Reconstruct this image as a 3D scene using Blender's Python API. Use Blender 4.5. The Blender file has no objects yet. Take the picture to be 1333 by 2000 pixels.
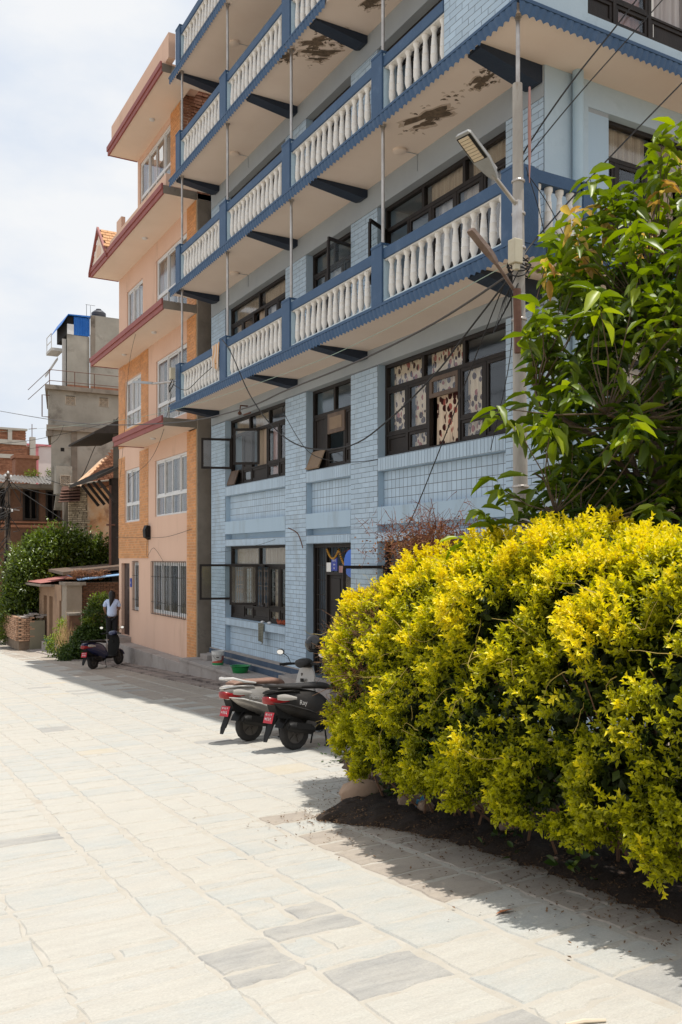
import bpy, math, random
import numpy as np
from mathutils import Vector, Matrix
random.seed(7); RNG = np.random.default_rng(11)
SC = bpy.context.scene
COL = SC.collection
R = math.radians

# ------------------------------------------------------------------ camera, sky, sun, exposure
cam = bpy.data.cameras.new('camera'); camo = bpy.data.objects.new('camera', cam); COL.objects.link(camo)
cam.sensor_fit = 'VERTICAL'; cam.sensor_height = 36; cam.sensor_width = 24
cam.lens = 1708 / 2000 * 36; cam.shift_y = 0.045; cam.clip_end = 2000; cam.clip_start = 0.05
camo.location = (0, 0, 1.65); camo.rotation_euler = (R(90), 0, R(-29.24))
SC.camera = camo

SUN = Vector((0.135, -0.105, 1.0)).normalized()
w = bpy.data.worlds.new('World'); SC.world = w; w.use_nodes = True
nt = w.node_tree; nt.nodes.clear()
out = nt.nodes.new('ShaderNodeOutputWorld'); bg = nt.nodes.new('ShaderNodeBackground')
sky = nt.nodes.new('ShaderNodeTexSky'); sky.sky_type = 'NISHITA'; sky.sun_disc = False
sky.sun_elevation = math.asin(SUN.z); sky.sun_rotation = math.atan2(SUN.x, SUN.y)
sky.dust_density = 4; sky.air_density = 1.2
tc = nt.nodes.new('ShaderNodeTexCoord')
mp = nt.nodes.new('ShaderNodeMapping'); mp.inputs['Scale'].default_value = (1, 1, 2.2)
nz = nt.nodes.new('ShaderNodeTexNoise'); nz.inputs['Scale'].default_value = 2.3; nz.inputs['Detail'].default_value = 7
nz.inputs['Roughness'].default_value = .55
cr = nt.nodes.new('ShaderNodeMapRange')
cr.inputs['From Min'].default_value = .45; cr.inputs['From Max'].default_value = .60
cr.inputs['To Min'].default_value = 0.0; cr.inputs['To Max'].default_value = 1.0
mx = nt.nodes.new('ShaderNodeMix'); mx.data_type = 'RGBA'
mx.inputs['Factor'].default_value = .9
cl = nt.nodes.new('ShaderNodeMix'); cl.data_type = 'RGBA'; cl.inputs['A'].default_value = (7.7, 8.35, 9.3, 1); cl.inputs['B'].default_value = (9.5, 9.6, 9.7, 1)
nt.links.new(tc.outputs['Generated'], mp.inputs['Vector']); nt.links.new(mp.outputs[0], nz.inputs['Vector'])
nt.links.new(nz.outputs['Fac'], cr.inputs['Value']); nt.links.new(cr.outputs[0], cl.inputs['Factor']); nt.links.new(cl.outputs['Result'], mx.inputs['B'])
nt.links.new(sky.outputs[0], mx.inputs['A']); nt.links.new(mx.outputs['Result'], bg.inputs['Color'])
bg.inputs['Strength'].default_value = 0.1
nt.links.new(bg.outputs[0], out.inputs['Surface'])
sl = bpy.data.lights.new('sun', 'SUN'); sl.energy = 4.5; sl.angle = R(.6); sl.color = (1, .96, .89)
so = bpy.data.objects.new('sun', sl); COL.objects.link(so)
so.rotation_euler = SUN.to_track_quat('Z', 'Y').to_euler(); so.location = (0, 0, 40)
SC.view_settings.view_transform = 'Standard'; SC.view_settings.look = 'None'
SC.view_settings.exposure = 0.06; SC.view_settings.gamma = 1
SC.view_settings.use_curve_mapping = False
SC.cycles.use_adaptive_sampling = True
SC.cycles.max_bounces = 8; SC.cycles.transparent_max_bounces = 12

# ------------------------------------------------------------------ materials
MATS = {}
def M(name, c1, c2=None, scale=3., rough=.7, bump=0., bscale=None, metal=0., spec=.4, stain=None, sscale=1., samt=.5,
      stretch=(1, 1, 1), detail=6, rnd=0., coat=0., sthr=.55, c2mid=.5):
    if name in MATS: return MATS[name]
    m = bpy.data.materials.new(name); m.use_nodes = True; t = m.node_tree; n = t.nodes; L = t.links
    p = n['Principled BSDF']
    p.inputs['Roughness'].default_value = rough; p.inputs['Metallic'].default_value = metal
    p.inputs['Specular IOR Level'].default_value = spec; p.inputs['Coat Weight'].default_value = coat
    g = n.new('ShaderNodeNewGeometry'); mpn = n.new('ShaderNodeMapping'); mpn.inputs['Scale'].default_value = stretch
    L.new(g.outputs['Position'], mpn.inputs['Vector'])
    col = None
    if c2 is not None:
        a = n.new('ShaderNodeTexNoise'); a.inputs['Scale'].default_value = scale; a.inputs['Detail'].default_value = detail
        a.inputs['Roughness'].default_value = .62
        L.new(mpn.outputs[0], a.inputs['Vector'])
        r = n.new('ShaderNodeMapRange'); r.inputs['From Min'].default_value = c2mid - .18; r.inputs['From Max'].default_value = c2mid + .2
        L.new(a.outputs['Fac'], r.inputs['Value'])
        mxx = n.new('ShaderNodeMix'); mxx.data_type = 'RGBA'
        mxx.inputs['A'].default_value = (*c1, 1); mxx.inputs['B'].default_value = (*c2, 1)
        L.new(r.outputs[0], mxx.inputs['Factor']); col = mxx.outputs['Result']
    if stain is not None:
        a = n.new('ShaderNodeTexNoise'); a.inputs['Scale'].default_value = sscale; a.inputs['Detail'].default_value = 9
        a.inputs['Roughness'].default_value = .68; a.inputs['Distortion'].default_value = .3
        L.new(mpn.outputs[0], a.inputs['Vector'])
        r = n.new('ShaderNodeMapRange'); r.inputs['From Min'].default_value = sthr; r.inputs['From Max'].default_value = sthr + .14
        r.inputs['To Max'].default_value = samt
        L.new(a.outputs['Fac'], r.inputs['Value'])
        mxx = n.new('ShaderNodeMix'); mxx.data_type = 'RGBA'
        if col: L.new(col, mxx.inputs['A'])
        else: mxx.inputs['A'].default_value = (*c1, 1)
        mxx.inputs['B'].default_value = (*stain, 1)
        L.new(r.outputs[0], mxx.inputs['Factor']); col = mxx.outputs['Result']
    if rnd:
        oi = n.new('ShaderNodeObjectInfo'); r = n.new('ShaderNodeMapRange')
        r.inputs['To Min'].default_value = 1 - rnd; r.inputs['To Max'].default_value = 1 + rnd
        at = n.new('ShaderNodeAttribute'); at.attribute_name = 'tint'
        ad = n.new('ShaderNodeMath'); ad.operation = 'ADD'
        L.new(oi.outputs['Random'], ad.inputs[0]); L.new(at.outputs['Fac'], ad.inputs[1])
        fr = n.new('ShaderNodeMath'); fr.operation = 'FRACT'; L.new(ad.outputs[0], fr.inputs[0])
        L.new(fr.outputs[0], r.inputs['Value'])
        hv = n.new('ShaderNodeHueSaturation')
        L.new(r.outputs[0], hv.inputs['Value'])
        if col: L.new(col, hv.inputs['Color'])
        else: hv.inputs['Color'].default_value = (*c1, 1)
        col = hv.outputs['Color']
    if col: L.new(col, p.inputs['Base Color'])
    else: p.inputs['Base Color'].default_value = (*c1, 1)
    if bump:
        a = n.new('ShaderNodeTexNoise'); a.inputs['Scale'].default_value = bscale or scale * 6; a.inputs['Detail'].default_value = 8
        a.inputs['Roughness'].default_value = .6
        L.new(mpn.outputs[0], a.inputs['Vector'])
        b = n.new('ShaderNodeBump'); b.inputs['Strength'].default_value = bump; b.inputs['Distance'].default_value = .02
        L.new(a.outputs['Fac'], b.inputs['Height']); L.new(b.outputs[0], p.inputs['Normal'])
    MATS[name] = m; return m

def leaf_mat(name, ca, cb, trans=.35, rough=.45, cc=None, spec=.4):
    if name in MATS: return MATS[name]
    m = bpy.data.materials.new(name); m.use_nodes = True; t = m.node_tree; n = t.nodes; L = t.links
    p = n['Principled BSDF']; o = n['Material Output']
    p.inputs['Roughness'].default_value = rough; p.inputs['Specular IOR Level'].default_value = spec
    at = n.new('ShaderNodeAttribute'); at.attribute_name = 'tint'
    r = n.new('ShaderNodeValToRGB'); r.color_ramp.elements[0].color = (*ca, 1); r.color_ramp.elements[1].color = (*cb, 1)
    if cc:
        e = r.color_ramp.elements.new(.86); e.color = (*cb, 1); r.color_ramp.elements[-1].color = (*cc, 1)
    L.new(at.outputs['Fac'], r.inputs['Fac']); L.new(r.outputs[0], p.inputs['Base Color'])
    tr = n.new('ShaderNodeBsdfTranslucent'); ms = n.new('ShaderNodeMixShader'); ms.inputs[0].default_value = trans
    hs = n.new('ShaderNodeHueSaturation'); hs.inputs['Value'].default_value = 1.3; hs.inputs['Saturation'].default_value = 1.1
    L.new(r.outputs[0], hs.inputs['Color']); L.new(hs.outputs[0], tr.inputs['Color'])
    L.new(p.outputs[0], ms.inputs[1]); L.new(tr.outputs[0], ms.inputs[2]); L.new(ms.outputs[0], o.inputs['Surface'])
    MATS[name] = m; return m

def glass_mat(name, tint=(.75, .8, .8), refl=1.0):
    if name in MATS: return MATS[name]
    m = bpy.data.materials.new(name); m.use_nodes = True; t = m.node_tree; n = t.nodes; L = t.links
    n.remove(n['Principled BSDF']); o = n['Material Output']
    tr = n.new('ShaderNodeBsdfTransparent'); tr.inputs[0].default_value = (*tint, 1)
    gl = n.new('ShaderNodeBsdfGlossy'); gl.inputs['Roughness'].default_value = .10; gl.inputs[0].default_value = (.9, .92, .95, 1)
    fr = n.new('ShaderNodeLayerWeight'); fr.inputs[0].default_value = .5
    pw = n.new('ShaderNodeMath'); pw.operation = 'POWER'; pw.inputs[1].default_value = 4; L.new(fr.outputs['Facing'], pw.inputs[0])
    mu = n.new('ShaderNodeMath'); mu.operation = 'MULTIPLY_ADD'; mu.inputs[1].default_value = .5 * refl; mu.inputs[2].default_value = .045; mu.use_clamp = True
    ms = n.new('ShaderNodeMixShader'); L.new(pw.outputs[0], mu.inputs[0]); L.new(mu.outputs[0], ms.inputs[0])
    L.new(tr.outputs[0], ms.inputs[1]); L.new(gl.outputs[0], ms.inputs[2]); L.new(ms.outputs[0], o.inputs['Surface'])
    MATS[name] = m; return m

def curtain_mat(name, base, kind):
    m = bpy.data.materials.new(name); m.use_nodes = True; t = m.node_tree; n = t.nodes; L = t.links
    p = n['Principled BSDF']; p.inputs['Roughness'].default_value = .9; p.inputs['Specular IOR Level'].default_value = .1
    g = n.new('ShaderNodeNewGeometry'); mpn = n.new('ShaderNodeMapping')
    L.new(g.outputs['Position'], mpn.inputs['Vector'])
    if kind == 'leaf':
        mpn.inputs['Scale'].default_value = (.01, 16, 8.5); mpn.inputs['Rotation'].default_value = (R(28), 0, 0)
        v = n.new('ShaderNodeTexVoronoi'); v.inputs['Scale'].default_value = 1.0; v.inputs['Randomness'].default_value = .75
        L.new(mpn.outputs[0], v.inputs['Vector'])
        r = n.new('ShaderNodeMath'); r.operation = 'LESS_THAN'; r.inputs[1].default_value = .47
        L.new(v.outputs['Distance'], r.inputs[0])
        c = n.new('ShaderNodeValToRGB'); c.color_ramp.interpolation = 'CONSTANT'
        c.color_ramp.elements[0].color = (.06, .02, .018, 1); c.color_ramp.elements[1].color = (.35, .1, .08, 1)
        c.color_ramp.elements[1].position = .62
        e = c.color_ramp.elements.new(.85); e.color = (*base, 1)
        L.new(v.outputs['Color'], c.inputs['Fac'])
        mm = n.new('ShaderNodeMix'); mm.data_type = 'RGBA'; mm.inputs['A'].default_value = (*base, 1)
        L.new(r.outputs[0], mm.inputs['Factor']); L.new(c.outputs[0], mm.inputs['B'])
        L.new(mm.outputs['Result'], p.inputs['Base Color'])
    else:
        mpn.inputs['Scale'].default_value = (14, 14, .3)
        a = n.new('ShaderNodeTexNoise'); a.inputs['Scale'].default_value = 1.5; L.new(mpn.outputs[0], a.inputs['Vector'])
        mm = n.new('ShaderNodeMix'); mm.data_type = 'RGBA'; mm.inputs['A'].default_value = (*base, 1)
        mm.inputs['B'].default_value = (base[0] * .45, base[1] * .38, base[2] * .36, 1)
        L.new(a.outputs['Fac'], mm.inputs['Factor']); L.new(mm.outputs['Result'], p.inputs['Base Color'])
    MATS[name] = m; return m

def slate(name, c1, c2, dust, seed, damt=.75):
    m = bpy.data.materials.new(name); m.use_nodes = True; t = m.node_tree; n = t.nodes; L = t.links; p = n['Principled BSDF']
    p.inputs['Specular IOR Level'].default_value = .3
    g = n.new('ShaderNodeNewGeometry')
    def tex(sc, stretch, det=8, rough=.65, dist=0.):
        mp_ = n.new('ShaderNodeMapping'); mp_.inputs['Scale'].default_value = stretch; mp_.inputs['Location'].default_value = (seed * 3.7, seed * 1.3, 0); mp_.inputs['Rotation'].default_value = (0, 0, R(12 * seed - 20))
        L.new(g.outputs['Position'], mp_.inputs['Vector']); a = n.new('ShaderNodeTexNoise'); a.inputs['Scale'].default_value = sc; a.inputs['Detail'].default_value = det; a.inputs['Roughness'].default_value = rough; a.inputs['Distortion'].default_value = dist
        L.new(mp_.outputs[0], a.inputs['Vector']); return a.outputs['Fac']
    def rng(v, a, b, c=0., d=1.):
        r = n.new('ShaderNodeMapRange'); r.inputs[1].default_value = a; r.inputs[2].default_value = b; r.inputs[3].default_value = c; r.inputs[4].default_value = d; L.new(v, r.inputs[0]); return r.outputs[0]
    def mix(f, A, B, mode='MIX'):
        x = n.new('ShaderNodeMix'); x.data_type = 'RGBA'; x.blend_type = mode
        if isinstance(f, float): x.inputs['Factor'].default_value = f
        else: L.new(f, x.inputs['Factor'])
        for nm, v in (('A', A), ('B', B)):
            if isinstance(v, tuple): x.inputs[nm].default_value = (*v, 1)
            else: L.new(v, x.inputs[nm])
        return x.outputs['Result']
    streak = tex(3.2, (.9, 5.5, 1), 10, .7, .4); fine = tex(70, (1, 2.2, 1), 6, .7); blot = tex(2.6, (1, 1.4, 1), 10, .72, .2); crack = tex(9, (1, 4, 1), 10, .75, 1.2); pit = tex(38, (1, 1, 1), 4, .6)
    col = mix(rng(streak, .33, .67), c1, c2); col = mix(rng(blot, .38, .66, 0., damt), col, dust)
    col = mix(1., col, mix(rng(fine, .3, .7), (.86, .855, .85), (1.12, 1.115, 1.10)), 'MULTIPLY')
    col = mix(rng(pit, .68, .74, 0., .55), col, (.17, .14, .11))
    L.new(col, p.inputs['Base Color']); L.new(rng(streak, .3, .7, .6, .9), p.inputs['Roughness'])
    b1 = n.new('ShaderNodeBump'); b1.inputs['Strength'].default_value = .45; b1.inputs['Distance'].default_value = .012; L.new(crack, b1.inputs['Height'])
    b2 = n.new('ShaderNodeBump'); b2.inputs['Strength'].default_value = .35; b2.inputs['Distance'].default_value = .004; L.new(fine, b2.inputs['Height']); L.new(b1.outputs[0], b2.inputs['Normal']); L.new(b2.outputs[0], p.inputs['Normal'])
    MATS[name] = m; return m
m_bblue = M('light_blue_paint', (.38, .495, .60), (.41, .53, .635), 2., .75, .12, 25, stain=(.29, .35, .39), sscale=1.8, samt=.7, stretch=(1, 1, .16))
m_brick_blue = M('blue_painted_brick', (.385, .495, .60), (.43, .54, .645), 1.2, .6, .10, 30, rnd=.08, stain=(.31, .36, .39), sscale=1.5, samt=.65, stretch=(1, 1, .35))
m_tile_blue = M('blue_painted_tile', (.395, .505, .61), (.44, .55, .65), 1.2, .5, .05, 30, rnd=.07, stain=(.33, .39, .43), sscale=1.3, samt=.45)
m_joint_blue = M('dark_blue_joint', (.19, .20, .22), (.16, .17, .19), 4., .9)
m_navy = M('navy_paint', (.035, .078, .155), (.045, .095, .18), 3., .6, .25, 40, stain=(.10, .15, .24), sscale=3, samt=.4)
m_navyd = M('dark_navy_beam_paint', (.012, .022, .042), (.02, .03, .05), 3., .6, .2, 30)
m_soffit = M('cream_soffit_plaster', (.70, .57, .48), (.75, .63, .54), .8, .85, .08, 20)
m_grey_band = M('grey_blue_wall_paint', (.31, .34, .37), (.35, .385, .41), 1.2, .8, .08, 20)
m_damp = M('damp_stain_plaster', (.075, .055, .038), (.19, .13, .085), 12., .9, .5, 40)
m_balu = M('white_baluster_paint', (.72, .69, .65), (.78, .75, .71), 6., .6, .06, 40, stain=(.5, .36, .26), sscale=5, samt=.4, sthr=.6)
m_curb = M('pale_blue_curb', (.55, .65, .70), (.50, .60, .66), 6., .7)
m_steel = M('galvanised_steel', (.55, .52, .49), (.38, .34, .31), 5., .4, metal=.7)
m_wood = M('dark_window_wood', (.009, .006, .0045), (.022, .014, .010), 6., .6, .25, 40, stretch=(1, 1, .2))
m_wood2 = M('brown_panel_wood', (.10, .065, .045), (.15, .10, .07), 6., .6, .2, 40, stretch=(1, 1, .2))
m_dark = M('dark_room', (.012, .010, .009), rough=.95)  # near black: darkness of unlit rooms put into the colour; also black print
m_glass = glass_mat('window_glass', (.94, .95, .94), 1.0)
m_glassd = glass_mat('dark_window_glass', (.35, .36, .34), 1.1)
m_cleaf = curtain_mat('leaf_print_curtain', (.72, .58, .44), 'leaf')
m_cplain = curtain_mat('cream_curtain', (.62, .52, .41), 'plain')
m_cpink = curtain_mat('pink_curtain', (.55, .33, .30), 'plain')
m_cwhite = curtain_mat('white_curtain', (.62, .60, .60), 'plain')
m_cream = M('peach_wall_paint', (.67, .44, .325), (.71, .48, .36), 1., .8, .06, 25, stain=(.48, .31, .21), sscale=1.6, samt=.5, stretch=(1, 1, .25))
m_cream2 = M('pale_peach_soffit', (.74, .60, .49), (.78, .64, .53), 1., .8, .04, 25)
m_otile = M('orange_brick_tile', (.56, .25, .09), (.62, .29, .11), 3., .6, .1, 30, rnd=.14)
m_ogrout = M('pale_orange_grout', (.66, .47, .30), rough=.9)
m_red = M('maroon_fascia_paint', (.25, .065, .055), (.30, .085, .07), 3., .6, .1, 30)
m_white = M('white_window_frame', (.70, .70, .70), (.62, .61, .60), 5., .45)
m_conc = M('weathered_concrete', (.17, .14, .11), (.26, .22, .18), 1.6, .9, .3, 18, stain=(.06, .05, .04), sscale=1.4, samt=.7)
m_concl = M('grey_step_concrete', (.30, .26, .235), (.38, .34, .31), 1.8, .9, .3, 22, stain=(.15, .115, .1), sscale=1.6, samt=.6)
m_stucco = M('aged_grey_stucco', (.25, .23, .195), (.38, .35, .30), .7, .9, .25, 9, stain=(.13, .11, .09), sscale=.75, samt=.8, detail=9)
m_redbrick = M('old_red_brick', (.28, .115, .065), (.40, .19, .11), 5., .9, .3, 30, rnd=.25)
m_brickd = M('dark_brown_brick', (.13, .065, .04), (.19, .10, .06), 5., .9, .3, 30, rnd=.25)
m_mortar = M('sandy_mortar', (.34, .28, .22), (.42, .36, .28), 4., .95, .2, 30)
m_mud = M('mud_mortar', (.16, .12, .085), (.24, .18, .13), 4., .95, .3, 20)
m_rust = M('rusty_steel', (.10, .045, .03), (.16, .08, .055), 8., .8, .2, 40)
m_black = M('black_plastic', (.010, .0095, .009), rough=.55, spec=.2)
m_rubber = M('tyre_rubber', (.022, .020, .019), (.034, .031, .028), 20, .8)
m_cable = M('black_cable', (.015, .013, .012), rough=.6)
m_cablel = M('pale_cable', (.30, .38, .30), rough=.6)
m_dirt = M('dark_soil', (.020, .013, .009), (.045, .029, .020), 9, .95, .8, 30)
m_litter = M('dry_leaf_litter', (.10, .055, .03), (.17, .10, .05), 8, .9, rnd=.4)

# ------------------------------------------------------------------ mesh building
OFF = {}
def off_of(o):
    return OFF.get(o.name, Vector((0, 0, 0)))
class MB:
    def __init__(s): s.v = []; s.f = []
    def hexa(s, p):
        b = len(s.v); s.v += [tuple(q) for q in p]
        s.f += [(b, b + 3, b + 2, b + 1), (b + 4, b + 5, b + 6, b + 7), (b, b + 1, b + 5, b + 4), (b + 1, b + 2, b + 6, b + 5), (b + 2, b + 3, b + 7, b + 6), (b + 3, b, b + 4, b + 7)]
        return s
    def box(s, x0, x1, y0, y1, z0, z1):
        if x0 > x1: x0, x1 = x1, x0
        if y0 > y1: y0, y1 = y1, y0
        if z0 > z1: z0, z1 = z1, z0
        return s.hexa([(x0, y0, z0), (x1, y0, z0), (x1, y1, z0), (x0, y1, z0), (x0, y0, z1), (x1, y0, z1), (x1, y1, z1), (x0, y1, z1)])
    def bar(s, a, b, wd, ht=None):
        a = Vector(a); b = Vector(b); d = (b - a).normalized(); ht = ht or wd
        up = Vector((0, 0, 1)) if abs(d.z) < .95 else Vector((1, 0, 0))
        u = d.cross(up).normalized() * wd / 2; v = u.cross(d).normalized() * ht / 2
        return s.hexa([a - u - v, a + u - v, b + u - v, b - u - v, a - u + v, a + u + v, b + u + v, b - u + v])
    def poly(s, pts):
        b = len(s.v); s.v += [tuple(p) for p in pts]; s.f.append(tuple(range(b, b + len(pts)))); return s
    def prism(s, pts, d):
        d = Vector(d); n = len(pts); b = len(s.v); s.v += [tuple(p) for p in pts] + [tuple(Vector(p) + d) for p in pts]
        s.f.append(tuple(range(b + n - 1, b - 1, -1))); s.f.append(tuple(range(b + n, b + 2 * n)))
        for i in range(n): j = (i + 1) % n; s.f.append((b + i, b + j, b + n + j, b + n + i))
        return s
    def tube(s, pts, r, n=8, caps=True):
        pts = [Vector(p) for p in pts]; rs = r if isinstance(r, (list, tuple)) else [r] * len(pts)
        b = len(s.v); pu = None
        for i, p in enumerate(pts):
            d = (pts[min(i + 1, len(pts) - 1)] - pts[max(i - 1, 0)]).normalized()
            if pu is None:
                u = d.cross(Vector((0, 0, 1)))
                if u.length < .05: u = d.cross(Vector((1, 0, 0)))
            else: u = pu - d * pu.dot(d)
            u.normalize(); pu = u; v = d.cross(u)
            for k in range(n):
                a = 2 * math.pi * k / n; s.v.append(tuple(p + (u * math.cos(a) + v * math.sin(a)) * rs[i]))
        for i in range(len(pts) - 1):
            for k in range(n):
                k2 = (k + 1) % n; s.f.append((b + i * n + k, b + i * n + k2, b + (i + 1) * n + k2, b + (i + 1) * n + k))
        if caps:
            s.f.append(tuple(range(b + n - 1, b - 1, -1))); e = b + (len(pts) - 1) * n; s.f.append(tuple(range(e, e + n)))
        return s
    def lathe(s, c, prof, n=12, ax='z', caps=True):
        c = Vector(c); b = len(s.v)
        for (r, h) in prof:
            for k in range(n):
                a = 2 * math.pi * (k + .5) / n; ca, sa = math.cos(a) * r, math.sin(a) * r
                q = {'z': (ca, sa, h), 'y': (ca, h, sa), 'x': (h, ca, sa)}[ax]; s.v.append(tuple(c + Vector(q)))
        m = len(prof)
        for i in range(m - 1):
            for k in range(n):
                k2 = (k + 1) % n; s.f.append((b + i * n + k, b + i * n + k2, b + (i + 1) * n + k2, b + (i + 1) * n + k))
        if caps:
            s.f.append(tuple(range(b + n - 1, b - 1, -1))); e = b + (m - 1) * n; s.f.append(tuple(range(e, e + n)))
        return s
    def loft(s, secs, n=14, ex=2.6):
        # secs: (x, zc, half width, half height[, yc])
        b = len(s.v)
        for q in secs:
            x, zc, hw, hh = q[:4]; yc = q[4] if len(q) > 4 else 0; tilt = q[5] if len(q) > 5 else 0
            for k in range(n):
                a = 2 * math.pi * k / n; c_, s_ = math.cos(a), math.sin(a)
                yy = math.copysign(abs(c_) ** (2 / ex), c_) * hw; zz = math.copysign(abs(s_) ** (2 / ex), s_) * hh
                s.v.append((x + zz * tilt, yc + yy, zc + zz))
        for i in range(len(secs) - 1):
            for k in range(n):
                k2 = (k + 1) % n; s.f.append((b + i * n + k, b + i * n + k2, b + (i + 1) * n + k2, b + (i + 1) * n + k))
        s.f.append(tuple(range(b + n - 1, b - 1, -1))); e = b + (len(secs) - 1) * n; s.f.append(tuple(range(e, e + n)))
        return s
    def grid(s, fn, nu, nv):
        b = len(s.v)
        for i in range(nu + 1):
            for j in range(nv + 1): s.v.append(tuple(fn(i / nu, j / nv)))
        for i in range(nu):
            for j in range(nv):
                a = b + i * (nv + 1) + j; s.f.append((a, a + nv + 1, a + nv + 2, a + 1))
        return s
    def build(s, name, mat, parent=None, kind=None, smooth=False, bevel=0, loc=None, label=None):
        o_ = off_of(parent) if parent else Vector((0, 0, 0))
        if loc is not None and parent is None: o_ = Vector(loc)
        me = bpy.data.meshes.new(name)
        me.from_pydata([(a[0] - o_[0], a[1] - o_[1], a[2] - o_[2]) for a in s.v], [], s.f)
        me.materials.append(mat)
        if smooth:
            me.polygons.foreach_set('use_smooth', [True] * len(me.polygons))
            try: me.set_sharp_from_angle(angle=R(42))
            except Exception: pass
        me.update()
        o = bpy.data.objects.new(name, me); COL.objects.link(o)
        if parent: o.parent = parent; OFF[o.name] = off_of(parent)
        else:
            OFF[o.name] = o_; o.location = o_
        if kind: o['kind'] = kind
        if label: o['label'] = label
        if bevel:
            m = o.modifiers.new('bevel', 'BEVEL'); m.width = bevel; m.segments = 2; m.limit_method = 'ANGLE'
        return o
def tag(o, label, cat, group=None):
    o['label'] = label; o['category'] = cat
    if group: o['group'] = group
    return o
def thing(name, label, cat, loc=(0, 0, 0), rz=0, group=None, local=False):
    o = bpy.data.objects.new(name, None); COL.objects.link(o); o.empty_display_size = .2
    o.location = loc; o.rotation_euler = (0, 0, rz); tag(o, label, cat, group)
    OFF[o.name] = Vector((0, 0, 0)) if local else Vector(loc)
    return o
def copyo(o, parent):
    c = o.copy(); COL.objects.link(c); c.parent = parent; return c

class Fr:
    """wall frame: u runs left to right as seen from outside, w into the wall"""
    def __init__(s, kind, a, b): s.k = kind; s.a = a; s.b = b
    def p(s, u, w_, z):
        return (s.a + w_, s.b - u, z) if s.k == 'X' else (s.a + u, s.b + w_, z)
    def box(s, mb, u0, u1, w0, w1, z0, z1):
        p = s.p(u0, w0, z0); q = s.p(u1, w1, z1); return mb.box(p[0], q[0], p[1], q[1], p[2], q[2])

CAMP = Vector((0, 0, 1.65)); FW = Vector((math.sin(R(29.24)), math.cos(R(29.24)), 0)); RT = Vector((FW.y, -FW.x, 0))
def inview(p, m=1.04):
    v = Vector(p) - CAMP; d = v.dot(FW)
    if d < .3: return False
    x = v.dot(RT) / d * 1708; y = v.z / d * 1708
    return -666 * m < x < 667 * m and -910 * m < y < 1090 * m

def unit_cube(name, mat, jig=0):
    mb = MB().box(-.5, .5, -.5, .5, -.5, .5)
    me = bpy.data.meshes.new(name); me.from_pydata(mb.v, [], mb.f); me.materials.append(mat); return me
def lay(parent, name, stuffname, boxes, mat, n_obj=300, hidden=None, meshes=None):
    """boxes: (cx,cy,cz,sx,sy,sz). the nearest in view become single parts, the rest one stuff part"""
    off = off_of(parent)
    def key(b):
        d = (Vector(b[:3]) - CAMP).length
        v = inview(b[:3]) and not (hidden and hidden(b))
        return (0 if v else 1, d)
    bs = sorted(boxes, key=key); me = unit_cube(name, mat)
    for b in bs[:n_obj]:
        o = bpy.data.objects.new(name, me); COL.objects.link(o); o.parent = parent
        o.location = Vector(b[:3]) - off; o.scale = b[3:6]
        if len(b) > 6: o.rotation_euler = b[6]
    rest = bs[n_obj:]
    if rest:
        mb = MB()
        for b in rest:
            mb.box(b[0] - b[3] / 2, b[0] + b[3] / 2, b[1] - b[4] / 2, b[1] + b[4] / 2, b[2] - b[5] / 2, b[2] + b[5] / 2)
        o = mb.build(stuffname, mat, parent, kind='stuff')
        at = o.data.attributes.new('tint', 'FLOAT', 'POINT')
        at.data.foreach_set('value', np.repeat(RNG.random(len(rest)), 8).astype(np.float32))

def bond(fr, u0, u1, z0, z1, bl, bh, gap, wface, th, stack=False, jit=0.):
    """running-bond (or stacked) rectangles proud of the wall"""
    out_ = []; r = 0; z = z0
    while z < z1 - .012:
        zz = min(z + bh - gap, z1 - gap * .5); u = u0 - (0 if (stack or r % 2 == 0) else bl / 2)
        while u < u1 - .01:
            a = max(u, u0) + gap / 2; b = min(u + bl, u1) - gap / 2
            if b - a > .02 and zz - z > .012:
                j = random.uniform(-jit, jit)
                p = fr.p((a + b) / 2, wface + th / 2 + j, (z + zz) / 2)
                if fr.k == 'X': out_.append((*p, th, b - a, zz - z))
                else: out_.append((*p, b - a, th, zz - z))
            u += bl
        z += bh; r += 1
    return out_

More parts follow.
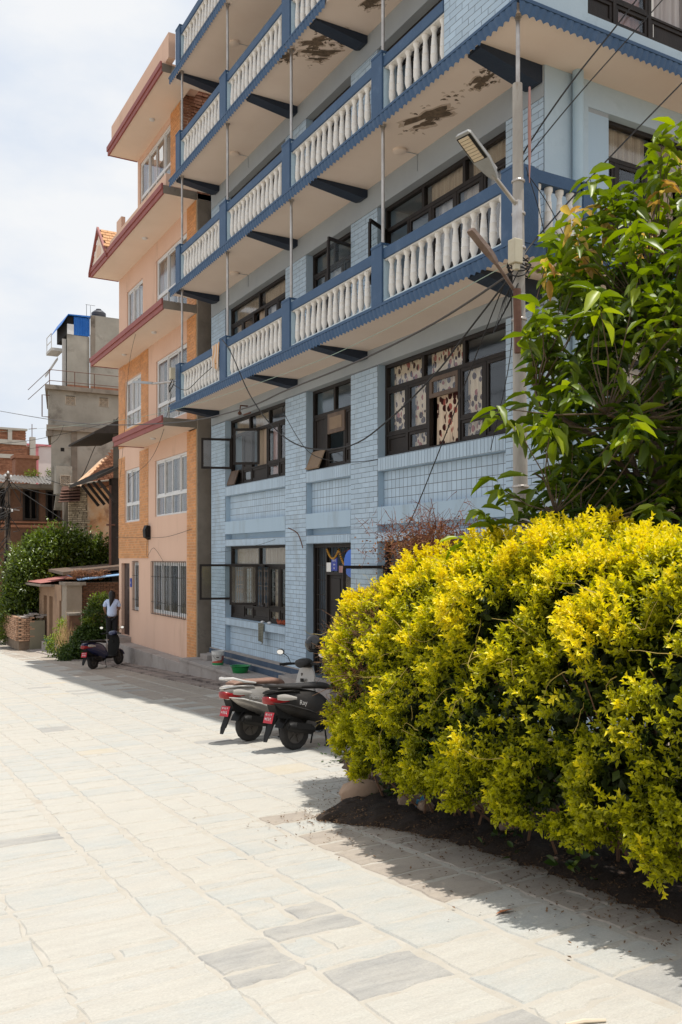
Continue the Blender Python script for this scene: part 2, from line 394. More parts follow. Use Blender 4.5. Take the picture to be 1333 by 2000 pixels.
def leaves(name, mat, pos, dirs, nrm, L, W, tint, parent=None, kind=None, segs=1, droop=.12, fold=.12, loc=None):
    """vectorised folded leaves. pos,dirs,nrm (N,3)"""
    N = len(pos); dirs = dirs / np.linalg.norm(dirs, axis=1, keepdims=True)
    side = np.cross(dirs, nrm); side /= np.linalg.norm(side, axis=1, keepdims=True) + 1e-9
    up = np.cross(side, dirs)
    if segs == 1:
        T = [(0, 0, 0), (.5, -1, fold), (.5, 0, 0), (.5, 1, fold), (1, 0, -droop)]
        F = [(0, 2, 1), (0, 3, 2), (1, 2, 4), (2, 3, 4)]
    else:
        T = [(0, 0, 0)]; F = []
        prof = {2: [(.3, .85), (.68, .8)], 3: [(.2, .7), (.5, 1.), (.8, .6)]}[segs]
        for (t, w_) in prof: T += [(t, -w_, fold * w_ - droop * t * t), (t, 0, -droop * t * t), (t, w_, fold * w_ - droop * t * t)]
        T += [(1, 0, -droop)]
        F += [(0, 2, 1), (0, 3, 2)]
        for i in range(segs - 1):
            a = 1 + 3 * i; F += [(a, a + 1, a + 4, a + 3), (a + 1, a + 2, a + 5, a + 4)]
        a = 1 + 3 * (segs - 1); e = 3 * segs + 1; F += [(a, a + 1, e), (a + 1, a + 2, e)]
    T = np.array(T, float); nv = len(T)
    V = pos[:, None, :] + (L[:, None, None] * T[None, :, 0:1]) * dirs[:, None, :] + (W[:, None, None] * .5 * T[None, :, 1:2]) * side[:, None, :] + (L[:, None, None] * T[None, :, 2:3]) * up[:, None, :]
    if loc is not None: V = V - np.array(loc)[None, None, :]
    V = V.reshape(-1, 3)
    me = bpy.data.meshes.new(name); me.vertices.add(len(V)); me.vertices.foreach_set('co', V.astype(np.float32).ravel())
    li = []; ls = []; tot = []; c = 0
    for f in F: li += list(f); tot.append(len(f)); ls.append(c); c += len(f)
    li = np.array(li); ls = np.array(ls); tot = np.array(tot)
    LI = (li[None, :] + np.arange(N)[:, None] * nv).ravel(); LS = (ls[None, :] + np.arange(N)[:, None] * c).ravel()
    me.loops.add(len(LI)); me.loops.foreach_set('vertex_index', LI.astype(np.int32))
    me.polygons.add(len(LS)); me.polygons.foreach_set('loop_start', LS.astype(np.int32)); me.polygons.foreach_set('loop_total', np.tile(tot, N).astype(np.int32))
    if segs > 1: me.polygons.foreach_set('use_smooth', np.ones(len(LS), bool))
    me.update(calc_edges=True)
    at = me.attributes.new('tint', 'FLOAT', 'POINT'); at.data.foreach_set('value', np.repeat(tint, nv).astype(np.float32))
    me.materials.append(mat)
    o = bpy.data.objects.new(name, me); COL.objects.link(o)
    if parent: o.parent = parent; OFF[o.name] = off_of(parent)
    if kind: o['kind'] = kind
    return o
def norm(a): return a / (np.linalg.norm(a, axis=1, keepdims=True) + 1e-9)
# ------------------------------------------------------------------ ground, street
def gz(y):
    if y < 5: return -.09 * y
    if y < 9: t = y - 5; return -.45 - .09 * t + .005 * t * t
    return -.73 - .05 * (y - 9)
ys = [-30, -10, -4, -2] + [i * .5 for i in range(0, 24)] + list(range(12, 80, 4)) + [100, 150, 300]
def gfun(x0, x1, dz):
    mb = MB()
    for y in ys: mb.v += [(x0, y, gz(y) + dz), (x1, y, gz(y) + dz)]
    for i in range(len(ys) - 1): mb.f.append((2 * i, 2 * i + 1, 2 * i + 3, 2 * i + 2))
    return mb
m_earth = M('dusty_earth', (.34, .28, .20), (.24, .19, .13), 1.2, .95, stain=(.10, .09, .04), sscale=1.0, samt=.6)
g = gfun(-150, 150, -.035).build('ground', m_earth, kind='structure')
m_bed = M('pale_dusty_joint', (.455, .425, .375), (.40, .365, .31), 5., .95, .5, 45, stain=(.30, .21, .14), sscale=3, samt=.5, sthr=.6)
mb = MB(); yy = [1, 2, 3, 4, 5, 5.5, 6, 6.5, 7, 7.5, 8, 8.5, 9, 12, 16, 20, 25, 30, 35, 40, 46, 54]
for y in yy: mb.v += [(-14, y, gz(y)), (7.05 if y < 29 else 6.9, y, gz(y))]
for i in range(len(yy) - 1): mb.f.append((2 * i, 2 * i + 1, 2 * i + 3, 2 * i + 2))
street = mb.build('street', m_bed, kind='structure')
D_ = (.46, .43, .38)
slabm = [slate('slate_slab_a', (.385, .375, .345), (.46, .45, .415), D_, 0), slate('slate_slab_b', (.365, .37, .35), (.44, .44, .415), D_, 1),
         slate('slate_slab_c', (.41, .39, .35), (.47, .455, .41), D_, 2), slate('slate_slab_grey', (.27, .265, .255), (.37, .36, .34), D_, 3, .5),
         slate('slate_slab_dirt_shade', (.29, .25, .215), (.37, .325, .28), (.40, .345, .285), 4), slate('slate_slab_tan', (.44, .39, .30), (.48, .43, .35), D_, 5)]  # brown slab: dirt beside the building, painted shade beside the hedge
def slab_mesh(lx, ly, name, mat, hole=0):
    """rough-edged stone: jittered outline, small eased edge"""
    n = []; q = .022
    def side(a, b, k):
        for i in range(k): t = i / k; n.append((a[0] + (b[0] - a[0]) * t, a[1] + (b[1] - a[1]) * t))
    hx, hy = lx / 2, ly / 2
    side((-hx, -hy), (hx, -hy), 5); side((hx, -hy), (hx, hy), 3); side((hx, hy), (-hx, hy), 5); side((-hx, hy), (-hx, -hy), 3)
    n = [(x + random.uniform(-q, q) * .7, y + random.uniform(-q, q)) for x, y in n]
    V = [(x, y, -.012) for x, y in n] + [(x * (1 - .018 / hx), y * (1 - .018 / hy), .0045 + random.uniform(-.0018, .0022)) for x, y in n]
    k = len(n); F = [tuple(range(k, 2 * k))] + [(i, (i + 1) % k, k + (i + 1) % k, k + i) for i in range(k)]
    return V, F
slabs = []; x = -9.0; edges_ = []
strips = [.87, 1.56, 1.95, 2.51, 3.05, 3.5]
xs = [-8.9]
while xs[-1] < .3: xs.append(xs[-1] + random.choice([.42, .55, .66, .6]))
xs[-1] = .28; xs += [.87, 1.56, 1.97, 2.51, 3.02, 3.5, 4.05, 4.6, 5.1, 5.65, 6.2, 6.7]
for i in range(len(xs) - 1):
    y = 1.6 + random.random() * .3
    while y < 50:
        ly = random.choice([.17, .24, .28, .33, .36, .42, .5])
        cx, cy = (xs[i] + xs[i + 1]) / 2, y + ly / 2
        wob = .035 * math.sin(cy * .55 + xs[i] * 1.3)
        soil = cx > 4.25 and cy < 6.3
        if not soil and inview((cx, cy, gz(cy)), 1.12):
            # some cells split in two across the strip
            wds = xs[i + 1] - xs[i]
            if random.random() < .14 and wds > .5:
                sp = random.uniform(.4, .6)
                slabs.append((xs[i] + wds * sp / 2 + wob, cy, wds * sp, ly)); slabs.append((xs[i] + wds * (1 + sp) / 2 + wob, cy, wds * (1 - sp), ly))
            else: slabs.append((cx + wob, cy, wds, ly))
        y += ly
slabs.sort(key=lambda s: (Vector((s[0], s[1], gz(s[1]))) - CAMP).length)
rest = [MB() for _ in slabm]
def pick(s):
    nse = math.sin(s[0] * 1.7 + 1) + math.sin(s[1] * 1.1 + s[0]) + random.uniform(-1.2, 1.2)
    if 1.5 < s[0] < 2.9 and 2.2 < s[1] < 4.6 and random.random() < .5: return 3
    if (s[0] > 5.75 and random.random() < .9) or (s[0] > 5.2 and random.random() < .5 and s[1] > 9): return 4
    if s[0] > 3.25 and s[1] < 6.9 and random.random() < .7: return 4  # thin soil dust plus the hedge's shade, painted into the slab colour
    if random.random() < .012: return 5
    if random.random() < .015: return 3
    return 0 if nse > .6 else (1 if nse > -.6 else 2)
for k, s in enumerate(slabs):
    gap = random.uniform(.010, .026)
    V, F = slab_mesh(max(s[2] - gap, .08), max(s[3] - gap, .08), 's', None)
    sl_ = (gz(s[1] + .05) - gz(s[1] - .05)) / .1; ang = math.atan(sl_)
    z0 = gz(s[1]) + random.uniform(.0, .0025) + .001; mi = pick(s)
    if k < 300:
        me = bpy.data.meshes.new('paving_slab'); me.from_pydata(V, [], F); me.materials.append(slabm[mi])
        o = bpy.data.objects.new('paving_slab', me); COL.objects.link(o); o.parent = street
        o.location = (s[0], s[1], z0); o.rotation_euler = (ang + random.uniform(-.003, .003), random.uniform(-.003, .003), random.uniform(-.012, .012))
    else:
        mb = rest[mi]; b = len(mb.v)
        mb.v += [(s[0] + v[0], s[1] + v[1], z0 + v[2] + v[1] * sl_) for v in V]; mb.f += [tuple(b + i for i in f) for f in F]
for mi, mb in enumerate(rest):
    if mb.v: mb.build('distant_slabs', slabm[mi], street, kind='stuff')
# gutter and edge strip beside the plinths
m_gut = M('dirty_edge_concrete', (.24, .19, .165), (.33, .27, .23), 2.5, .95, .4, 20, stain=(.07, .05, .045), sscale=2.2, samt=.8, sthr=.5)
mb = MB()
y = 9.5
while y < 28.6:
    l = random.uniform(.5, 1.1); z = gz(y + l / 2)
    for (xa, xb, zz) in ((6.72, 7.02, .035), (7.13, 7.42, .05)):
        mb.hexa([(xa, y, gz(y) - .1), (xb, y, gz(y) - .1), (xb, y + l - .015, gz(y + l) - .1), (xa, y + l - .015, gz(y + l) - .1),
                 (xa, y, gz(y) + zz), (xb, y + .01, gz(y) + zz + .008), (xb, y + l - .015, gz(y + l) + zz), (xa, y + l - .02, gz(y + l) + zz)])
    y += l
mb.build('gutter_edge', m_gut, kind='structure')
MB().hexa([(7.02, 9.5, gz(9.5) - .1), (7.13, 9.5, gz(9.5) - .1), (7.13, 28.6, gz(28.6) - .1), (7.02, 28.6, gz(28.6) - .1), (7.02, 9.5, gz(9.5) - .01), (7.13, 9.5, gz(9.5) - .01), (7.13, 28.6, gz(28.6) - .01), (7.02, 28.6, gz(28.6) - .01)]).build('gutter', m_dirt, kind='structure')

# ------------------------------------------------------------------ blue building
B = thing('apartment_building', 'light blue brick-faced apartment building with rows of white-balustered balconies and dark wooden windows', 'building', (8.1, 8.9, -.8))
BX = Fr('X', 8.10, 21.31)            # u = 21.31 - y
U = lambda y: 21.31 - y
PIL = [(20.35, 21.31), (15.92, 16.91), (13.14, 14.10), (8.90, 9.69)]
BAY = [(16.91, 20.35), (14.10, 15.92), (9.69, 13.14)]
Z_SLAB = [5.28, 8.18, 10.95, 13.53]
mb = MB()
mb.box(9.3, 15, 10.3, 21.2, -.9, 13.6)
mb.box(9.3, 15, 9.5, 10.3, 13.0, 13.6)
mb.build('room_dark_block', m_dark, B)  # solid near-black fill, painted darkness of the rooms behind the windows
wall = MB(); brk = []; tiles = []
# pilasters
levels = [(-.66, 5.06)] + [(5.48, 7.84), (8.38, 10.62), (11.15, 13.2)]
for (y0, y1) in PIL:
    for (z0, z1) in levels:
        wall.box(8.108, 9.3, y0 + .002, y1 - .002, z0 - (.2 if z0 < 0 else .1), z1)
        brk += bond(BX, U(y1) + .004, U(y0) - .004, z0, z1, .27, .092, .009, -.002, .012, jit=.0012)
# ground floor / first floor bay walls
for (y0, y1) in BAY:
    wall.box(8.095, 9.3, y0, y1, 2.24, 2.55)      # smooth band
    wall.box(8.26, 9.3, y0, y1, 2.11, 2.24)       # slot
    wall.box(8.108, 9.3, y0, y1, 1.94, 2.11)
    tiles += bond(BX, U(y1), U(y0), 1.95, 2.105, .085, .155, .010, -.002, .012, stack=True)
    wall.box(8.235, 9.3, y0, y1, 2.55, 3.18)
    tiles += bond(BX, U(y1) + .002, U(y0) - .002, 2.56, 3.18, .125, .155, .011, .128, .009, stack=True)
    wall.box(8.108, 9.3, y0, y1, 3.18, 3.42)
    tiles += bond(BX, U(y1), U(y0), 3.19, 3.415, .085, .225, .010, -.002, .012, stack=True)
for (y0, y1) in (BAY[0], BAY[2]):
    wall.box(8.108, 9.3, y0, y1, .0, .18)
    tiles += bond(BX, U(y1), U(y0), .01, .175, .085, .165, .010, -.002, .012, stack=True)
    wall.box(8.235, 9.3, y0, y1, -.9, .0)
    tiles += bond(BX, U(y1) + .002, U(y0) - .002, -.64, .0, .125, .155, .011, .128, .009, stack=True)
wall.box(8.5, 9.3, 14.10, 15.92, -.9, -.7)
wall.build('wall', m_bblue, B)
lay(B, 'brick', 'more_bricks', brk, m_brick_blue)
lay(B, 'wall_tile', 'more_wall_tiles', tiles, m_tile_blue)
# dark joint backing just behind the bricks and tiles
mb = MB()
for (y0, y1) in PIL:
    for (z0, z1) in levels: mb.box(8.1035, 8.12, y0 + .006, y1 - .006, z0 + .003, z1 - .003)
for (y0, y1) in BAY:
    mb.box(8.1035, 8.12, y0 + .006, y1 - .006, 1.945, 2.105); mb.box(8.2305, 8.24, y0 + .006, y1 - .006, 2.56, 3.175); mb.box(8.1035, 8.12, y0 + .006, y1 - .006, 3.187, 3.413)
for (y0, y1) in (BAY[0], BAY[2]):
    mb.box(8.1035, 8.12, y0 + .006, y1 - .006, .006, .174); mb.box(8.2305, 8.24, y0 + .006, y1 - .006, -.64, -.004)
mb.build('joints', m_joint_blue, B)
# plain grey-blue bands above the windows of each storey and the wall under upper windows
mb = MB()
for k, (z0, z1) in enumerate([(5.06, 5.40), (7.84, 8.30), (10.62, 11.06), (13.2, 13.64)]):
    mb.box(8.088, 9.3, 8.902, 21.3, z0, z1)
mb.build('lintel_band', m_grey_band, B)
mb = MB()
for k in (0, 1, 2):
    zf = Z_SLAB[k] + .2
    for (y0, y1) in (BAY[0], BAY[2]): mb.box(8.15, 9.3, y0, y1, zf, zf + .4)
mb.box(8.102, 9.3, 21.305, 21.325, -.9, 13.5)
mb.build('under_window_wall', m_bblue, B)
# right-hand (-Y) face
m_plb = M('smooth_blue_plaster', (.42, .525, .605), (.46, .56, .635), 2.5, .8, .2, 30, stain=(.33, .42, .48), sscale=2.5, samt=.4)
mb = MB()
mb.box(8.108, 8.9, 8.888, 8.93, -.9, 8.28)
mb.box(8.9, 15, 8.888, 9.3, 7.9, 8.28); mb.box(8.9, 15, 8.888, 9.3, 4.9, 5.95)
mb.box(8.9, 15, 8.888, 9.3, -.9, 3.3); mb.box(11.6, 15, 8.89, 9.3, 3.3, 4.9); mb.box(11.8, 15, 8.89, 9.3, 5.95, 7.9)
mb.box(8.9, 8.93, 8.93, 9.6, 3.3, 4.9); mb.box(8.87, 8.9, 8.93, 9.6, 5.9, 7.9)
mb.build('side_wall', m_plb, B)
MB().box(8.9, 15, 10.0, 10.28, -.9, 8.2).build('side_room_dark', m_dark, B)  # near-black panel in place of the side room's shade
# enclosed corner room on the second balcony level and above (brick face on X=7.0, plaster on Y=8.13)
BE = Fr('X', 7.02, 9.68)
mb = MB()
mb.box(7.028, 7.4, 8.15, 9.68, 8.40, 13.5); mb.box(7.4, 8.15, 8.15, 8.35, 8.40, 13.5); mb.box(7.4, 8.1, 9.48, 9.68, 8.40, 13.5)
mb.box(8.15, 15, 8.17, 8.40, 8.40, 8.58); mb.box(8.15, 15, 8.17, 8.40, 11.0, 13.5); mb.box(11.9, 15, 8.17, 8.4, 8.58, 11.0)
mb.build('corner_room_wall', m_plb, B)
eb = bond(BE, .004, 1.53, 8.42, 10.9, .27, .092, .009, -.003, .012, jit=.001)
lay(B, 'corner_brick', 'more_corner_bricks', eb, m_brick_blue, n_obj=40)
MB().box(7.0215, 7.03, 8.156, 9.676, 8.42, 10.9).build('corner_joints', m_joint_blue, B)
MB().box(8.2, 15, 9.35, 9.45, 8.4, 13.4).build('corner_room_dark', m_dark, B)  # corner room's darkness, put in as a near-black panel
MB().box(7.0, 15, 7.0, 21.4, 13.72, 13.82).box(7.0, 9.0, 15.4, 21.35, 16.0, 16.2).box(9.0, 15, 15.4, 21.35, 13.82, 16.0).build('roof', m_conc, B)  # unseen canopy and near-end overhang, added to shape the shadow edge on the street

# balconies
BALP = [(0, .05), (.035, .045), (.05, .028), (.085, .034), (.12, .044), (.16, .053), (.25, .052), (.255, .055), (.262, .050), (.38, .047), (.385, .050), (.392, .045), (.50, .038), (.505, .041), (.512, .036), (.60, .031), (.615, .040), (.63, .044), (.645, .052), (.69, .054)]
bm = MB().lathe((0, 0, 0), [(r, h) for h, r in BALP], 10)
balme = bpy.data.meshes.new('baluster'); balme.from_pydata(bm.v, [], bm.f); balme.materials.append(m_balu)
balme.polygons.foreach_set('use_smooth', [True] * len(balme.polygons)); balme.set_sharp_from_angle(angle=R(45))
POSTS = [(8.13, 8.42), (11.20, 11.50), (14.38, 14.71), (17.50, 17.86), (20.50, 20.80)]
def valance(name, parent, x, ya, yb, zb, ax='X'):
    """moulded drip edge with curling leaf teeth"""
    mb = MB(); tw = .112; L_ = abs(yb - ya); n = int(L_ / tw); nu = 6; nv = 6; dirn = 1 if yb > ya else -1
    def f(i, j):
        t = i / nu; v = j / nv; u = i * tw / nu
        ph = (t * 1.0 + .55 * (1 - v)) % 1.0
        outp = .006 + .022 * abs(math.sin(math.pi * ph)) * (1 - v * .35) + .018 * v
        zlow = .026 * abs(math.sin(math.pi * ((t + .5) % 1.0)))
        zz = zb + zlow * (1 - v) ** 2 + .165 * v
        if ax == 'X': return (x - outp, ya + dirn * u, zz)
        return (ya + dirn * u, x - outp, zz)
    b = len(mb.v); NU = n * nu
    for i in range(NU + 1):
        for j in range(nv + 1): mb.v.append(f(i, j))
    for i in range(NU):
        for j in range(nv):
            a = b + i * (nv + 1) + j; mb.f.append((a, a + 1, a + nv + 2, a + nv + 1) if (dirn > 0) == (ax == 'X') else (a, a + nv + 1, a + nv + 2, a + 1))
    o = mb.build(name, m_navy, parent, smooth=True)
    return o
for k, zb in enumerate(Z_SLAB):
    ynear = 8.13 if k < 2 else (7.1 if k == 2 else 7.1)  # unseen upper slabs lengthened past the corner to shape the street shadow
    sl = MB().box(7.0, 9.3, ynear + .03, 21.32, zb + .085, zb + .235)
    sl.box(9.3, 15, ynear + .03, 9.3 if k else 9.2, zb + .085, zb + .235)
    bal = sl.build('balcony', m_soffit, B)
    valance('valance', bal, 6.997, 8.13 if k < 2 else 13.0, 21.32, zb)
    if k < 2: valance('valance', bal, 8.133 if k < 2 else 7.1, 6.99, 10.6 if k == 0 else 12.0, zb, 'Y')
    mo = MB(); ymin = 8.105 if k < 2 else 12.9
    mo.box(6.958, 7.02, ymin, 21.325, zb + .17, zb + .205).box(6.975, 7.02, ymin, 21.322, zb + .205, zb + .225)
    if k < 2: mo.box(7.0, 12.4, 8.092, 8.2, zb + .171, zb + .206).box(7.0, 12.4, 8.106, 8.2, zb + .206, zb + .226)
    mo.build('moulding', m_navy, bal)
    # curb
    cu = MB(); c1 = 9.7 if k else 8.42
    cu.box(7.012, 7.17, c1, 20.8, zb + .2, zb + .262)
    if k == 0: cu.box(7.3, 8.03, 8.142, 8.3, zb + .2, zb + .30)
    cu.build('curb', m_curb, bal)
    if k == 3: ps = [p for p in POSTS if p[0] > 14]
    elif k == 0: ps = POSTS
    else: ps = POSTS[1:]
    for (a, b_) in ps:
        zt = zb + 1.13
        MB().box(7.0, 7.24, a + .006, b_, zb + .2, zt - .02).build('post', M('pale_blue_post', (.45, .58, .66), (.49, .62, .70), 3, .7, .15, 30), bal)
        MB().box(6.972, 7.004, a, b_ + .004, zb + .2, zt - .012).box(6.965, 7.25, a - .004, b_ + .008, zt - .035, zt).build('post_facing', m_navy, bal)
        if a > 20: MB().box(6.99, 7.24, b_ + .001, b_ + .03, zb + .2, zt - .04).build('post_facing', m_navy, bal)
    if k == 0:
        MB().box(6.985, 7.30, 8.116, 8.138, zb + .19, zb + 1.11).build('post_facing', m_navy, bal)
        MB().box(8.03, 8.27, 8.15, 8.36, zb + .2, zb + 1.12).build('post', MATS['pale_blue_post'], bal)
        MB().box(8.05, 8.275, 8.118, 8.152, zb + .2, zb + 1.12).build('post_facing', m_navy, bal)
        MB().box(7.24, 8.05, 8.15, 8.32, zb + .97, zb + 1.12).build('rail', m_navy, bal)
    bays = [(p[1], q[0]) for p, q in zip(ps[:-1], ps[1:])]
    if k in (1,): bays = [(9.68, 11.20)] + bays
    if k == 2: bays = [(9.68, 11.20)] + bays
    for (a, b_) in bays:
        MB().box(7.0, 7.17, a, b_, zb + .885, zb + 1.045).build('rail', m_navy, bal, bevel=.006)
        MB().box(7.03, 7.15, a, b_, zb + .865, zb + .886).build('rail_underside', m_balu, bal)
        if k == 2 and b_ < 14: continue
        nb = max(2, int(round((b_ - a) / .205)))
        for i in range(nb):
            o = bpy.data.objects.new('baluster', balme); COL.objects.link(o); o.parent = bal
            y_ = a + (b_ - a) * (i + .5) / nb
            o.location = Vector((7.092 + random.uniform(-.004, .004), y_, zb + .255)) - OFF[bal.name]
            o.scale = (1, 1, .905); o.rotation_euler = (random.uniform(-.012, .012), random.uniform(-.012, .012), random.random() * 3)
    if k == 0:
        for x_ in (7.37, 7.56, 7.74, 7.92):
            o = bpy.data.objects.new('baluster', balme); COL.objects.link(o); o.parent = bal
            o.location = Vector((x_, 8.225, zb + .29)) - OFF[bal.name]; o.scale = (1, 1, .98)
    # beams
    for yb in (8.95, 13.6, 16.42, 20.85):
        if k >= 2 and yb < 11: continue
        if yb == 8.95: p = [(7.05, 8.92, zb + .086), (8.108, 8.92, zb + .086), (8.108, 8.92, zb - .14), (8.02, 8.92, zb - .17), (7.05, 8.92, zb + .03)]
        else: p = [(7.04, yb - .13, zb + .086), (8.11, yb - .13, zb + .086), (8.11, yb - .13, zb - .04), (8.0, yb - .13, zb - .08), (7.06, yb - .13, zb + .05)]
        MB().prism(p, (0, .27, 0)).build('beam', m_navyd, bal)
    # thin steel props from post tops up to the slab above
    if k < 3:
        for (a, b_) in (ps if k else ps[:]):
            if k >= 1 and a < 9: continue
            if a > 20 and k != 3: yy_ = 20.66
            else: yy_ = (a + b_) / 2
            if a < 9: yy_ = 8.25
            zt = zb + 1.12; z2 = Z_SLAB[k + 1] + .085
            MB().tube([(7.09, yy_, zt), (7.09, yy_, z2)], .026, 10).lathe((7.09, yy_, z2 - .02), [(.05, 0), (.05, .019)], 10).lathe((7.09, yy_, z2 - .06), [(.034, 0), (.034, .05)], 10).build('steel_prop', m_steel, bal)
# low kerb light fittings on the soffits, stains
for k, yy_ in ((0, 18.9), (1, 18.9), (1, 11.9), (2, 18.9), (3, 18.9)):
    zb = Z_SLAB[k] + .085
    if k == 0: continue
    MB().lathe((7.75, yy_, zb - .055), [(.02, 0), (.075, .005), (.11, .02), (.115, .054)], 16).build('ceiling_light', m_soffit, B, smooth=True)
    MB().tube([(7.85, yy_, zb - .006), (8.08, yy_ - .02, zb - .006), (8.082, yy_ - .02, zb - .28)], .006, 6).build('wire', m_grey_band, B)
def blotch(cx, cy, z, rx, ry, seed, ang=0, spots=14, halo=True):
    if halo:
        blotch(cx, cy, z + .0005, rx * 1.28, ry * 1.22, seed, ang, 24, False)
    rnd = random.Random(seed); mb = MB()
    def blob(x, y, a, b_, n=26):
        pts = []
        for i in range(n):
            t = 2 * math.pi * i / n; r = 1 + .28 * math.sin(3 * t + seed) + .18 * math.sin(7 * t + 2 * seed) + rnd.uniform(-.16, .16)
            px_, py_ = a * r * math.cos(t), b_ * r * math.sin(t)
            pts.append((x + px_ * math.cos(ang) - py_ * math.sin(ang), y + px_ * math.sin(ang) + py_ * math.cos(ang), z + rnd.uniform(-.0002, .0002)))
        c = (x, y, z - (.004 if halo else .0015)); b0 = len(mb.v); mb.v += pts + [c]
        for i in range(n): mb.f.append((b0 + (i + 1) % n, b0 + i, b0 + n))
    blob(cx, cy, rx, ry)
    blob(cx + rx * .6, cy + ry * .7, rx * .55, ry * .5)
    for i in range(spots):
        t = rnd.random() * 6.28; r = 1.1 + rnd.random() * .8
        blob(cx + rx * r * math.cos(t), cy + ry * r * math.sin(t), .012 + rnd.random() * .03, .012 + rnd.random() * .03, 9)
    return mb.build('damp_patch', m_damp if halo else M('damp_halo', (.40, .30, .22), (.60, .48, .40), 9., .9), B)
zz = Z_SLAB[1] + .084
blotch(7.55, 10.75, zz, .13, .36, 3, .5); blotch(7.62, 9.62, zz, .10, .17, 5)
zz = Z_SLAB[2] + .084
blotch(7.35, 14.1, zz, .12, .26, 8, .6); blotch(7.6, 14.35, zz, .10, .30, 2, 1.1); blotch(7.12, 14.75, zz, .09, .16, 6); blotch(7.75, 13.75, zz, .10, .16, 4)
blotch(7.62, 12.6, zz, .13, .15, 9)
blotch(7.7, 8.6, Z_SLAB[0] + .084, .22, .03, 12, .3, 6)

# windows -------------------------------------------------------------
def curtain(fr, u0, u1, w0, z0, z1, mat, parent, amp=.022, name='curtain'):
    k = max(2, int((u1 - u0) * 12))
    mb = MB().grid(lambda a, b: fr.p(u0 + (u1 - u0) * a, w0 + amp * math.sin(a * k * 3.1 + .6 * math.sin(b * 3)) + .006 * math.sin(a * k * 9), z0 + (z1 - z0) * b), k * 8, 5)
    return mb.build(name, mat, parent, smooth=True)
def pane(fr, u0, u1, w0, z0, z1, parent, mat=None):
    return fr.box(MB(), u0, u1, w0, w0 + .006, z0, z1).build('pane', mat or m_glass, parent)
def sash(fr, u0, u1, z0, z1, w0, parent, fill='glass', name='casement', mat=None, t=.05):
    mb = MB(); mat = mat or m_wood
    fr.box(mb, u0, u1, w0, w0 + .045, z0, z0 + t); fr.box(mb, u0, u1, w0, w0 + .045, z1 - t, z1)
    fr.box(mb, u0, u0 + t, w0 + .001, w0 + .044, z0 + t, z1 - t); fr.box(mb, u1 - t, u1, w0 + .001, w0 + .044, z0 + t, z1 - t)
    if fill == 'wood':
        fr.box(mb, u0 + t, u1 - t, w0 + .02, w0 + .03, z0 + t, z1 - t)
    o = mb.build(name, mat, parent, bevel=.004)
    if fill == 'glass': fr.box(MB(), u0 + t, u1 - t, w0 + .02, w0 + .026, z0 + t, z1 - t).build('pane', m_glass, parent)
    return o
def swung(fr, u, w0, z0, z1, width, ang, parent, glass=True, t=.055):
    """an open casement hinged at u, swinging outwards by ang (radians), towards smaller u when width<0"""
    p0 = Vector(fr.p(u, w0, 0)); q = Vector(fr.p(u + math.cos(ang) * width, w0 - abs(math.sin(ang) * width), 0))
    mb = MB(); th = .04
    def pt(s, z): v = p0 + (q - p0) * s; return (v.x, v.y, z)
    mb.bar(pt(0, z0 + t / 2), pt(1, z0 + t / 2), th, t); mb.bar(pt(0, z1 - t / 2), pt(1, z1 - t / 2), th, t)
    L_ = abs(width)
    for s in (t / 2 / L_, 1 - t / 2 / L_): mb.bar(pt(s, z0 + t), pt(s, z1 - t), t, th) if False else mb.prism([Vector(pt(s - t / 2 / L_, z0 + t)) , Vector(pt(s + t / 2 / L_, z0 + t)), Vector(pt(s + t / 2 / L_, z1 - t)), Vector(pt(s - t / 2 / L_, z1 - t))], ((q - p0).normalized().cross(Vector((0, 0, 1)))) * th * .9)
    o = mb.build('open_casement', m_wood, parent)
    if glass:
        d = (q - p0).normalized().cross(Vector((0, 0, 1))) * .005; s0 = t / L_
        MB().prism([pt(s0, z0 + t), pt(1 - s0, z0 + t), pt(1 - s0, z1 - t), pt(s0, z1 - t)], d).build('pane', m_glass, parent)
    return o
FW_ = .15
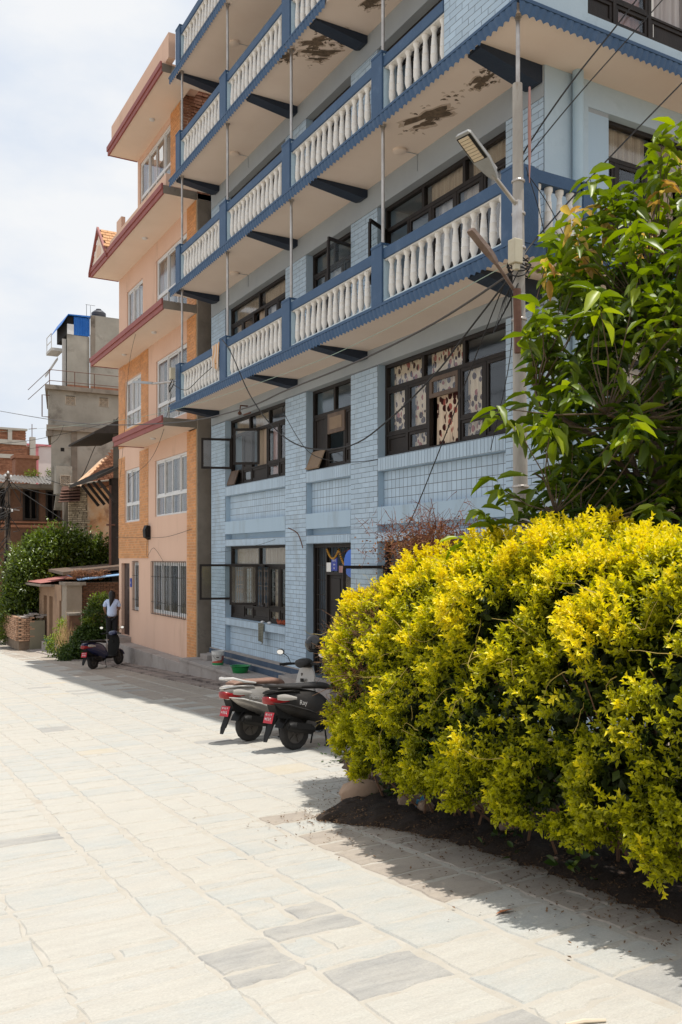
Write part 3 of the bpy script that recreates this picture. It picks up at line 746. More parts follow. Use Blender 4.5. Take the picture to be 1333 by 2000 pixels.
def wooden_window(fr, u0, u1, z0, z1, cols, zt, zl, tcols, low, cur=None, tcur=None, label=None):
    """cols: list of (fraction, fill) fills: glass, wood, none; zt transom height, zl low panel height"""
    mb = MB(); f = .06
    fr.box(mb, u0, u1, FW_, FW_ + .09, z0, z0 + f); fr.box(mb, u0, u1, FW_, FW_ + .09, z1 - f, z1)
    fr.box(mb, u0, u0 + f, FW_ + .001, FW_ + .089, z0 + f, z1 - f); fr.box(mb, u1 - f, u1, FW_ + .001, FW_ + .089, z0 + f, z1 - f)
    fr.box(mb, u0 + f, u1 - f, FW_ + .002, FW_ + .088, zt - .03, zt + .035)
    W_ = u1 - u0 - 2 * f; us = [u0 + f]
    for c in cols: us.append(us[-1] + W_ * c[0])
    for u in us[1:-1]: fr.box(mb, u - .03, u + .03, FW_ + .003, FW_ + .087, z0 + f, zt - .03)
    n = len(tcols)
    ts = [u0 + f + W_ * i / n for i in range(n + 1)]
    for u in ts[1:-1]: fr.box(mb, u - .035, u + .035, FW_ + .003, FW_ + .087, zt + .035, z1 - f)
    win = mb.build('window', m_wood, B, bevel=.004, label=label)
    for i in range(n):
        a, b_ = ts[i] + .03, ts[i + 1] - .03
        if i == 0: a = u0 + f
        if i == n - 1: b_ = u1 - f
        pane(fr, a, b_, FW_ + .04, zt + .035, z1 - f, win)
        if tcols[i]: curtain(fr, a + .04, b_ - .03, FW_ + .13, zt + .03, z1 - .02, tcols[i], win, .015)
    for i, c in enumerate(cols):
        a, b_ = us[i] + (.03 if i else 0), us[i + 1] - (.03 if i < len(cols) - 1 else 0)
        zlo = z0 + f
        if low and c[1] != 'door' and not (len(c) > 3 and c[3] == 'full'):
            sash(fr, a, b_, z0 + f, zl - .03, FW_ + .02, win, 'glass' if i % 2 else 'wood', 'low_panel', t=.05)
            mb = MB(); fr.box(mb, a, b_, FW_ + .004, FW_ + .086, zl - .03, zl); mb.build('low_rail', m_wood, win)
            zlo = zl
        if c[1] in ('glass', 'wood'): sash(fr, a, b_, zlo, zt - .03, FW_ + .01, win, c[1])
        if len(c) > 2 and c[2]:
            dx = .02; curtain(fr, a + .03, b_ - .03, FW_ + .13, (z0 + .05), zt, c[2], win)
    return win
# first floor, left bay
w1 = wooden_window(BX, U(20.35), U(16.91), 3.42, 5.06, [(.20, 'none'), (.16, 'wood'), (.27, 'none', m_cplain), (.19, 'glass', m_cpink), (.18, 'glass', None)], 4.66, 3.80, [m_cplain, m_cplain, None], True)
swung(BX, U(20.30), FW_, 3.86, 4.62, -.75, R(72), w1); swung(BX, U(18.6), FW_, 3.82, 4.66, -.62, R(55), w1)
MB().hexa([BX.p(U(20.3), FW_ - .14, 3.46), BX.p(U(19.8), FW_ - .14, 3.46), BX.p(U(19.8), FW_ - .12, 3.44), BX.p(U(20.3), FW_ - .12, 3.44), BX.p(U(20.3), FW_ - .02, 3.8), BX.p(U(19.8), FW_ - .02, 3.8), BX.p(U(19.8), FW_, 3.8), BX.p(U(20.3), FW_, 3.8)]).build('leaning_panel', m_wood2, w1)
# first floor, middle bay
w2 = wooden_window(BX, U(15.92), U(14.10), 3.42, 5.06, [(.31, 'wood'), (.42, 'none'), (.27, 'wood')], 4.52, 3.80, [None, None], True)
BX.box(MB(), U(15.27), U(14.58), FW_ - .015, FW_ + .02, 4.10, 4.50).build('shutter_board', m_wood2, w2, bevel=.01)
BX.box(MB(), U(15.17), U(14.68), FW_ - .022, FW_ - .012, 4.18, 4.42).build('shutter_panel', M('pale_ply', (.22, .15, .10), (.27, .19, .12), 6), w2, bevel=.006)
MB().hexa([BX.p(U(15.98), FW_ - .16, 3.47), BX.p(U(15.4), FW_ - .16, 3.47), BX.p(U(15.4), FW_ - .13, 3.44), BX.p(U(15.98), FW_ - .13, 3.44), BX.p(U(15.92), FW_ - .02, 3.82), BX.p(U(15.34), FW_ - .02, 3.82), BX.p(U(15.34), FW_, 3.82), BX.p(U(15.92), FW_, 3.82)]).build('leaning_panel', M('pale_ply', (.22, .15, .10)), w2, bevel=.008)
# first floor, right bay with leaf-print curtains
w3 = wooden_window(BX, U(13.14), U(9.69), 3.42, 5.06, [(.19, 'glass', m_cleaf), (.19, 'glass', m_cleaf), (.25, 'none', m_cleaf, 'full'), (.19, 'glass', m_cleaf), (.18, 'glass', None)], 4.62, 3.82, [m_cleaf, m_cleaf, None], True)
u0_ = U(13.14) + .06 + .38 * 3.33
sash(BX, u0_ + .03, u0_ + .80, 4.26, 4.59, FW_ + .0, w3, 'glass', 'vent_sash', m_wood2, t=.07)
# ground floor
w4 = wooden_window(BX, U(20.35), U(16.91), .18, 1.94, [(.22, 'none'), (.16, 'glass'), (.28, 'none'), (.17, 'glass', m_cplain), (.17, 'glass')], 1.48, .52, [m_cplain, m_cplain], True)
swung(BX, U(20.28), FW_, .62, 1.50, -.80, R(74), w4); swung(BX, U(18.7), FW_, .56, 1.5, -.66, R(60), w4); swung(BX, U(18.35), FW_, .56, 1.5, .62, R(25), w4)
mb = MB()   # iron grille with scroll bars
for i in range(22):
    u = U(20.2) + i * .15
    mb.tube([BX.p(u, FW_ + .11, .25), BX.p(u, FW_ + .11, 1.42)], .009, 5)
    for s in (.55, .85, 1.15): mb.tube([BX.p(u + .05 * math.sin(a * 6.28), FW_ + .11, s + .07 * math.cos(a * 6.28)) for a in [j / 8 for j in range(9)]], .006, 4, caps=False)
for z in (.5, 1.0, 1.35): mb.tube([BX.p(U(20.25), FW_ + .11, z), BX.p(U(16.95), FW_ + .11, z)], .009, 5)
mb.build('window_grille', M('pale_iron', (.20, .16, .13), (.28, .23, .2), 9), w4)
w5 = wooden_window(BX, U(13.14), U(9.69), .18, 1.94, [(.22, 'none'), (.2, 'glass', m_cplain), (.2, 'glass'), (.2, 'glass'), (.18, 'glass')], 1.48, .52, [None, m_cplain], True)
swung(BX, U(13.10), FW_, .62, 1.52, -.78, R(72), w5)
# upper storeys
for k in (0, 1, 2):
    zf = Z_SLAB[k] + .2; zt_ = (7.84, 10.62, 13.2)[k]
    wa = wooden_window(BX, U(20.35), U(16.91), zf + .4, zt_, [(.2, 'glass', m_cwhite), (.2, 'glass'), (.2, 'none', m_cplain), (.2, 'glass', m_cwhite), (.2, 'glass')], zt_ - .42, zf + .8, [m_cplain, m_cplain], True)
    wb = wooden_window(BX, U(15.92), U(14.10), zf + .0, zt_, [(.3, 'glass'), (.4, 'glass', m_cwhite), (.3, 'wood')], zt_ - .45, zf + .7, [None, None], True)
    wc = wooden_window(BX, U(13.14), U(9.69), zf + .4, zt_, [(.2, 'none'), (.2, 'glass', None), (.2, 'glass', m_cwhite), (.2, 'glass', m_cplain), (.2, 'glass', m_cwhite)], zt_ - .42, zf + .8, [None, m_cplain, m_cplain], True)
    if k == 0:
        swung(BX, U(13.08), FW_, zf + .85, zt_ - .40, .62, R(60), wc); swung(BX, U(14.16), FW_, zf + .2, zt_ - .35, .72, R(75), wb)
    if k == 2:
        swung(BX, U(20.2), FW_, zf + .85, zt_ - .40, .6, R(70), wa); swung(BX, U(18.2), FW_, zf + .85, zt_ - .40, .6, R(65), wa)
        pass
# right-face windows
BY = Fr('Y', 8.9, 8.90)
FW_ = .12
wooden_window(BY, .0, 2.9, 5.95, 7.9, [(.22, 'glass', m_cplain), (.22, 'glass'), (.28, 'none', m_cplain), (.28, 'glass', m_cplain)], 7.35, 6.4, [m_cplain, m_cplain], True)
wooden_window(BY, .0, 2.7, 3.3, 4.9, [(.25, 'glass', m_cleaf), (.25, 'glass', m_cleaf), (.25, 'none', m_cleaf), (.25, 'glass', m_cleaf)], 4.5, 3.7, [m_cleaf, m_cleaf], True)
BY2 = Fr('Y', 8.15, 8.17)
FW_ = .06
wz = wooden_window(BY2, .0, 3.75, 8.58, 11.0, [(.14, 'glass', m_cplain), (.18, 'glass', m_cpink), (.24, 'none', m_cwhite), (.22, 'glass', m_cwhite), (.22, 'glass', m_cplain)], 10.4, 8.95, [m_cplain, None], True)
# white inner frame and pink pelmet of the third light
mb = MB(); a0 = .06 + 3.63 * .32
for (u0, u1, z0, z1) in ((a0 + .04, a0 + .10, 8.66, 10.36), (a0 + .76, a0 + .82, 8.66, 10.36), (a0 + .1, a0 + .76, 10.1, 10.2)): BY2.box(mb, u0, u1, .09, .13, z0, z1)
mb.build('inner_frame', m_balu, wz)
curtain(BY2, a0 + .16, a0 + .74, .16, 9.55, 10.1, m_cpink, wz, .03, 'pelmet')
# rain pipe on the right face
MB().tube([(8.62, 8.80, -.4), (8.62, 8.80, 8.27)], .075, 14).lathe((8.62, 8.80, 6.62), [(.086, 0), (.086, .07)], 14).lathe((8.62, 8.80, 3.9), [(.086, 0), (.086, .07)], 14).build('rain_pipe', M('blue_painted_pipe', (.38, .50, .58), (.42, .54, .62), 3, .5), B, smooth=True)
# front door of the ground floor: dark double door, bars, garland, plaque
FW_ = .15
DR = MB(); BX.box(DR, U(15.92), U(15.84), .16, .26, -.7, 1.94); BX.box(DR, U(14.18), U(14.10), .16, .26, -.7, 1.94); BX.box(DR, U(15.84), U(14.18), .16, .26, 1.86, 1.94)
BX.box(DR, U(15.40), U(15.34), .165, .255, -.7, 1.86); BX.box(DR, U(15.34), U(14.18), .165, .255, 1.32, 1.38)
door = DR.build('door', m_wood, B)
mb = MB()
for i in range(8): BX.box(mb, U(15.84), U(15.40), .2, .215, -.6 + i * .3, -.585 + i * .3)
for i in range(6): BX.box(mb, U(15.8) + i * .07, U(15.8) + i * .07 + .012, .19, .2, -.7, 1.86)
for i in range(8): BX.box(mb, U(15.3) + i * .15, U(15.3) + i * .15 + .012, .2, .212, 1.38, 1.86)
mb.build('door_bars', M('iron_bars', (.05, .04, .035), rough=.5), door)
mb = MB(); BX.box(mb, U(15.34), U(14.78), .22, .26, -.7, 1.32)
for (a, b_, c, d) in ((.1, .46, .1, .75), (.1, .46, .95, 1.35), (.1, .46, 1.5, 1.95)): BX.box(mb, U(15.34) + a, U(15.34) + b_, .205, .221, -.7 + c, -.7 + d)
mb.build('door_leaf', m_wood, door, bevel=.006)
mb = MB(); BX.box(mb, U(14.76), U(14.18), .225, .262, -.7, 1.32); mb.build('door_leaf', m_wood, door)
m_gar = M('marigold', (.55, .28, .03), (.40, .2, .04), 20, .8)
mb = MB()
for (ua, ub, sag) in ((U(15.28), U(14.80), .18), (U(14.80), U(14.25), .26)):
    for i in range(22):
        t = i / 21; u = ua + (ub - ua) * t; z = 1.82 - sag * 4 * t * (1 - t) - (.0 if ub < U(14.5) else .12 * t)
        mb.lathe(BX.p(u, .14, z - .018), [(.008, 0), (.024, .01), (.024, .026), (.008, .036)], 6)
tag(mb.build('garland', m_gar), 'drooping orange marigold garland hung across the top of the dark front door', 'garland')
m_sign = M('blue_enamel', (.03, .05, .30), rough=.5)
sg = thing('door_plaque', 'small blue plaque with white writing hanging above the dark front door', 'sign', BX.p(U(15.06), .16, 1.40))
BX.box(MB(), U(15.13), U(14.99) + .1, .150, .160, 1.40, 1.66).build('plate', m_sign, sg)
def text(body, loc, size, parent, mat, rot, local=False, ext=.0008, name='lettering'):
    c = bpy.data.curves.new(name, 'FONT'); c.body = body; c.size = size; c.align_x = 'CENTER'; c.align_y = 'CENTER'; c.extrude = ext
    c.materials.append(mat); tmp = bpy.data.objects.new('tmp', c); me = bpy.data.meshes.new_from_object(tmp); bpy.data.objects.remove(tmp); me.name = name; o = bpy.data.objects.new(name, me); COL.objects.link(o); o.parent = parent
    o.location = Vector(loc) - (Vector((0, 0, 0)) if local else off_of(parent)); o.rotation_euler = rot; return o
m_wpaint = M('white_lettering', (.75, .75, .75), rough=.6)
RX = (R(90), 0, R(-90))
text('घर नं.', BX.p(U(15.01), .148, 1.60), .07, sg, m_wpaint, RX); text('१२७', BX.p(U(15.01), .148, 1.52), .055, sg, m_wpaint, RX); text('टोल', BX.p(U(15.01), .148, 1.45), .04, sg, m_wpaint, RX)
for (a, b_) in ((U(15.34), U(15.16)), (U(14.47), U(14.30))):
    tag(BX.box(MB(), a, b_, .156, .159, 1.38, 1.56).build('paper_notice', m_balu), 'white paper notice beside the ' + ('blue plaque' if a < 6.1 else 'door post') + ' over the dark front door', 'notice')
BX.box(MB(), U(14.82), U(14.62), .15, .156, 1.37, 1.50).build('pink_picture', m_cpink, door)
MB().lathe(BX.p(U(14.2), .08, 1.55), [(.20, -.03), (.26, -.02), (.27, 0), (.26, .02), (.2, .03)], 24, ax='x').build('blue_disc', M('blue_plastic', (.02, .12, .55), rough=.4), None, smooth=True)
tag(bpy.data.objects['blue_disc'], 'round bright blue plastic tray hung at the right jamb of the front door', 'tray')
# navy skirting and platform
mb = MB(); mb.box(8.04, 8.2, 8.9, 14.05, -.84, -.66); mb.box(8.04, 8.2, 15.95, 21.31, -.84, -.66)
mb.box(7.94, 8.04, 8.9, 14.05, -.92, -.80); mb.box(7.94, 8.04, 15.95, 21.31, -.92, -.80)
mb.build('skirting', M('navy_skirting', (.035, .06, .10), (.05, .08, .13), 3, .7, .2, 30, stain=(.16, .15, .15), sscale=3, samt=.5), B)
mb = MB(); mb.box(7.98, 8.1, 8.9, 14.05, -.80, -.775).box(7.98, 8.1, 15.95, 21.31, -.80, -.775); mb.box(8.05, 8.24, 15.97, 21.31, -.66, -.642); mb.build('skirting_ledge', m_concl, B)
mb = MB()
for i in range(8): mb.box(7.38, 8.1, 8.9 + i * 1.6, 8.9 + (i + 1) * 1.6 - .006, -1.6, -.985); mb.box(7.36, 8.1, 8.9 + i * 1.6, 8.9 + (i + 1) * 1.6 - .004, -.985, -.92)
plat = mb.build('platform', m_concl, kind='structure', bevel=.008)
MB().box(7.55, 8.1, 13.9, 16.1, -.92, -.72).build('door_step', m_concl, plat, bevel=.01)
MB().box(7.4, 7.9, 12.6, 13.4, -.92, -.55).build('stone_block', m_concl, plat, bevel=.015)
MB().box(7.75, 8.05, 20.7, 21.2, -.92, -.78).build('kerb_block', m_concl, plat, bevel=.01)
# ------------------------------------------------------------------ orange building
O = thing('town_house', 'peach town house with orange brick-tile strips, white sliding windows and maroon-edged sunshades', 'building', (7.8, 21.6, -1.5))
OX = Fr('X', 7.85, 29.30)
V_ = lambda y: 29.30 - y
# openings: (y0, y1, z0, z1)
op = [(22.42, 25.30, 2.87, 4.52), (26.88, 28.55, 2.82, 4.52), (22.53, 25.60, .03, 1.53), (26.99, 27.61, .0, 1.52), (28.03, 29.0, -.88, 1.48),
      (26.71, 28.5, 5.88, 7.42), (22.42, 25.2, 5.55, 7.45), (26.55, 28.33, 8.95, 10.32), (22.42, 25.2, 8.30, 10.42), (23.75, 26.88, 12.32, 13.95)]
def wedge(mb, x0, x1, y0, y1, z0, z1):
    k = y1 / y0; xr = max(x1, x0 * k + .5); return mb.hexa([(x0, y0, z0), (x1, y0, z0), (xr, y1, z0), (x0 * k + .12, y1, z0), (x0, y0, z1), (x1, y0, z1), (xr, y1, z1), (x0 * k + .12, y1, z1)])
def wall_with_holes(fr, w0, w1, ua, ub, za, zb, holes, mb):
    """rectangular wall minus holes (u0,u1,z0,z1), split into strips"""
    zs = sorted(set([za, zb] + [z for h in holes for z in h[2:4] if za < z < zb]))
    for i in range(len(zs) - 1):
        z0, z1 = zs[i], zs[i + 1]; zm = (z0 + z1) / 2
        hs = sorted([(h[0], h[1]) for h in holes if h[2] < zm < h[3]]); u = ua
        for (a, b_) in hs:
            if a > u: fr.box(mb, u, min(a, ub), w0, w1, z0, z1)
            u = max(u, b_)
        if u < ub: fr.box(mb, u, ub, w0, w1, z0, z1)
H = [(V_(y1), V_(y0), z0, z1) for (y0, y1, z0, z1) in op]
mb = MB()
wall_with_holes(OX, 0, .25, .0, V_(22.35), -1.2, 11.0, H, mb)
wall_with_holes(OX, 0, .25, V_(27.1), V_(22.9), 11.0, 14.2, H, mb)
OX.box(mb, 0, V_(21.62), .25, .3, -1.2, -1.0)
mb.box(8.1, 13, 29.05, 29.3, -1.5, 11.0); mb.box(8.1, 13, 26.9, 27.1, 11.0, 14.2)
mb.build('wall', m_cream, O)
mb = MB(); mb.box(8.5, 13, 21.9, 29.0, -1.2, 10.9); mb.box(8.5, 13, 23.2, 26.9, 10.9, 14.1); mb.build('room_dark_block', m_dark, O)  # near-black fill painted as the dark rooms behind these windows
# exposed concrete and rough brick on the side facing the camera
mb = MB(); mb.box(7.83, 8.20, 21.60, 21.85, -1.3, 10.98); mb.box(8.16, 13, 21.66, 21.9, -1.3, 10.98); mb.build('concrete_column', m_conc, O, bevel=.01)
mb = MB()
for z in np.arange(-.9, 10.8, .075):
    y_ = 21.64 + random.uniform(-.012, .01); mb.box(8.2, 8.2 + random.uniform(.10, .2), y_, 21.7, z, z + .062)
mb.build('rough_brickwork', m_brickd, O, kind='stuff')
mb = MB()
for i, z in enumerate(np.arange(11.22, 14.75, .085)):
    x = 7.82 + (.0 if i % 2 else .11)
    xx = 7.83
    while xx < 8.62:
        l = random.uniform(.16, .24); y_ = 22.88 + random.uniform(-.03, .02)
        mb.box(xx, min(xx + l, 8.66) - .012, y_, 23.2, z + random.uniform(0, .01), z + .070); xx += l
mb.build('rough_brickwork', m_redbrick, O, kind='stuff')
mb = MB(); mb.box(7.83, 8.68, 22.93, 23.2, 11.2, 14.8); mb.box(8.68, 8.95, 22.9, 23.2, 11.0, 14.85); mb.box(8.95, 13, 22.95, 23.2, 11.0, 14.8); mb.build('side_wall', m_conc, O)
# brick tile zones
zones = [(21.64, 22.35, -1.05, 5.0), (21.64, 22.35, 5.27, 8.0), (21.64, 22.35, 8.25, 10.95), (22.92, 23.72, 11.2, 14.1),
         (25.96, 29.3, 1.65, 2.80), (25.96, 26.86, 2.80, 5.0), (28.57, 29.3, 2.80, 5.0), (25.96, 26.69, 5.3, 8.0), (28.52, 29.3, 5.3, 8.0),
         (26.69, 28.52, 7.44, 8.0), (26.69, 28.52, 5.3, 5.86)]
tl = []; mb = MB()
for (y0, y1, z0, z1) in zones:
    col_ = y1 < 23.8
    w0 = -.045 if col_ else -.012
    OX.box(mb, V_(y1), V_(y0), w0 + .003, .0 if not col_ else .02, z0, z1)
    if y0 == 21.64: OX.box(mb, V_(y1) + .003, V_(y0), .02, .2, z0, z1)
    tl += bond(OX, V_(y1) + .003, V_(y0) - .003, z0, z1, .22, .078, .013, w0 - .008, .011, jit=.001)
mb.build('tile_backing', m_ogrout, O, kind='stuff')
lay(O, 'wall_tile', 'more_wall_tiles', tl, m_otile)
def alu_window(y0, y1, z0, z1, n, zl=None, fr=OX, parent=O, w0=.04, cur=None, hl=None):
    u0, u1 = V_(y1), V_(y0); mb = MB(); f = .055
    for (a, b_, c, d) in ((u0, u1, z0, z0 + f), (u0, u1, z1 - f, z1), (u0, u0 + f, z0 + f, z1 - f), (u1 - f, u1, z0 + f, z1 - f)): fr.box(mb, a, b_, w0, w0 + .09, c, d)
    if zl: fr.box(mb, u0 + f, u1 - f, w0 + .002, w0 + .088, zl - .035, zl + .035)
    o = mb.build('window', m_white, parent, bevel=.004)
    W_ = (u1 - u0 - 2 * f) / n; zb_ = (zl + .035) if zl else z0 + f
    for i in range(n):
        a = u0 + f + W_ * i; b_ = a + W_; dw = .012 + .03 * (i % 2)
        sm = MB()
        for (p, q, c, d) in ((a, b_, zb_, zb_ + .045), (a, b_, z1 - f - .045, z1 - f), (a, a + .04, zb_ + .045, z1 - f - .045), (b_ - .04, b_, zb_ + .045, z1 - f - .045)): fr.box(sm, p, q, w0 + dw, w0 + dw + .028, c, d)
        sm.build('sliding_sash', m_white, o)
        fr.box(MB(), a + .04, b_ - .04, w0 + dw + .01, w0 + dw + .016, zb_ + .045, z1 - f - .045).build('pane', m_glass, o)
        if zl:
            fr.box(MB(), a + .02, b_ - .02, w0 + .03, w0 + .036, z0 + f, zl - .035).build('pane', m_glass, o)
            if i: s2 = MB(); fr.box(s2, a - .018, a + .018, w0 + .004, w0 + .08, z0 + f, zl - .035); s2.build('mullion', m_white, o)
    if cur:
        for (a, b_, m_) in cur: curtain(fr, u0 + (u1 - u0) * a, u0 + (u1 - u0) * b_, w0 + .2, z0 + .03, z1 - .03, m_, o, .025)
    return o
m_cgrey = curtain_mat('grey_curtain', (.30, .25, .20), 'plain')
alu_window(22.42, 25.30, 2.87, 4.52, 4, 3.45, cur=[(.05, .3, m_cgrey), (.45, .98, m_cgrey)])
alu_window(26.88, 28.55, 2.82, 4.52, 3, 3.38, cur=[(.4, .97, m_cgrey)])
w6 = alu_window(22.53, 25.60, .03, 1.53, 4, cur=[(.1, .4, m_cgrey), (.6, .97, m_cgrey)])
w7 = alu_window(26.99, 27.61, .0, 1.52, 1)
for (ww, ya, yb, n) in ((w6, 22.53, 25.60, 20), (w7, 26.99, 27.61, 4)):
    mb = MB()
    for i in range(n + 1): u = V_(yb) + (yb - ya) * i / n; mb.tube([OX.p(u, -.03, .0), OX.p(u, -.03, 1.55)], .009, 5)
    for z in (.0, .35, 1.1, 1.55): mb.bar(OX.p(V_(yb), -.03, z), OX.p(V_(ya), -.03, z), .022, .012)
    mb.build('window_grille', m_cable, ww)
alu_window(26.71, 28.5, 5.88, 7.42, 3, 6.35, cur=[(.05, .95, m_cwhite)])
alu_window(22.42, 25.2, 5.55, 7.45, 3, 6.1, cur=[(.1, .5, m_cgrey)])
alu_window(26.55, 28.33, 8.95, 10.32, 3, cur=[(.05, .6, m_cwhite)])
alu_window(22.42, 25.2, 8.30, 10.42, 3, 9.3, cur=[(.0, .35, m_cwhite)])
alu_window(23.75, 26.88, 12.32, 13.95, 4, 12.85, cur=[(.0, .22, m_cwhite), (.5, 1., m_cwhite), (.28, .4, m_cpink)])
# carved entrance door
mb = MB(); OX.box(mb, V_(29.0), V_(28.03), .10, .16, -.88, 1.48)
for (a, b_) in ((.06, .46), (.52, .92)):
    for (c, d) in ((.1, .7), (.8, 1.5), (1.6, 2.2)): OX.box(mb, V_(29.0) + a, V_(29.0) + b_, .085, .101, -.88 + c, -.88 + d)
dr = mb.build('door', M('carved_brown_door', (.035, .014, .010), (.05, .022, .015), 8, .5, .3, 40), O, bevel=.008)
MB().lathe(OX.p(V_(28.12), .07, .2), [(.03, 0), (.035, .015), (.02, .03)], 10, ax='x').build('handle', m_steel, dr)
sg2 = thing('house_plaque', 'small blue house plaque beside the brown carved door of the peach house', 'sign', OX.p(V_(27.83), -.01, .72))
OX.box(MB(), V_(27.94), V_(27.72), -.016, .0, .72, 1.0).build('plate', m_sign, sg2)
text('४५', OX.p(V_(27.83), -.02, .86), .10, sg2, m_wpaint, RX)
MB().prism([OX.p(V_(25.98) + .0, -.16, 2.28), OX.p(V_(25.98) + .0, -.02, 2.2), OX.p(V_(25.98), -.02, 2.62), OX.p(V_(25.98), -.12, 2.64), OX.p(V_(25.98), -.18, 2.5)], (0, -.26, 0)).build('cable_box', m_black, O, bevel=.01)
# sunshades
def shade(zb, y0, y1, name='sunshade', par=0, yb=None):
    s_ = MB().box(6.96, 7.853, y0, y1, zb, zb + .17); s_.box(7.853, 8.3, y0, 21.66, zb, zb + .17) if y0 < 21.7 else None
    o = s_.build(name, m_cream2, O)
    f = MB(); f.box(6.915, 6.958, y0, y1 + .02, zb - .03, zb + .10); f.box(6.885, 6.93, y0, y1 + .04, zb + .10, zb + .24)
    f.box(6.958, 7.85, y1 + .002, y1 + .03, zb - .02, zb + .22)
    f.build('fascia', m_red, o)
    MB().box(6.93, 7.84, y0 - .012, y0 - .001, zb - .02, zb + .19).build('raw_edge', m_conc, o)
    return o
s1 = shade(5.05, 21.66, 26.4); s2 = shade(8.03, 21.66, 29.34); s3 = shade(10.97, 21.66, 29.34); s4 = shade(14.12, 21.75, 27.12)
MB().box(6.98, 8.2, 21.75, 27.1, 14.29, 14.36).box(7.02, 7.2, 21.5, 27.08, 14.36, 15.0).build('parapet', m_cream, O)
MB().box(7.0, 7.85, 21.7, 27.25, 11.14, 11.2).box(7.02, 7.14, 21.7, 27.25, 11.2, 11.5).build('parapet', m_cream, O)
MB().box(7.13, 7.25, 26.35, 26.9, 11.2, 12.0).build('parapet', m_cream, O)
for (sh, yy_, z) in ((s1, 24.2, 5.05), (s2, 24.1, 8.03), (s2, 27.2, 8.03), (s3, 25.0, 10.97), (s4, 24.3, 14.12)):
    MB().lathe((7.45, yy_, z - .05), [(.03, 0), (.07, .01), (.08, .049)], 12).build('ceiling_light', m_white, sh)
# small gable over the end of the upper shade
mb = MB(); m_roof = M('orange_roof_tile', (.55, .30, .13), (.45, .22, .09), 6, .7, .3, 30)
gy0, gy1, gz0, gzp = 27.25, 29.36, 11.05, 12.15; ym = 28.3
mb.prism([(6.93, gy0, gz0), (6.93, gy1, gz0), (6.93, ym, gzp - .08)], (.5, 0, 0))
gab = mb.build('gable', m_cream2, O)
mb = MB()
for (ya, za, yb_, zb_) in ((gy0 - .08, gz0 - .08, ym, gzp), (gy1 + .08, gz0 - .08, ym, gzp)):
    a = Vector((6.86, ya, za)); b_ = Vector((6.86, yb_, zb_)); mb.prism([a, b_, b_ + Vector((0, 0, .13)), a + Vector((0, 0, .13))], (.07, 0, 0))
mb.build('bargeboard', m_red, gab)
mb = MB()
for sgn, ya in ((1, gy0 - .08), (-1, gy1 + .08)):
    for r in range(8):
        for c in range(7):
            t0 = r / 8; t1 = (r + 1.15) / 8
            ya_ = ya + (ym - ya) * t0; yb_ = ya + (ym - ya) * min(t1, 1); za_ = gz0 + .05 + (gzp - gz0) * t0; zb_ = gz0 + .05 + (gzp - gz0) * min(t1, 1)
            x0 = 6.88 + c * .21 + (.1 if r % 2 else 0); x1 = x0 + .2
            mb.hexa([(x0, ya_, za_ + .02), (x1, ya_, za_ + .02), (x1, yb_, zb_ + .01), (x0, yb_, zb_ + .01), (x0, ya_, za_ + .045), (x1, ya_, za_ + .045), (x1, yb_, zb_ + .02), (x0, yb_, zb_ + .02)])
mb.build('roof_tiles', m_roof, gab, kind='stuff')
pts = [(6.922, 28.3 + .28 * math.cos(a), 11.35 + .33 * math.sin(a)) for a in [math.pi * i / 10 for i in range(11)]]
MB().prism(pts, (.012, 0, 0)).build('niche', m_cream, gab)
# plinth and steps
mb = MB()
for i in range(4): mb.box(7.40, 7.9, 21.72 + i * 1.82, 21.72 + (i + 1) * 1.82 - .005, -2.2, -1.06)
plin = mb.build('plinth', m_concl, O, bevel=.012)
MB().box(7.42, 7.88, 27.85, 29.28, -2.0, -.89).build('door_step', m_concl, O, bevel=.01); MB().box(7.05, 7.40, 27.9, 29.2, -2.2, -1.06).build('door_step', m_concl, O, bevel=.012)
MB().box(7.40, 7.95, 29.0, 29.3, -2.2, -1.06).build('plinth', m_concl, O)

# ------------------------------------------------------------------ grey building behind
G_ = thing('concrete_house', 'tall unplastered grey concrete house with a railed terrace behind the peach house', 'building', (8.8, 46, -2.5))
GF = Fr('Y', 0, 46.0)
mb = MB()
wedge(mb, 8.86, 14, 46.0, 52, 5.5, 8.15); wedge(mb, 9.76, 14, 46.02, 52, 2, 5.5)
wall_with_holes(GF, 0, .3, 8.76, 14, 8.4, 10.2, [(9.57, 10.07, 9.5, 9.95), (11.27, 11.77, 9.55, 10.0)], mb)
wedge(mb, 8.80, 14, 46.3, 52, 8.4, 10.2)
wedge(mb, 9.70, 10.86, 46.3, 50, 10.4, 13.2); wedge(mb, 10.86, 14, 46.2, 52, 10.4, 13.3); wedge(mb, 10.98, 14, 46.25, 52, 13.3, 14.35)
mb.build('wall', m_stucco, G_)
mb = MB(); wedge(mb, 8.5, 14, 45.7, 52, 10.2, 10.42); wedge(mb, 8.58, 14, 45.75, 52, 8.15, 8.4); mb.box(8.66, 8.9, 45.85, 46.3, 7.85, 8.15); mb.box(9.85, 10.15, 45.96, 46.2, 5.5, 8.15)
mb.build('floor_slab', m_conc, G_)
mb = MB(); mb.box(9.0, 9.78, 45.4, 46.1, 4.9, 6.3); mb.prism([(9.0, 45.4, 4.9), (9.78, 45.4, 4.9), (9.78, 46.0, 4.1), (9.0, 46.0, 4.1)], (0, .1, 0))
mb.build('bay_box', m_stucco, G_)
m_lat = M('pierced_block', (.50, .42, .33), (.42, .34, .26), 9, .9)
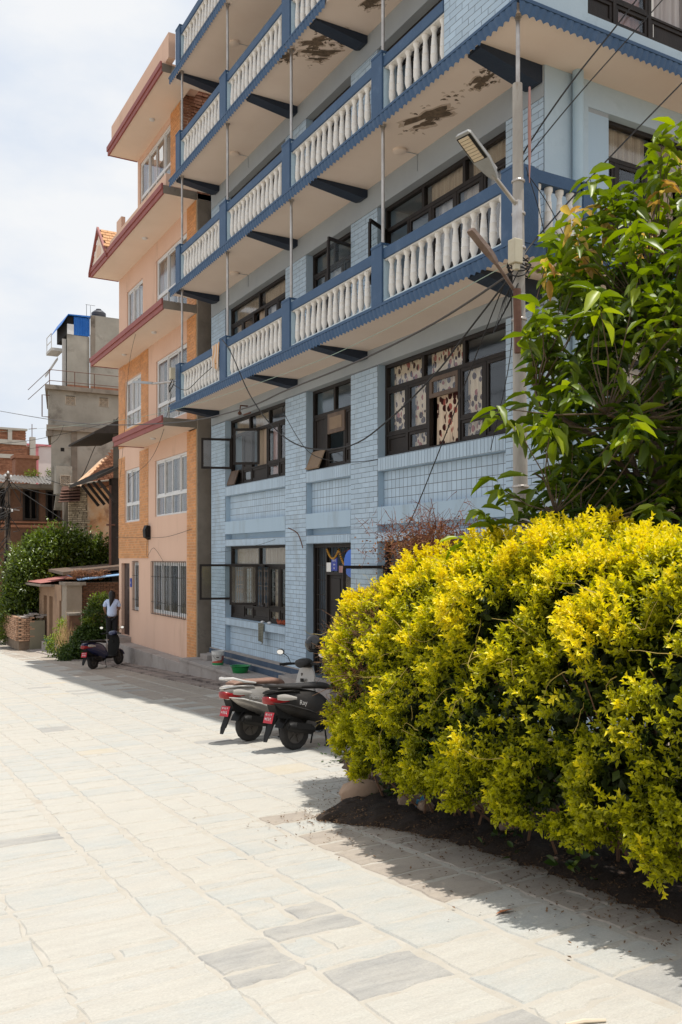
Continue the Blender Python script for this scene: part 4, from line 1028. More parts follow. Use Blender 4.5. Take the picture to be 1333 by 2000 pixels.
def lattice(x0, z0, s_, y, parent):
    mb = MB(); mb.box(x0 - .03, x0, y, y + .1, z0, z0 + s_); mb.box(x0 + s_, x0 + s_ + .03, y, y + .1, z0, z0 + s_); mb.box(x0, x0 + s_, y, y + .1, z0 - .03, z0); mb.box(x0, x0 + s_, y, y + .1, z0 + s_, z0 + s_ + .03)
    for i in range(2):
        for j in range(2):
            cx_, cz_ = x0 + s_ * (i + .5) / 2, z0 + s_ * (j + .5) / 2; r = s_ / 4
            mb.tube([(cx_ + r * .85 * math.cos(a), y + .05, cz_ + r * .85 * math.sin(a)) for a in [k * math.pi / 5 for k in range(11)]], .022, 4, caps=False)
            mb.bar((cx_ - r, y + .05, cz_ - r), (cx_ + r, y + .05, cz_ + r), .03); mb.bar((cx_ + r, y + .05, cz_ - r), (cx_ - r, y + .05, cz_ + r), .03)
    mb.build('pierced_vent', m_lat, parent)
lattice(9.60, 9.52, .44, 46.0, G_); lattice(11.30, 9.57, .44, 46.0, G_); lattice(9.2, 5.35, .45, 45.33, G_)
MB().box(9.7, 10.0, 45.96, 46.1, 7.3, 7.32).build('wall_rib', m_stucco, G_)
MB().lathe((9.42, 45.99, 7.2), [(.13, 0), (.13, .02)], 4, ax='y').build('vent_hole', m_dark, G_)
mb = MB()
for x in (8.75, 10.0, 11.0, 12.6): mb.tube([(x, 45.85, 10.42), (x, 45.85, 11.2)], .022, 6)
for z in (10.65, 11.2): mb.tube([(8.75, 45.85, z), (14, 45.85, z)], .018, 6)
for z in (10.65, 11.2): mb.tube([(8.75, 45.85, z), (8.75, 52, z)], .018, 6)
mb.build('railing', m_rust, G_)
mb = MB(); wedge(mb, 9.5, 9.7, 46.5, 49, 10.42, 13.0); mb.prism([(8.95, 47.5, 11.2), (9.5, 47.5, 12.1), (9.5, 47.5, 12.25), (8.95, 47.5, 11.35)], (0, .6, 0)); mb.box(9.1, 9.7, 47.2, 48.6, 12.5, 12.65)
for a in ((9.12, 47.3), (9.12, 48.5)): mb.tube([(a[0], a[1], 12.65), (a[0], a[1], 13.4)], .02, 6)
mb.tube([(9.12, 47.3, 13.4), (9.12, 48.5, 13.4)], .02, 6); mb.tube([(9.12, 47.3, 13.0), (9.12, 48.5, 13.0)], .02, 6)
mb.build('side_stair', M('whitewash', (.55, .53, .50), (.48, .46, .43), 2, .8), G_)
MB().tube([(8.76, 45.9, 9.9), (8.4, 45.9, 9.9), (8.4, 45.9, 8.8), (8.76, 45.9, 8.8)], .03, 5).build('window_frame', m_rust, G_)
# dark vertical gap with rain-stained strip
MB().box(10.88, 11.12, 46.17, 46.22, 11.6, 14.3).build('stained_strip', m_conc, G_)
MB().box(9.72, 10.84, 46.28, 46.32, 10.42, 10.62).box(10.9, 12.4, 46.18, 46.24, 10.42, 10.62).build('exposed_brick_strip', m_redbrick, G_)
# blue sheet shelter
sh = thing('rooftop_shelter', 'bright blue corrugated metal shelter on the roof of the grey house', 'shelter', (9.7, 46.3, 13.2))
m_btin = M('blue_sheet', (.02, .14, .48), (.03, .18, .55), 2, .5, .1, 20)
mb = MB().grid(lambda a, b: (10.05 + .82 * a, 46.3 + .02 * math.sin(a * 60), 13.22 + b * .95), 40, 1); mb.build('side_sheet', m_btin, sh)
MB().box(9.72, 10.05, 46.28, 46.34, 13.22, 13.75).build('white_panel', m_white, sh)
mb = MB().hexa([(9.4, 46.2, 13.62), (9.4, 49, 13.62), (9.75, 49, 14.2), (9.75, 46.2, 14.2), (9.4, 46.2, 13.65), (9.4, 49, 13.65), (9.75, 49, 14.24), (9.75, 46.2, 14.24)]).hexa([(9.75, 46.2, 14.2), (9.75, 49, 14.2), (10.92, 49, 14.2), (10.92, 46.2, 14.2), (9.75, 46.2, 14.24), (9.75, 49, 14.24), (10.92, 49, 14.28), (10.92, 46.2, 14.28)])
mb.build('roof_sheet', m_btin, sh)
MB().box(9.72, 10.8, 46.36, 48.9, 13.22, 14.15).build('shelter_body', m_dark, sh)
wt = MB().lathe((11.5, 47, 14.35), [(.36, 0), (.38, .03), (.38, .16), (.36, .18), (.38, .20), (.38, .34), (.35, .37), (.22, .48), (.14, .50), (.14, .56), (.1, .57)], 20)
tag(wt.build('water_tank', M('grey_black_plastic', (.05, .05, .06), rough=.5), smooth=True), 'dark ribbed plastic water tank on top of the grey concrete house', 'water tank')
an = MB().tube([(10.75, 46.5, 14.28), (10.75, 46.5, 14.95)], .012, 5).tube([(10.7, 46.5, 14.93), (11.2, 46.5, 14.93)], .01, 5).tube([(10.95, 46.5, 14.28), (10.95, 46.5, 14.9)], .01, 5)
tag(an.build('roof_antenna', m_cable), 'thin wire aerial frame beside the blue rooftop shelter', 'aerial')

# ------------------------------------------------------------------ peeling brick and stone house behind the tree
P_ = thing('ruined_house', 'old house with peeling orange plaster over rubble stone and brick behind the tree', 'building', (9, 42, -2))
m_peel = M('peeling_orange_plaster', (.62, .27, .09), (.70, .58, .44), .9, .95, .5, 12, stain=(.30, .13, .07), sscale=1.1, samt=.8, sthr=.5, detail=10)
wedge(MB(), 9.75, 13, 42.05, 45.5, -2.3, 5.0).prism([(9.45, 42.04, 5.0), (13, 42.04, 5.0), (13, 42.04, 7.2), (10.9, 42.04, 6.6), (9.6, 42.04, 5.3)], (0, 2, 0)).build('wall', m_peel, P_)
stn = []; y_ = 42.0
z = -.5
while z < 5.0:
    x = 8.86
    while x < 9.62:
        l = random.uniform(.12, .28); h = .085
        stn.append((x + l / 2, 41.98 + random.uniform(-.03, .03), z + h / 2, l - .02, .12, h - .018)); x += l
    z += .088
lay(P_, 'stone', 'more_stones', stn, M('pale_rubble_stone', (.40, .31, .21), (.50, .40, .29), 6, .95, .4, 20, rnd=.3), n_obj=120)
wedge(MB(), 8.9, 9.75, 42.02, 45, -2.3, 5.0).build('stone_pier_core', m_mud, P_)
bk = []
z = 5.02; r = 0
while z < 7.1:
    x = 9.5 + max(0, (z - 5.02) * .75) + (0.1 if r % 2 else 0)
    while x < 10.95: bk.append((x + .1, 41.99 + random.uniform(-.02, .01), z + .03, .205, .08, .058)); x += .225
    z += .074; r += 1
lay(P_, 'brick', 'more_bricks', bk, m_redbrick, n_obj=150)
# small tiled / sheet roofs in front
MB().hexa([(8.9, 41.3, 5.0), (12.2, 41.3, 5.55), (12.2, 42.1, 5.6), (8.9, 42.1, 5.1), (8.9, 41.3, 5.05), (12.2, 41.3, 5.6), (12.2, 42.1, 5.65), (8.9, 42.1, 5.15)]).build('eave', m_conc, P_)
mb = MB()
for i in range(5): mb.hexa([(8.3 + i * .05, 41.5 + .1 * i, 4.2 + i * .14), (9.3, 41.5, 4.3 + i * .14), (9.4, 42.0, 4.45 + i * .14), (8.6, 42.0, 4.4 + i * .14), (8.3 + i * .05, 41.5 + .1 * i, 4.24 + i * .14), (9.3, 41.5, 4.34 + i * .14), (9.4, 42.0, 4.5 + i * .14), (8.6, 42.0, 4.44 + i * .14)])
mb.build('scrap_roof', m_rust, P_)
MB().box(8.72, 9.5, 42.3, 42.6, 1.5, 4.3).build('lower_wall', m_conc, P_)

# timber-bracketed jetty house immediately behind the peach house
J = thing('timber_jetty_house', 'dark old house edge with bracketed timber eaves squeezed behind the peach house', 'building', (9.3, 34, -2))
m_tim = M('old_black_timber', (.020, .015, .012), (.04, .03, .024), 6, .85, .3, 30)
wedge(MB(), 9.30, 9.75, 35.6, 40, -2, 7.3).build('wall', M('grey_mud_wall', (.11, .10, .085), (.15, .135, .11), 2, .95), J)
MB().box(9.20, 9.28, 35.7, 35.9, -2, 4.9).box(9.22, 9.5, 35.5, 35.6, -2, 4.9).build('post', m_tim, J)
MB().hexa([(8.45, 35.2, 6.62), (9.9, 35.2, 6.75), (9.9, 40, 6.75), (8.45, 40, 6.62), (8.45, 35.2, 6.70), (9.9, 35.2, 7.5), (9.9, 40, 7.5), (8.45, 40, 6.70)]).build('roof', m_tim, J)
MB().hexa([(8.5, 35.0, 4.78), (9.9, 35.0, 5.5), (9.9, 40, 5.5), (8.5, 40, 4.78), (8.5, 35.0, 4.9), (9.9, 35.0, 5.64), (9.9, 40, 5.64), (8.5, 40, 4.9)]).build('roof', m_tim, J)
for yy_ in (35.2, 36.1, 37.0, 38.0):
    MB().bar((8.6, yy_, 4.75), (9.3, yy_, 3.9), .11).build('bracket', m_tim, J)
MB().tube([(9.15, 35.5, .9), (9.15, 35.5, 4.6)], .05, 8).tube([(9.0, 35.5, 3.0), (9.35, 35.5, 3.0)], .04, 6).build('drain_pipe', m_rust, J)

# old brick house with tin roof at far left
H_ = thing('old_brick_house', 'old dark brick house with carved wooden windows under a grey tin roof', 'building', (7, 54, -3))
mb = MB(); hl = [(8.9, 9.55, 4.0, 5.6), (10.2, 10.8, 4.0, 5.6), (8.9, 9.6, 1.6, 3.0), (10.3, 10.9, 1.6, 3.0), (7.2, 7.9, 4.0, 5.6)]
wall_with_holes(Fr('Y', 0, 54), 0, .35, 5.0, 13, -3, 6.0, hl, mb); mb.build('wall', m_brickd, H_)
MB().box(5, 13, 54.5, 60, -3, 5.9).build('room_dark_block', m_dark, H_)  # near-black fill in place of shade inside the window openings
for (a, b_, c, d) in hl:
    f = MB(); y_ = 53.98
    for (p, q, r_, s_) in ((a - .12, b_ + .12, c - .12, c), (a - .12, b_ + .12, d, d + .12), (a - .12, a, c, d), (b_, b_ + .12, c, d), ((a + b_) / 2 - .04, (a + b_) / 2 + .04, c, d)): f.box(p, q, y_ - .06, y_ + .1, r_, s_)
    f.build('window', m_tim, H_)
MB().box(5.0, 13, 53.9, 54.02, 3.45, 3.6).box(5.0, 13, 53.88, 54.02, 3.72, 3.8).build('brick_course', m_redbrick, H_)
mb = MB().grid(lambda a, b: (5.0 + 8.2 * a, 52.9 + 1.6 * b, 6.0 + .55 * b + .035 * math.sin(a * 260)), 240, 1)
mb.build('tin_roof', M('grey_tin', (.24, .23, .22), (.16, .145, .13), 3, .55, metal=.3, stain=(.12, .07, .05), sscale=2, samt=.6), H_)
MB().box(5, 13.1, 53.0, 53.1, 5.72, 5.95).box(5, 13, 53.1, 54, 5.7, 5.74).build('eave_board', m_conc, H_)
# brick box on its terrace with weeds
MB().box(8.5, 9.7, 54.8, 56, 6.4, 7.6).box(8.4, 9.85, 54.7, 56, 7.6, 7.8).build('roof_box', m_redbrick, H_)
RB = thing('brick_tower_house', 'unplastered red brick house with concrete bands behind the tin-roofed old house', 'building', (9, 70, -3))
mb = MB(); mb.box(4, 11.6, 70, 76, 5, 11.35); mb.box(11.6, 12.0, 70.2, 76, 5, 10.2); mb.build('wall', m_redbrick, RB)
rb = []
for i in range(88):
    z = 7.2 + i * .1 * .5
for r in range(42):
    z = 7.3 + r * .098; x = 9.4 + (.15 if r % 2 else 0)
    while x < 11.5: rb.append((x + .14, 69.99, z + .04, .28, .05, .075)); x += .3
lay(RB, 'brick', 'more_bricks', rb, m_redbrick, n_obj=0)
m_band = M('pale_concrete_band', (.42, .38, .33), (.48, .44, .39), 2, .9)
MB().box(4, 12.6, 69.85, 70.1, 9.2, 9.5).box(4, 11.65, 69.85, 70.1, 10.25, 10.6).box(4, 11.7, 69.8, 70.1, 11.35, 11.5).build('concrete_band', m_band, RB)
MB().box(11.9, 12.3, 69.8, 70.2, 5, 10.9).box(10.3, 10.6, 69.82, 70.1, 10.5, 11.4).build('concrete_column', m_band, RB)
MB().tube([(12.05, 69.9, 10.9), (12.05, 69.9, 11.9)], .03, 5).tube([(11.8, 69.9, 11.5), (12.4, 69.9, 11.6)], .02, 5).build('reinforcing_bars', m_rust, RB)
PK = thing('painted_house', 'white-walled house with a pink trim column behind the red brick house', 'building', (13, 76, -3))
MB().box(12.3, 19, 76, 80, 5, 11.0).build('wall', M('pale_pink_wall', (.62, .55, .53), (.68, .62, .60), 1, .8), PK)
MB().box(13.2, 13.6, 75.9, 76.1, 5, 11.0).box(12.3, 19, 75.85, 76.1, 11.0, 11.15).build('trim', M('pink_paint', (.58, .20, .22), rough=.7), PK)
rl = MB()
for i in range(26): rl.box(10.6 + i * .12, 10.62 + i * .12, 57, 57.03, 6.55, 7.1)
rl.box(10.6, 13.7, 57, 57.03, 7.1, 7.14).box(10.4, 13.8, 56.9, 58, 6.35, 6.55)
tag(rl.build('terrace_railing', m_steel), 'low steel railing with weeds above the tin roof, beside the grey house', 'railing')

# ------------------------------------------------------------------ shed, low walls, pillar
S_ = thing('brick_shed', 'low brick shed with two narrow doorways and a red and blue tin roof', 'shed', (6.9, 34, -2))
m_shed = M('brown_plastered_brick', (.27, .17, .11), (.34, .22, .14), 2.5, .95, .3, 20, stain=(.13, .09, .07), sscale=1.5, samt=.6)
SX = Fr('X', 7.05, 39.2)
mb = MB(); wall_with_holes(SX, 0, .22, 0, 4.7, -2.3, .60, [(1.0, 1.7, -2.2, .1), (2.2, 2.9, -2.2, .1), (4.2, 4.9, -2.2, -.0)], mb)
mb.build('wall', m_shed, S_)
for u in (1.0, 2.2, 4.2): SX.box(MB(), u, u + .7, .14, .2, -2.2, .1).build('plank_door', M('grey_plank', (.10, .075, .06), (.15, .11, .085), 5, .9, .3, 20, stretch=(1, 1, .2)), S_)
MB().box(7.05, 7.62, 33.7, 34.6, -2.3, .62).build('corner_pier', M('grey_plastered_pier', (.24, .20, .155), (.31, .26, .21), 1.5, .95, .3, 12, stain=(.12, .10, .08), sscale=1.5, samt=.6), S_)
MB().box(6.98, 7.75, 33.6, 34.7, .62, .74).build('pier_cap', m_conc, S_)
sb = []
for r in range(34):
    z = -1.9 + r * .077; x = 7.64 + (.11 if r % 2 else 0)
    while x < 9.9: sb.append((x + .105, 34.14, z + .03, .205, .1, .06)); x += .225
lay(S_, 'brick', 'more_bricks', sb, m_brickd, n_obj=220)
MB().box(7.63, 10, 34.15, 34.5, -2.3, .72).build('wall_core', m_mud, S_)
def tin(x0, x1, y0, y1, z0, z1, mat, name):
    mb = MB().grid(lambda a, b: (x0 + (x1 - x0) * b, y0 + (y1 - y0) * a, z0 + (z1 - z0) * b + .02 * math.sin(a * (y1 - y0) * 45)), int((y1 - y0) * 40), 1)
    mb.build(name, mat, S_)
tin(6.55, 10.2, 36.0, 40.4, .66, 1.15, M('red_tin', (.40, .14, .12), (.28, .11, .09), 2, .6), 'red_roof_sheet')
mb = MB(); mb.hexa([(7.5, 33.75, .80), (10.4, 33.75, 1.12), (10.4, 36.2, 1.3), (7.5, 36.2, 1.0), (7.5, 33.75, .83), (10.4, 33.75, 1.15), (10.4, 36.2, 1.34), (7.5, 36.2, 1.04)]); mb.build('blue_roof_sheet', M('faded_blue_sheet', (.20, .36, .60), (.28, .42, .6), 2, .6), S_)
mb = MB(); mb.hexa([(7.0, 34.1, 1.0), (10.4, 34.1, 1.3), (10.4, 36.9, 1.35), (7.0, 36.9, 1.1), (7.0, 34.1, 1.12), (10.4, 34.1, 1.46), (10.4, 36.9, 1.5), (7.0, 36.9, 1.2)]); mb.build('roof_planks', m_wood2, S_)
MB().box(6.5, 7.1, 35.9, 40.3, .52, .60).build('eave_board', m_conc, S_)
for x, z, lb_ in ((7.15, .85, 'flat grey brown brick at the left corner of the shed roof'), (7.45, .94, 'upper brick of the loose pair on the shed roof corner'), (8.1, .93, 'single loose brick halfway along the shed roof edge')): tag(MB().box(x, x + .32, 34.0, 34.4, z, z + .07).build('loose_brick', m_redbrick, bevel=.01), lb_, 'brick', 'loose bricks on the shed roof')
LW = thing('low_brick_wall', 'low rubble brick wall with a plastered end, left of the shed', 'wall', (6.2, 38, -2))
lb = []
for r in range(13):
    z = -1.78 + r * .077; x = 6.02 + (.1 if r % 2 else 0)
    while x < 6.44: lb.append((x + .1, 37.97 + random.uniform(-.02, .02), z + .03, .19, .12, .06)); x += .21
    y = 38.1
    while y < 41.5: lb.append((6.0 + random.uniform(-.02, .02), y + .1, z + .03, .12, .19, .06)); y += .21
lay(LW, 'brick', 'more_bricks', lb, M('sunlit_old_brick', (.42, .24, .15), (.50, .32, .21), 6, .95, .3, 30, rnd=.25), n_obj=110)
MB().box(6.03, 6.45, 38.0, 41.5, -2.2, -.80).build('wall_core', m_mud, LW)
MB().box(6.45, 7.05, 37.9, 38.3, -2.2, -.95).build('plastered_end', M('olive_grey_plaster', (.27, .24, .17), (.22, .2, .14), 2, .95), LW)
for i in range(5): MB().box(6.1 + i * .2, 6.4 + i * .2, 37.9, 38.5, -.83 + .06 * (i % 3), -.78 + .06 * (i % 3)).build('coping_slab', m_concl, LW)
pb = thing('garden_pillar', 'short square brick pillar with a concrete cap standing in the bushes by the shed', 'pillar', (6.8, 31, -1.8))
MB().box(6.58, 6.97, 31.0, 31.4, -1.9, -.34).build('shaft', m_brickd, pb); MB().box(6.55, 7.0, 30.96, 31.43, -.34, -.26).build('cap', m_conc, pb)
st = MB().box(6.75, 7.3, 34.2, 37.0, -2.3, -1.72); tag(st.build('stone_step', m_concl), 'low concrete step in front of the shed doorways', 'step')
tag(MB().grid(lambda a, b: (6.78 + .5 * a, 35.9 + .9 * b, -1.70 + .05 * math.sin(a * 9) * math.cos(b * 7) + .05), 12, 12).build('green_tarp', M('green_tarp', (.04, .22, .12), rough=.6)), 'crumpled green tarpaulin lying on the step by the shed', 'tarpaulin')
mb = MB()
y = 29.5
while y < 48:
    l = random.uniform(.7, 1.3); mb.hexa([(6.35, y, gz(y) - .1), (7.3, y, gz(y) - .1), (7.3, y + l - .03, gz(y + l) - .1), (6.35, y + l - .03, gz(y + l) - .1), (6.35, y, gz(y) + .04), (7.3, y, gz(y) + .06), (7.3, y + l - .03, gz(y + l) + .06), (6.38, y + l - .03, gz(y + l) + .04)]); y += l
mb.build('edge_slabs', m_concl, kind='structure')
# ------------------------------------------------------------------ trees, shrubs and the hedge
def rdir(n): return norm(RNG.normal(size=(n, 3)))
def crown(parent, mat, blobs, n, L, W, clump=.25, per=9, name='crown', loc=None, bias=.55, tlo=0., thi=1.):
    """leaf clumps through and over ellipsoids; blobs: (cx,cy,cz,rx,ry,rz)"""
    blobs = np.array(blobs, float); wts = (blobs[:, 3] * blobs[:, 5]) ** 1.2; wts /= wts.sum()
    k = RNG.choice(len(blobs), n, p=wts); d = rdir(n); r = RNG.random(n) ** .35
    r = .45 + .6 * r * (1 + .18 * np.sin(d[:, 0] * 7 + k) * np.cos(d[:, 2] * 6))
    c = blobs[k, :3] + d * blobs[k, 3:] * r[:, None]
    m = n * per; cc = np.repeat(c, per, 0) + RNG.normal(size=(m, 3)) * clump * .5
    dd = norm(np.repeat(d, per, 0) * .7 + RNG.normal(size=(m, 3)) * .8 + np.array([0, 0, .05]))
    nn = norm(RNG.normal(size=(m, 3)) * .5 + np.array([0, 0, 1.]))
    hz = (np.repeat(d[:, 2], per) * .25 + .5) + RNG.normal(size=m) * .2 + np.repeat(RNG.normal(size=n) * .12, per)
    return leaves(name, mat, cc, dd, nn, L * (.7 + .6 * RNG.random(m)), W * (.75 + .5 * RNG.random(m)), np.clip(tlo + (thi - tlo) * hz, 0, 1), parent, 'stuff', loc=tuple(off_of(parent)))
m_bark = M('brown_bark', (.09, .06, .04), (.15, .11, .08), 6, .95, .6, 20, stretch=(1, 1, .3))
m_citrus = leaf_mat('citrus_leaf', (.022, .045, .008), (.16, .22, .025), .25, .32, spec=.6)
T1 = thing('citrus_tree', 'broad dark green bushy tree with glossy leaves behind the shed', 'tree', (7.0, 40.6, -2.4))
MB().tube([(7.0, 40.6, -2.5), (7.0, 40.5, -1), (7.4, 40.4, .2), (7.8, 40.3, 1.2)], [.22, .18, .14, .08], 10).build('trunk', m_bark, T1, smooth=True)
MB().tube([(7.0, 40.5, -1.0), (6.8, 40.4, .0), (6.6, 40.3, 1.0)], [.13, .10, .05], 8).tube([(7.4, 40.4, .2), (8.4, 40.3, 1.0), (9.2, 40.2, 1.8)], [.10, .08, .04], 8).build('limb', m_bark, T1, smooth=True)
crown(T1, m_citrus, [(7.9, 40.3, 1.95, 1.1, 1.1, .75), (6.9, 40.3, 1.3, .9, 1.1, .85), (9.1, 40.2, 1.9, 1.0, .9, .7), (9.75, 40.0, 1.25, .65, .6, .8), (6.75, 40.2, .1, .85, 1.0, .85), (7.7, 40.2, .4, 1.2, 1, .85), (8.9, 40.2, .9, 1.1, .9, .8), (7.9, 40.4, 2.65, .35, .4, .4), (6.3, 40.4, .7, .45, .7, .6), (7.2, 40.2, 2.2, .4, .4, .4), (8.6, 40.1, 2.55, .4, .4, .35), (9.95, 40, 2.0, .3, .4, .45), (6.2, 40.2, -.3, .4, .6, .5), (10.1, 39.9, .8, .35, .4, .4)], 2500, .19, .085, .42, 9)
m_weed = leaf_mat('fresh_weed_leaf', (.05, .09, .012), (.22, .28, .03), .3, .5)
m_weedd = leaf_mat('dark_shrub_leaf', (.02, .045, .010), (.075, .12, .02), .25, .45)
B1 = thing('flowering_shrub', 'tall dense shrub with pale leafy top beside the person and the peach house', 'shrub', (7.25, 30.2, -1.8))
crown(B1, m_weedd, [(7.45, 30.4, -.5, .5, .5, .75), (7.1, 30.1, -1.2, .6, .5, .55), (7.5, 30.2, -1.2, .4, .5, .6), (6.75, 29.9, -1.5, .45, .4, .35)], 1100, .09, .055, .14, 8)
crown(B1, m_weed, [(7.5, 30.3, .12, .33, .3, .3), (7.15, 30.1, -.5, .25, .2, .2)], 120, .09, .06, .1, 8, name='young_leaves', thi=1.3)
for (nm, lab, bl, n, mt) in (
        ('weed_clump', 'patch of flowering weeds and dry stalks at the foot of the shed wall', [(6.55, 32.2, -1.45, .45, .5, .40), (6.75, 32.6, -1.1, .25, .3, .5)], 260, m_weed),
        ('ivy_mound', 'low dark green creeper mound between the pillar and the blue scooter', [(6.6, 30.2, -1.55, .45, .5, .35), (6.95, 30.3, -1.2, .4, .4, .5), (6.35, 29.9, -1.65, .3, .3, .2)], 480, m_weedd),
        ('pale_sapling', 'sapling with large pale green leaves between utility pole and shed', [(6.95, 41.8, -.1, .45, .3, .55), (7.2, 41.7, -.8, .3, .3, .35)], 46, m_weed),
        ('roadside_bush', 'loose green bush behind the low brick wall near the utility pole', [(5.75, 41, -1.1, .45, .5, .9), (6.2, 41.6, -.7, .6, .5, .6)], 420, m_weed),
        ('shaded_bush', 'dark shaded bush at the base of the utility pole', [(6.0, 44.5, -1.7, .7, .6, .7), (7.0, 44, -1.5, .6, .5, .8)], 420, m_weedd),
        ('roof_weed', 'tuft of weeds growing on the tin-roofed brick house terrace', [(10.9, 54.6, 6.8, .6, .3, .25), (9.4, 54.4, 6.65, .4, .2, .18)], 90, m_weed)):
    t = thing(nm, lab, 'plant', (bl[0][0], bl[0][1], bl[0][2] - .4)); crown(t, mt, bl, n, .10 if 'sapling' not in nm else .30, .06 if 'sapling' not in nm else .17, .15, 8, name='leaves', thi=1.2)
m_straw = M('dry_straw', (.50, .33, .15), (.62, .44, .22), 8, .9)
mb = MB()
for i in range(240):
    x, y = 6.62 + random.gauss(0, .17), 31.3 + random.gauss(0, .2); z = -1.05 + random.gauss(0, .2)
    mb.tube([(x, y, z + .25), (x + random.uniform(-.06, .06), y, z), (x + random.uniform(-.12, .12), y - .05, z - .22)], [.004, .006, .003], 3, caps=False)
tag(mb.build('dry_grass_clump', m_straw, kind='stuff'), 'hanging clump of dry straw coloured grass beside the brick pillar', 'dry grass')
mb = MB()
for i in range(120):
    x = 7.3 + random.random() * 1.2; mb.tube([(x, 33.9, .8 + random.random() * .15), (x + random.uniform(-.15, .15), 33.7, 1.0 + random.random() * .25), (x + random.uniform(-.25, .25), 33.6, .95 + random.random() * .2)], .006, 3, caps=False)
tag(mb.build('dead_creeper', M('dead_creeper', (.18, .07, .03), (.26, .12, .05), 8), kind='stuff'), 'rust coloured dead creeper on the shed roof above the pier', 'creeper')
hb = thing('distant_trees', 'far greenery closing the end of the street behind the old houses', 'trees', (2, 75, -3)); hb['kind'] = 'stuff'
crown(hb, m_weedd, [(3, 62, -1, 4, 3, 3), (-6, 70, 0, 6, 3, 4), (-18, 72, 0, 8, 3, 5)], 1500, .3, .2, .6, 8, name='foliage')

# hedge ---------------------------------------------------------------
def lerp_tab(y, tab):
    return np.interp(y, [t[0] for t in tab], [t[1] for t in tab])
ZT = [(.3, 1.70), (2.2, 1.68), (3.0, 1.69), (4.0, 1.75), (4.5, 1.82), (4.9, 1.74), (5.4, 1.66), (6.06, 1.55), (6.7, 1.35), (7.3, 1.12), (7.7, .92), (8.0, .70)]
XF = [(.3, 3.45), (2.5, 3.55), (3.6, 3.50), (4.6, 3.48), (5.5, 3.62), (6.5, 3.84), (7.2, 4.02), (7.7, 4.16), (8.0, 4.40)]
XB = [(.3, 5.2), (5, 5.15), (6.5, 5.0), (7.3, 4.9), (7.7, 4.75), (8.0, 4.50)]
ZB = [(.3, -.16), (3, -.27), (4.3, -.35), (5.2, -.43), (6.4, -.54), (7.4, -.48), (7.8, -.2), (8.0, .4)]
def hedge_pt(y, ph, inset=0.):
    """ph 0..1 runs bottom-front, front, top, back"""
    zt, xf, xb, zb = (lerp_tab(y, t) for t in (ZT, XF, XB, ZB))
    a = np.pi * (-.18 + 1.30 * ph)      # from below-front over the top to the back
    e = 2 / 2.7
    cx, cz = (xf + xb) / 2, (zb + zt) / 2; hx, hz = (xb - xf) / 2 - inset, (zt - zb) / 2 - inset
    ca, sa = -np.cos(a), np.sin(a)
    x = cx + hx * np.sign(ca) * np.abs(ca) ** e; z = cz + hz * np.sign(sa) * np.abs(sa) ** e
    n = np.stack([np.sign(ca) * np.abs(ca) ** 1.2 / hx, np.zeros_like(ca), np.sign(sa) * np.abs(sa) ** 1.2 / hz], -1)
    n[:, 1] += np.clip((y - 6.6) * .9, 0, 2.5); n = norm(n)
    bmp = .06 * np.sin(y * 5.1 + 2 * z) * np.cos(z * 4.3 + 1) + .05 * np.sin(y * 11 + z * 7 + x * 5) + .04 * np.sin(z * 9 - y * 6.3) + .05 * np.sin(y * 17.3 + 1.7) * np.sin(z * 15 + x * 11)
    y = y - .42 * np.clip(.75 - z, 0, 1.2) * np.clip((y - 6.3) / 1.2, 0, 1)
    return np.stack([x, y, z], -1) + n * bmp[:, None], n, bmp
HG = thing('golden_hedge', 'large clipped hedge of bright yellow-green leaves filling the right foreground', 'hedge', (4.3, 4.5, -.4))
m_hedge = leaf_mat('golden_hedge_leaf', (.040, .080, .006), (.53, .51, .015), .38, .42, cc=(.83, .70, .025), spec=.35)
NS = 33000
yy_ = np.where(RNG.random(NS) < .86, RNG.uniform(2.0, 8.0, NS), RNG.uniform(.4, 2.0, NS)); ph = RNG.random(NS) ** 1.15 * .92
pos, nrm, bmp = hedge_pt(yy_, ph)
dep = np.abs(RNG.normal(size=NS)) * .09 - .05; pos = pos - nrm * dep[:, None]
# ragged gaps
gap = np.sin(pos[:, 1] * 6.7 + 3 * pos[:, 2]) * np.sin(pos[:, 2] * 8.1 - pos[:, 1] * 3.1 + 2) + .5 * np.sin(pos[:, 1] * 15 + pos[:, 2] * 12)
keep = (gap > -.30) | (RNG.random(NS) < .10); pos, nrm, dep, bmp, yy_, gap = pos[keep], nrm[keep], dep[keep], bmp[keep], yy_[keep], gap[keep]
brown = ((pos[:, 1] > 6.3) & (pos[:, 2] < 1.15) & (pos[:, 2] > .2) & (np.sin(pos[:, 1] * 9 + pos[:, 2] * 6) > -.1)) & (RNG.random(len(pos)) < .74)
pos, nrm, dep, bmp, gap = pos[~brown], nrm[~brown], dep[~brown], bmp[~brown], gap[~brown]
NS = len(pos); PER = 9
sd = norm(nrm * .75 + RNG.normal(size=(NS, 3)) * .42 + np.array([-.05, 0, .42]))
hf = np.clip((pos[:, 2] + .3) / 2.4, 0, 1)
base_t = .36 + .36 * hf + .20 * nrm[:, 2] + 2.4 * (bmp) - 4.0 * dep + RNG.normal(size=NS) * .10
szs = .8 + .5 * RNG.random(NS); P_l = []; D_l = []; N_l = []; L_l = []; W_l = []; T_l = []
ref = norm(np.cross(sd, rdir(NS))); ref2 = np.cross(sd, ref)
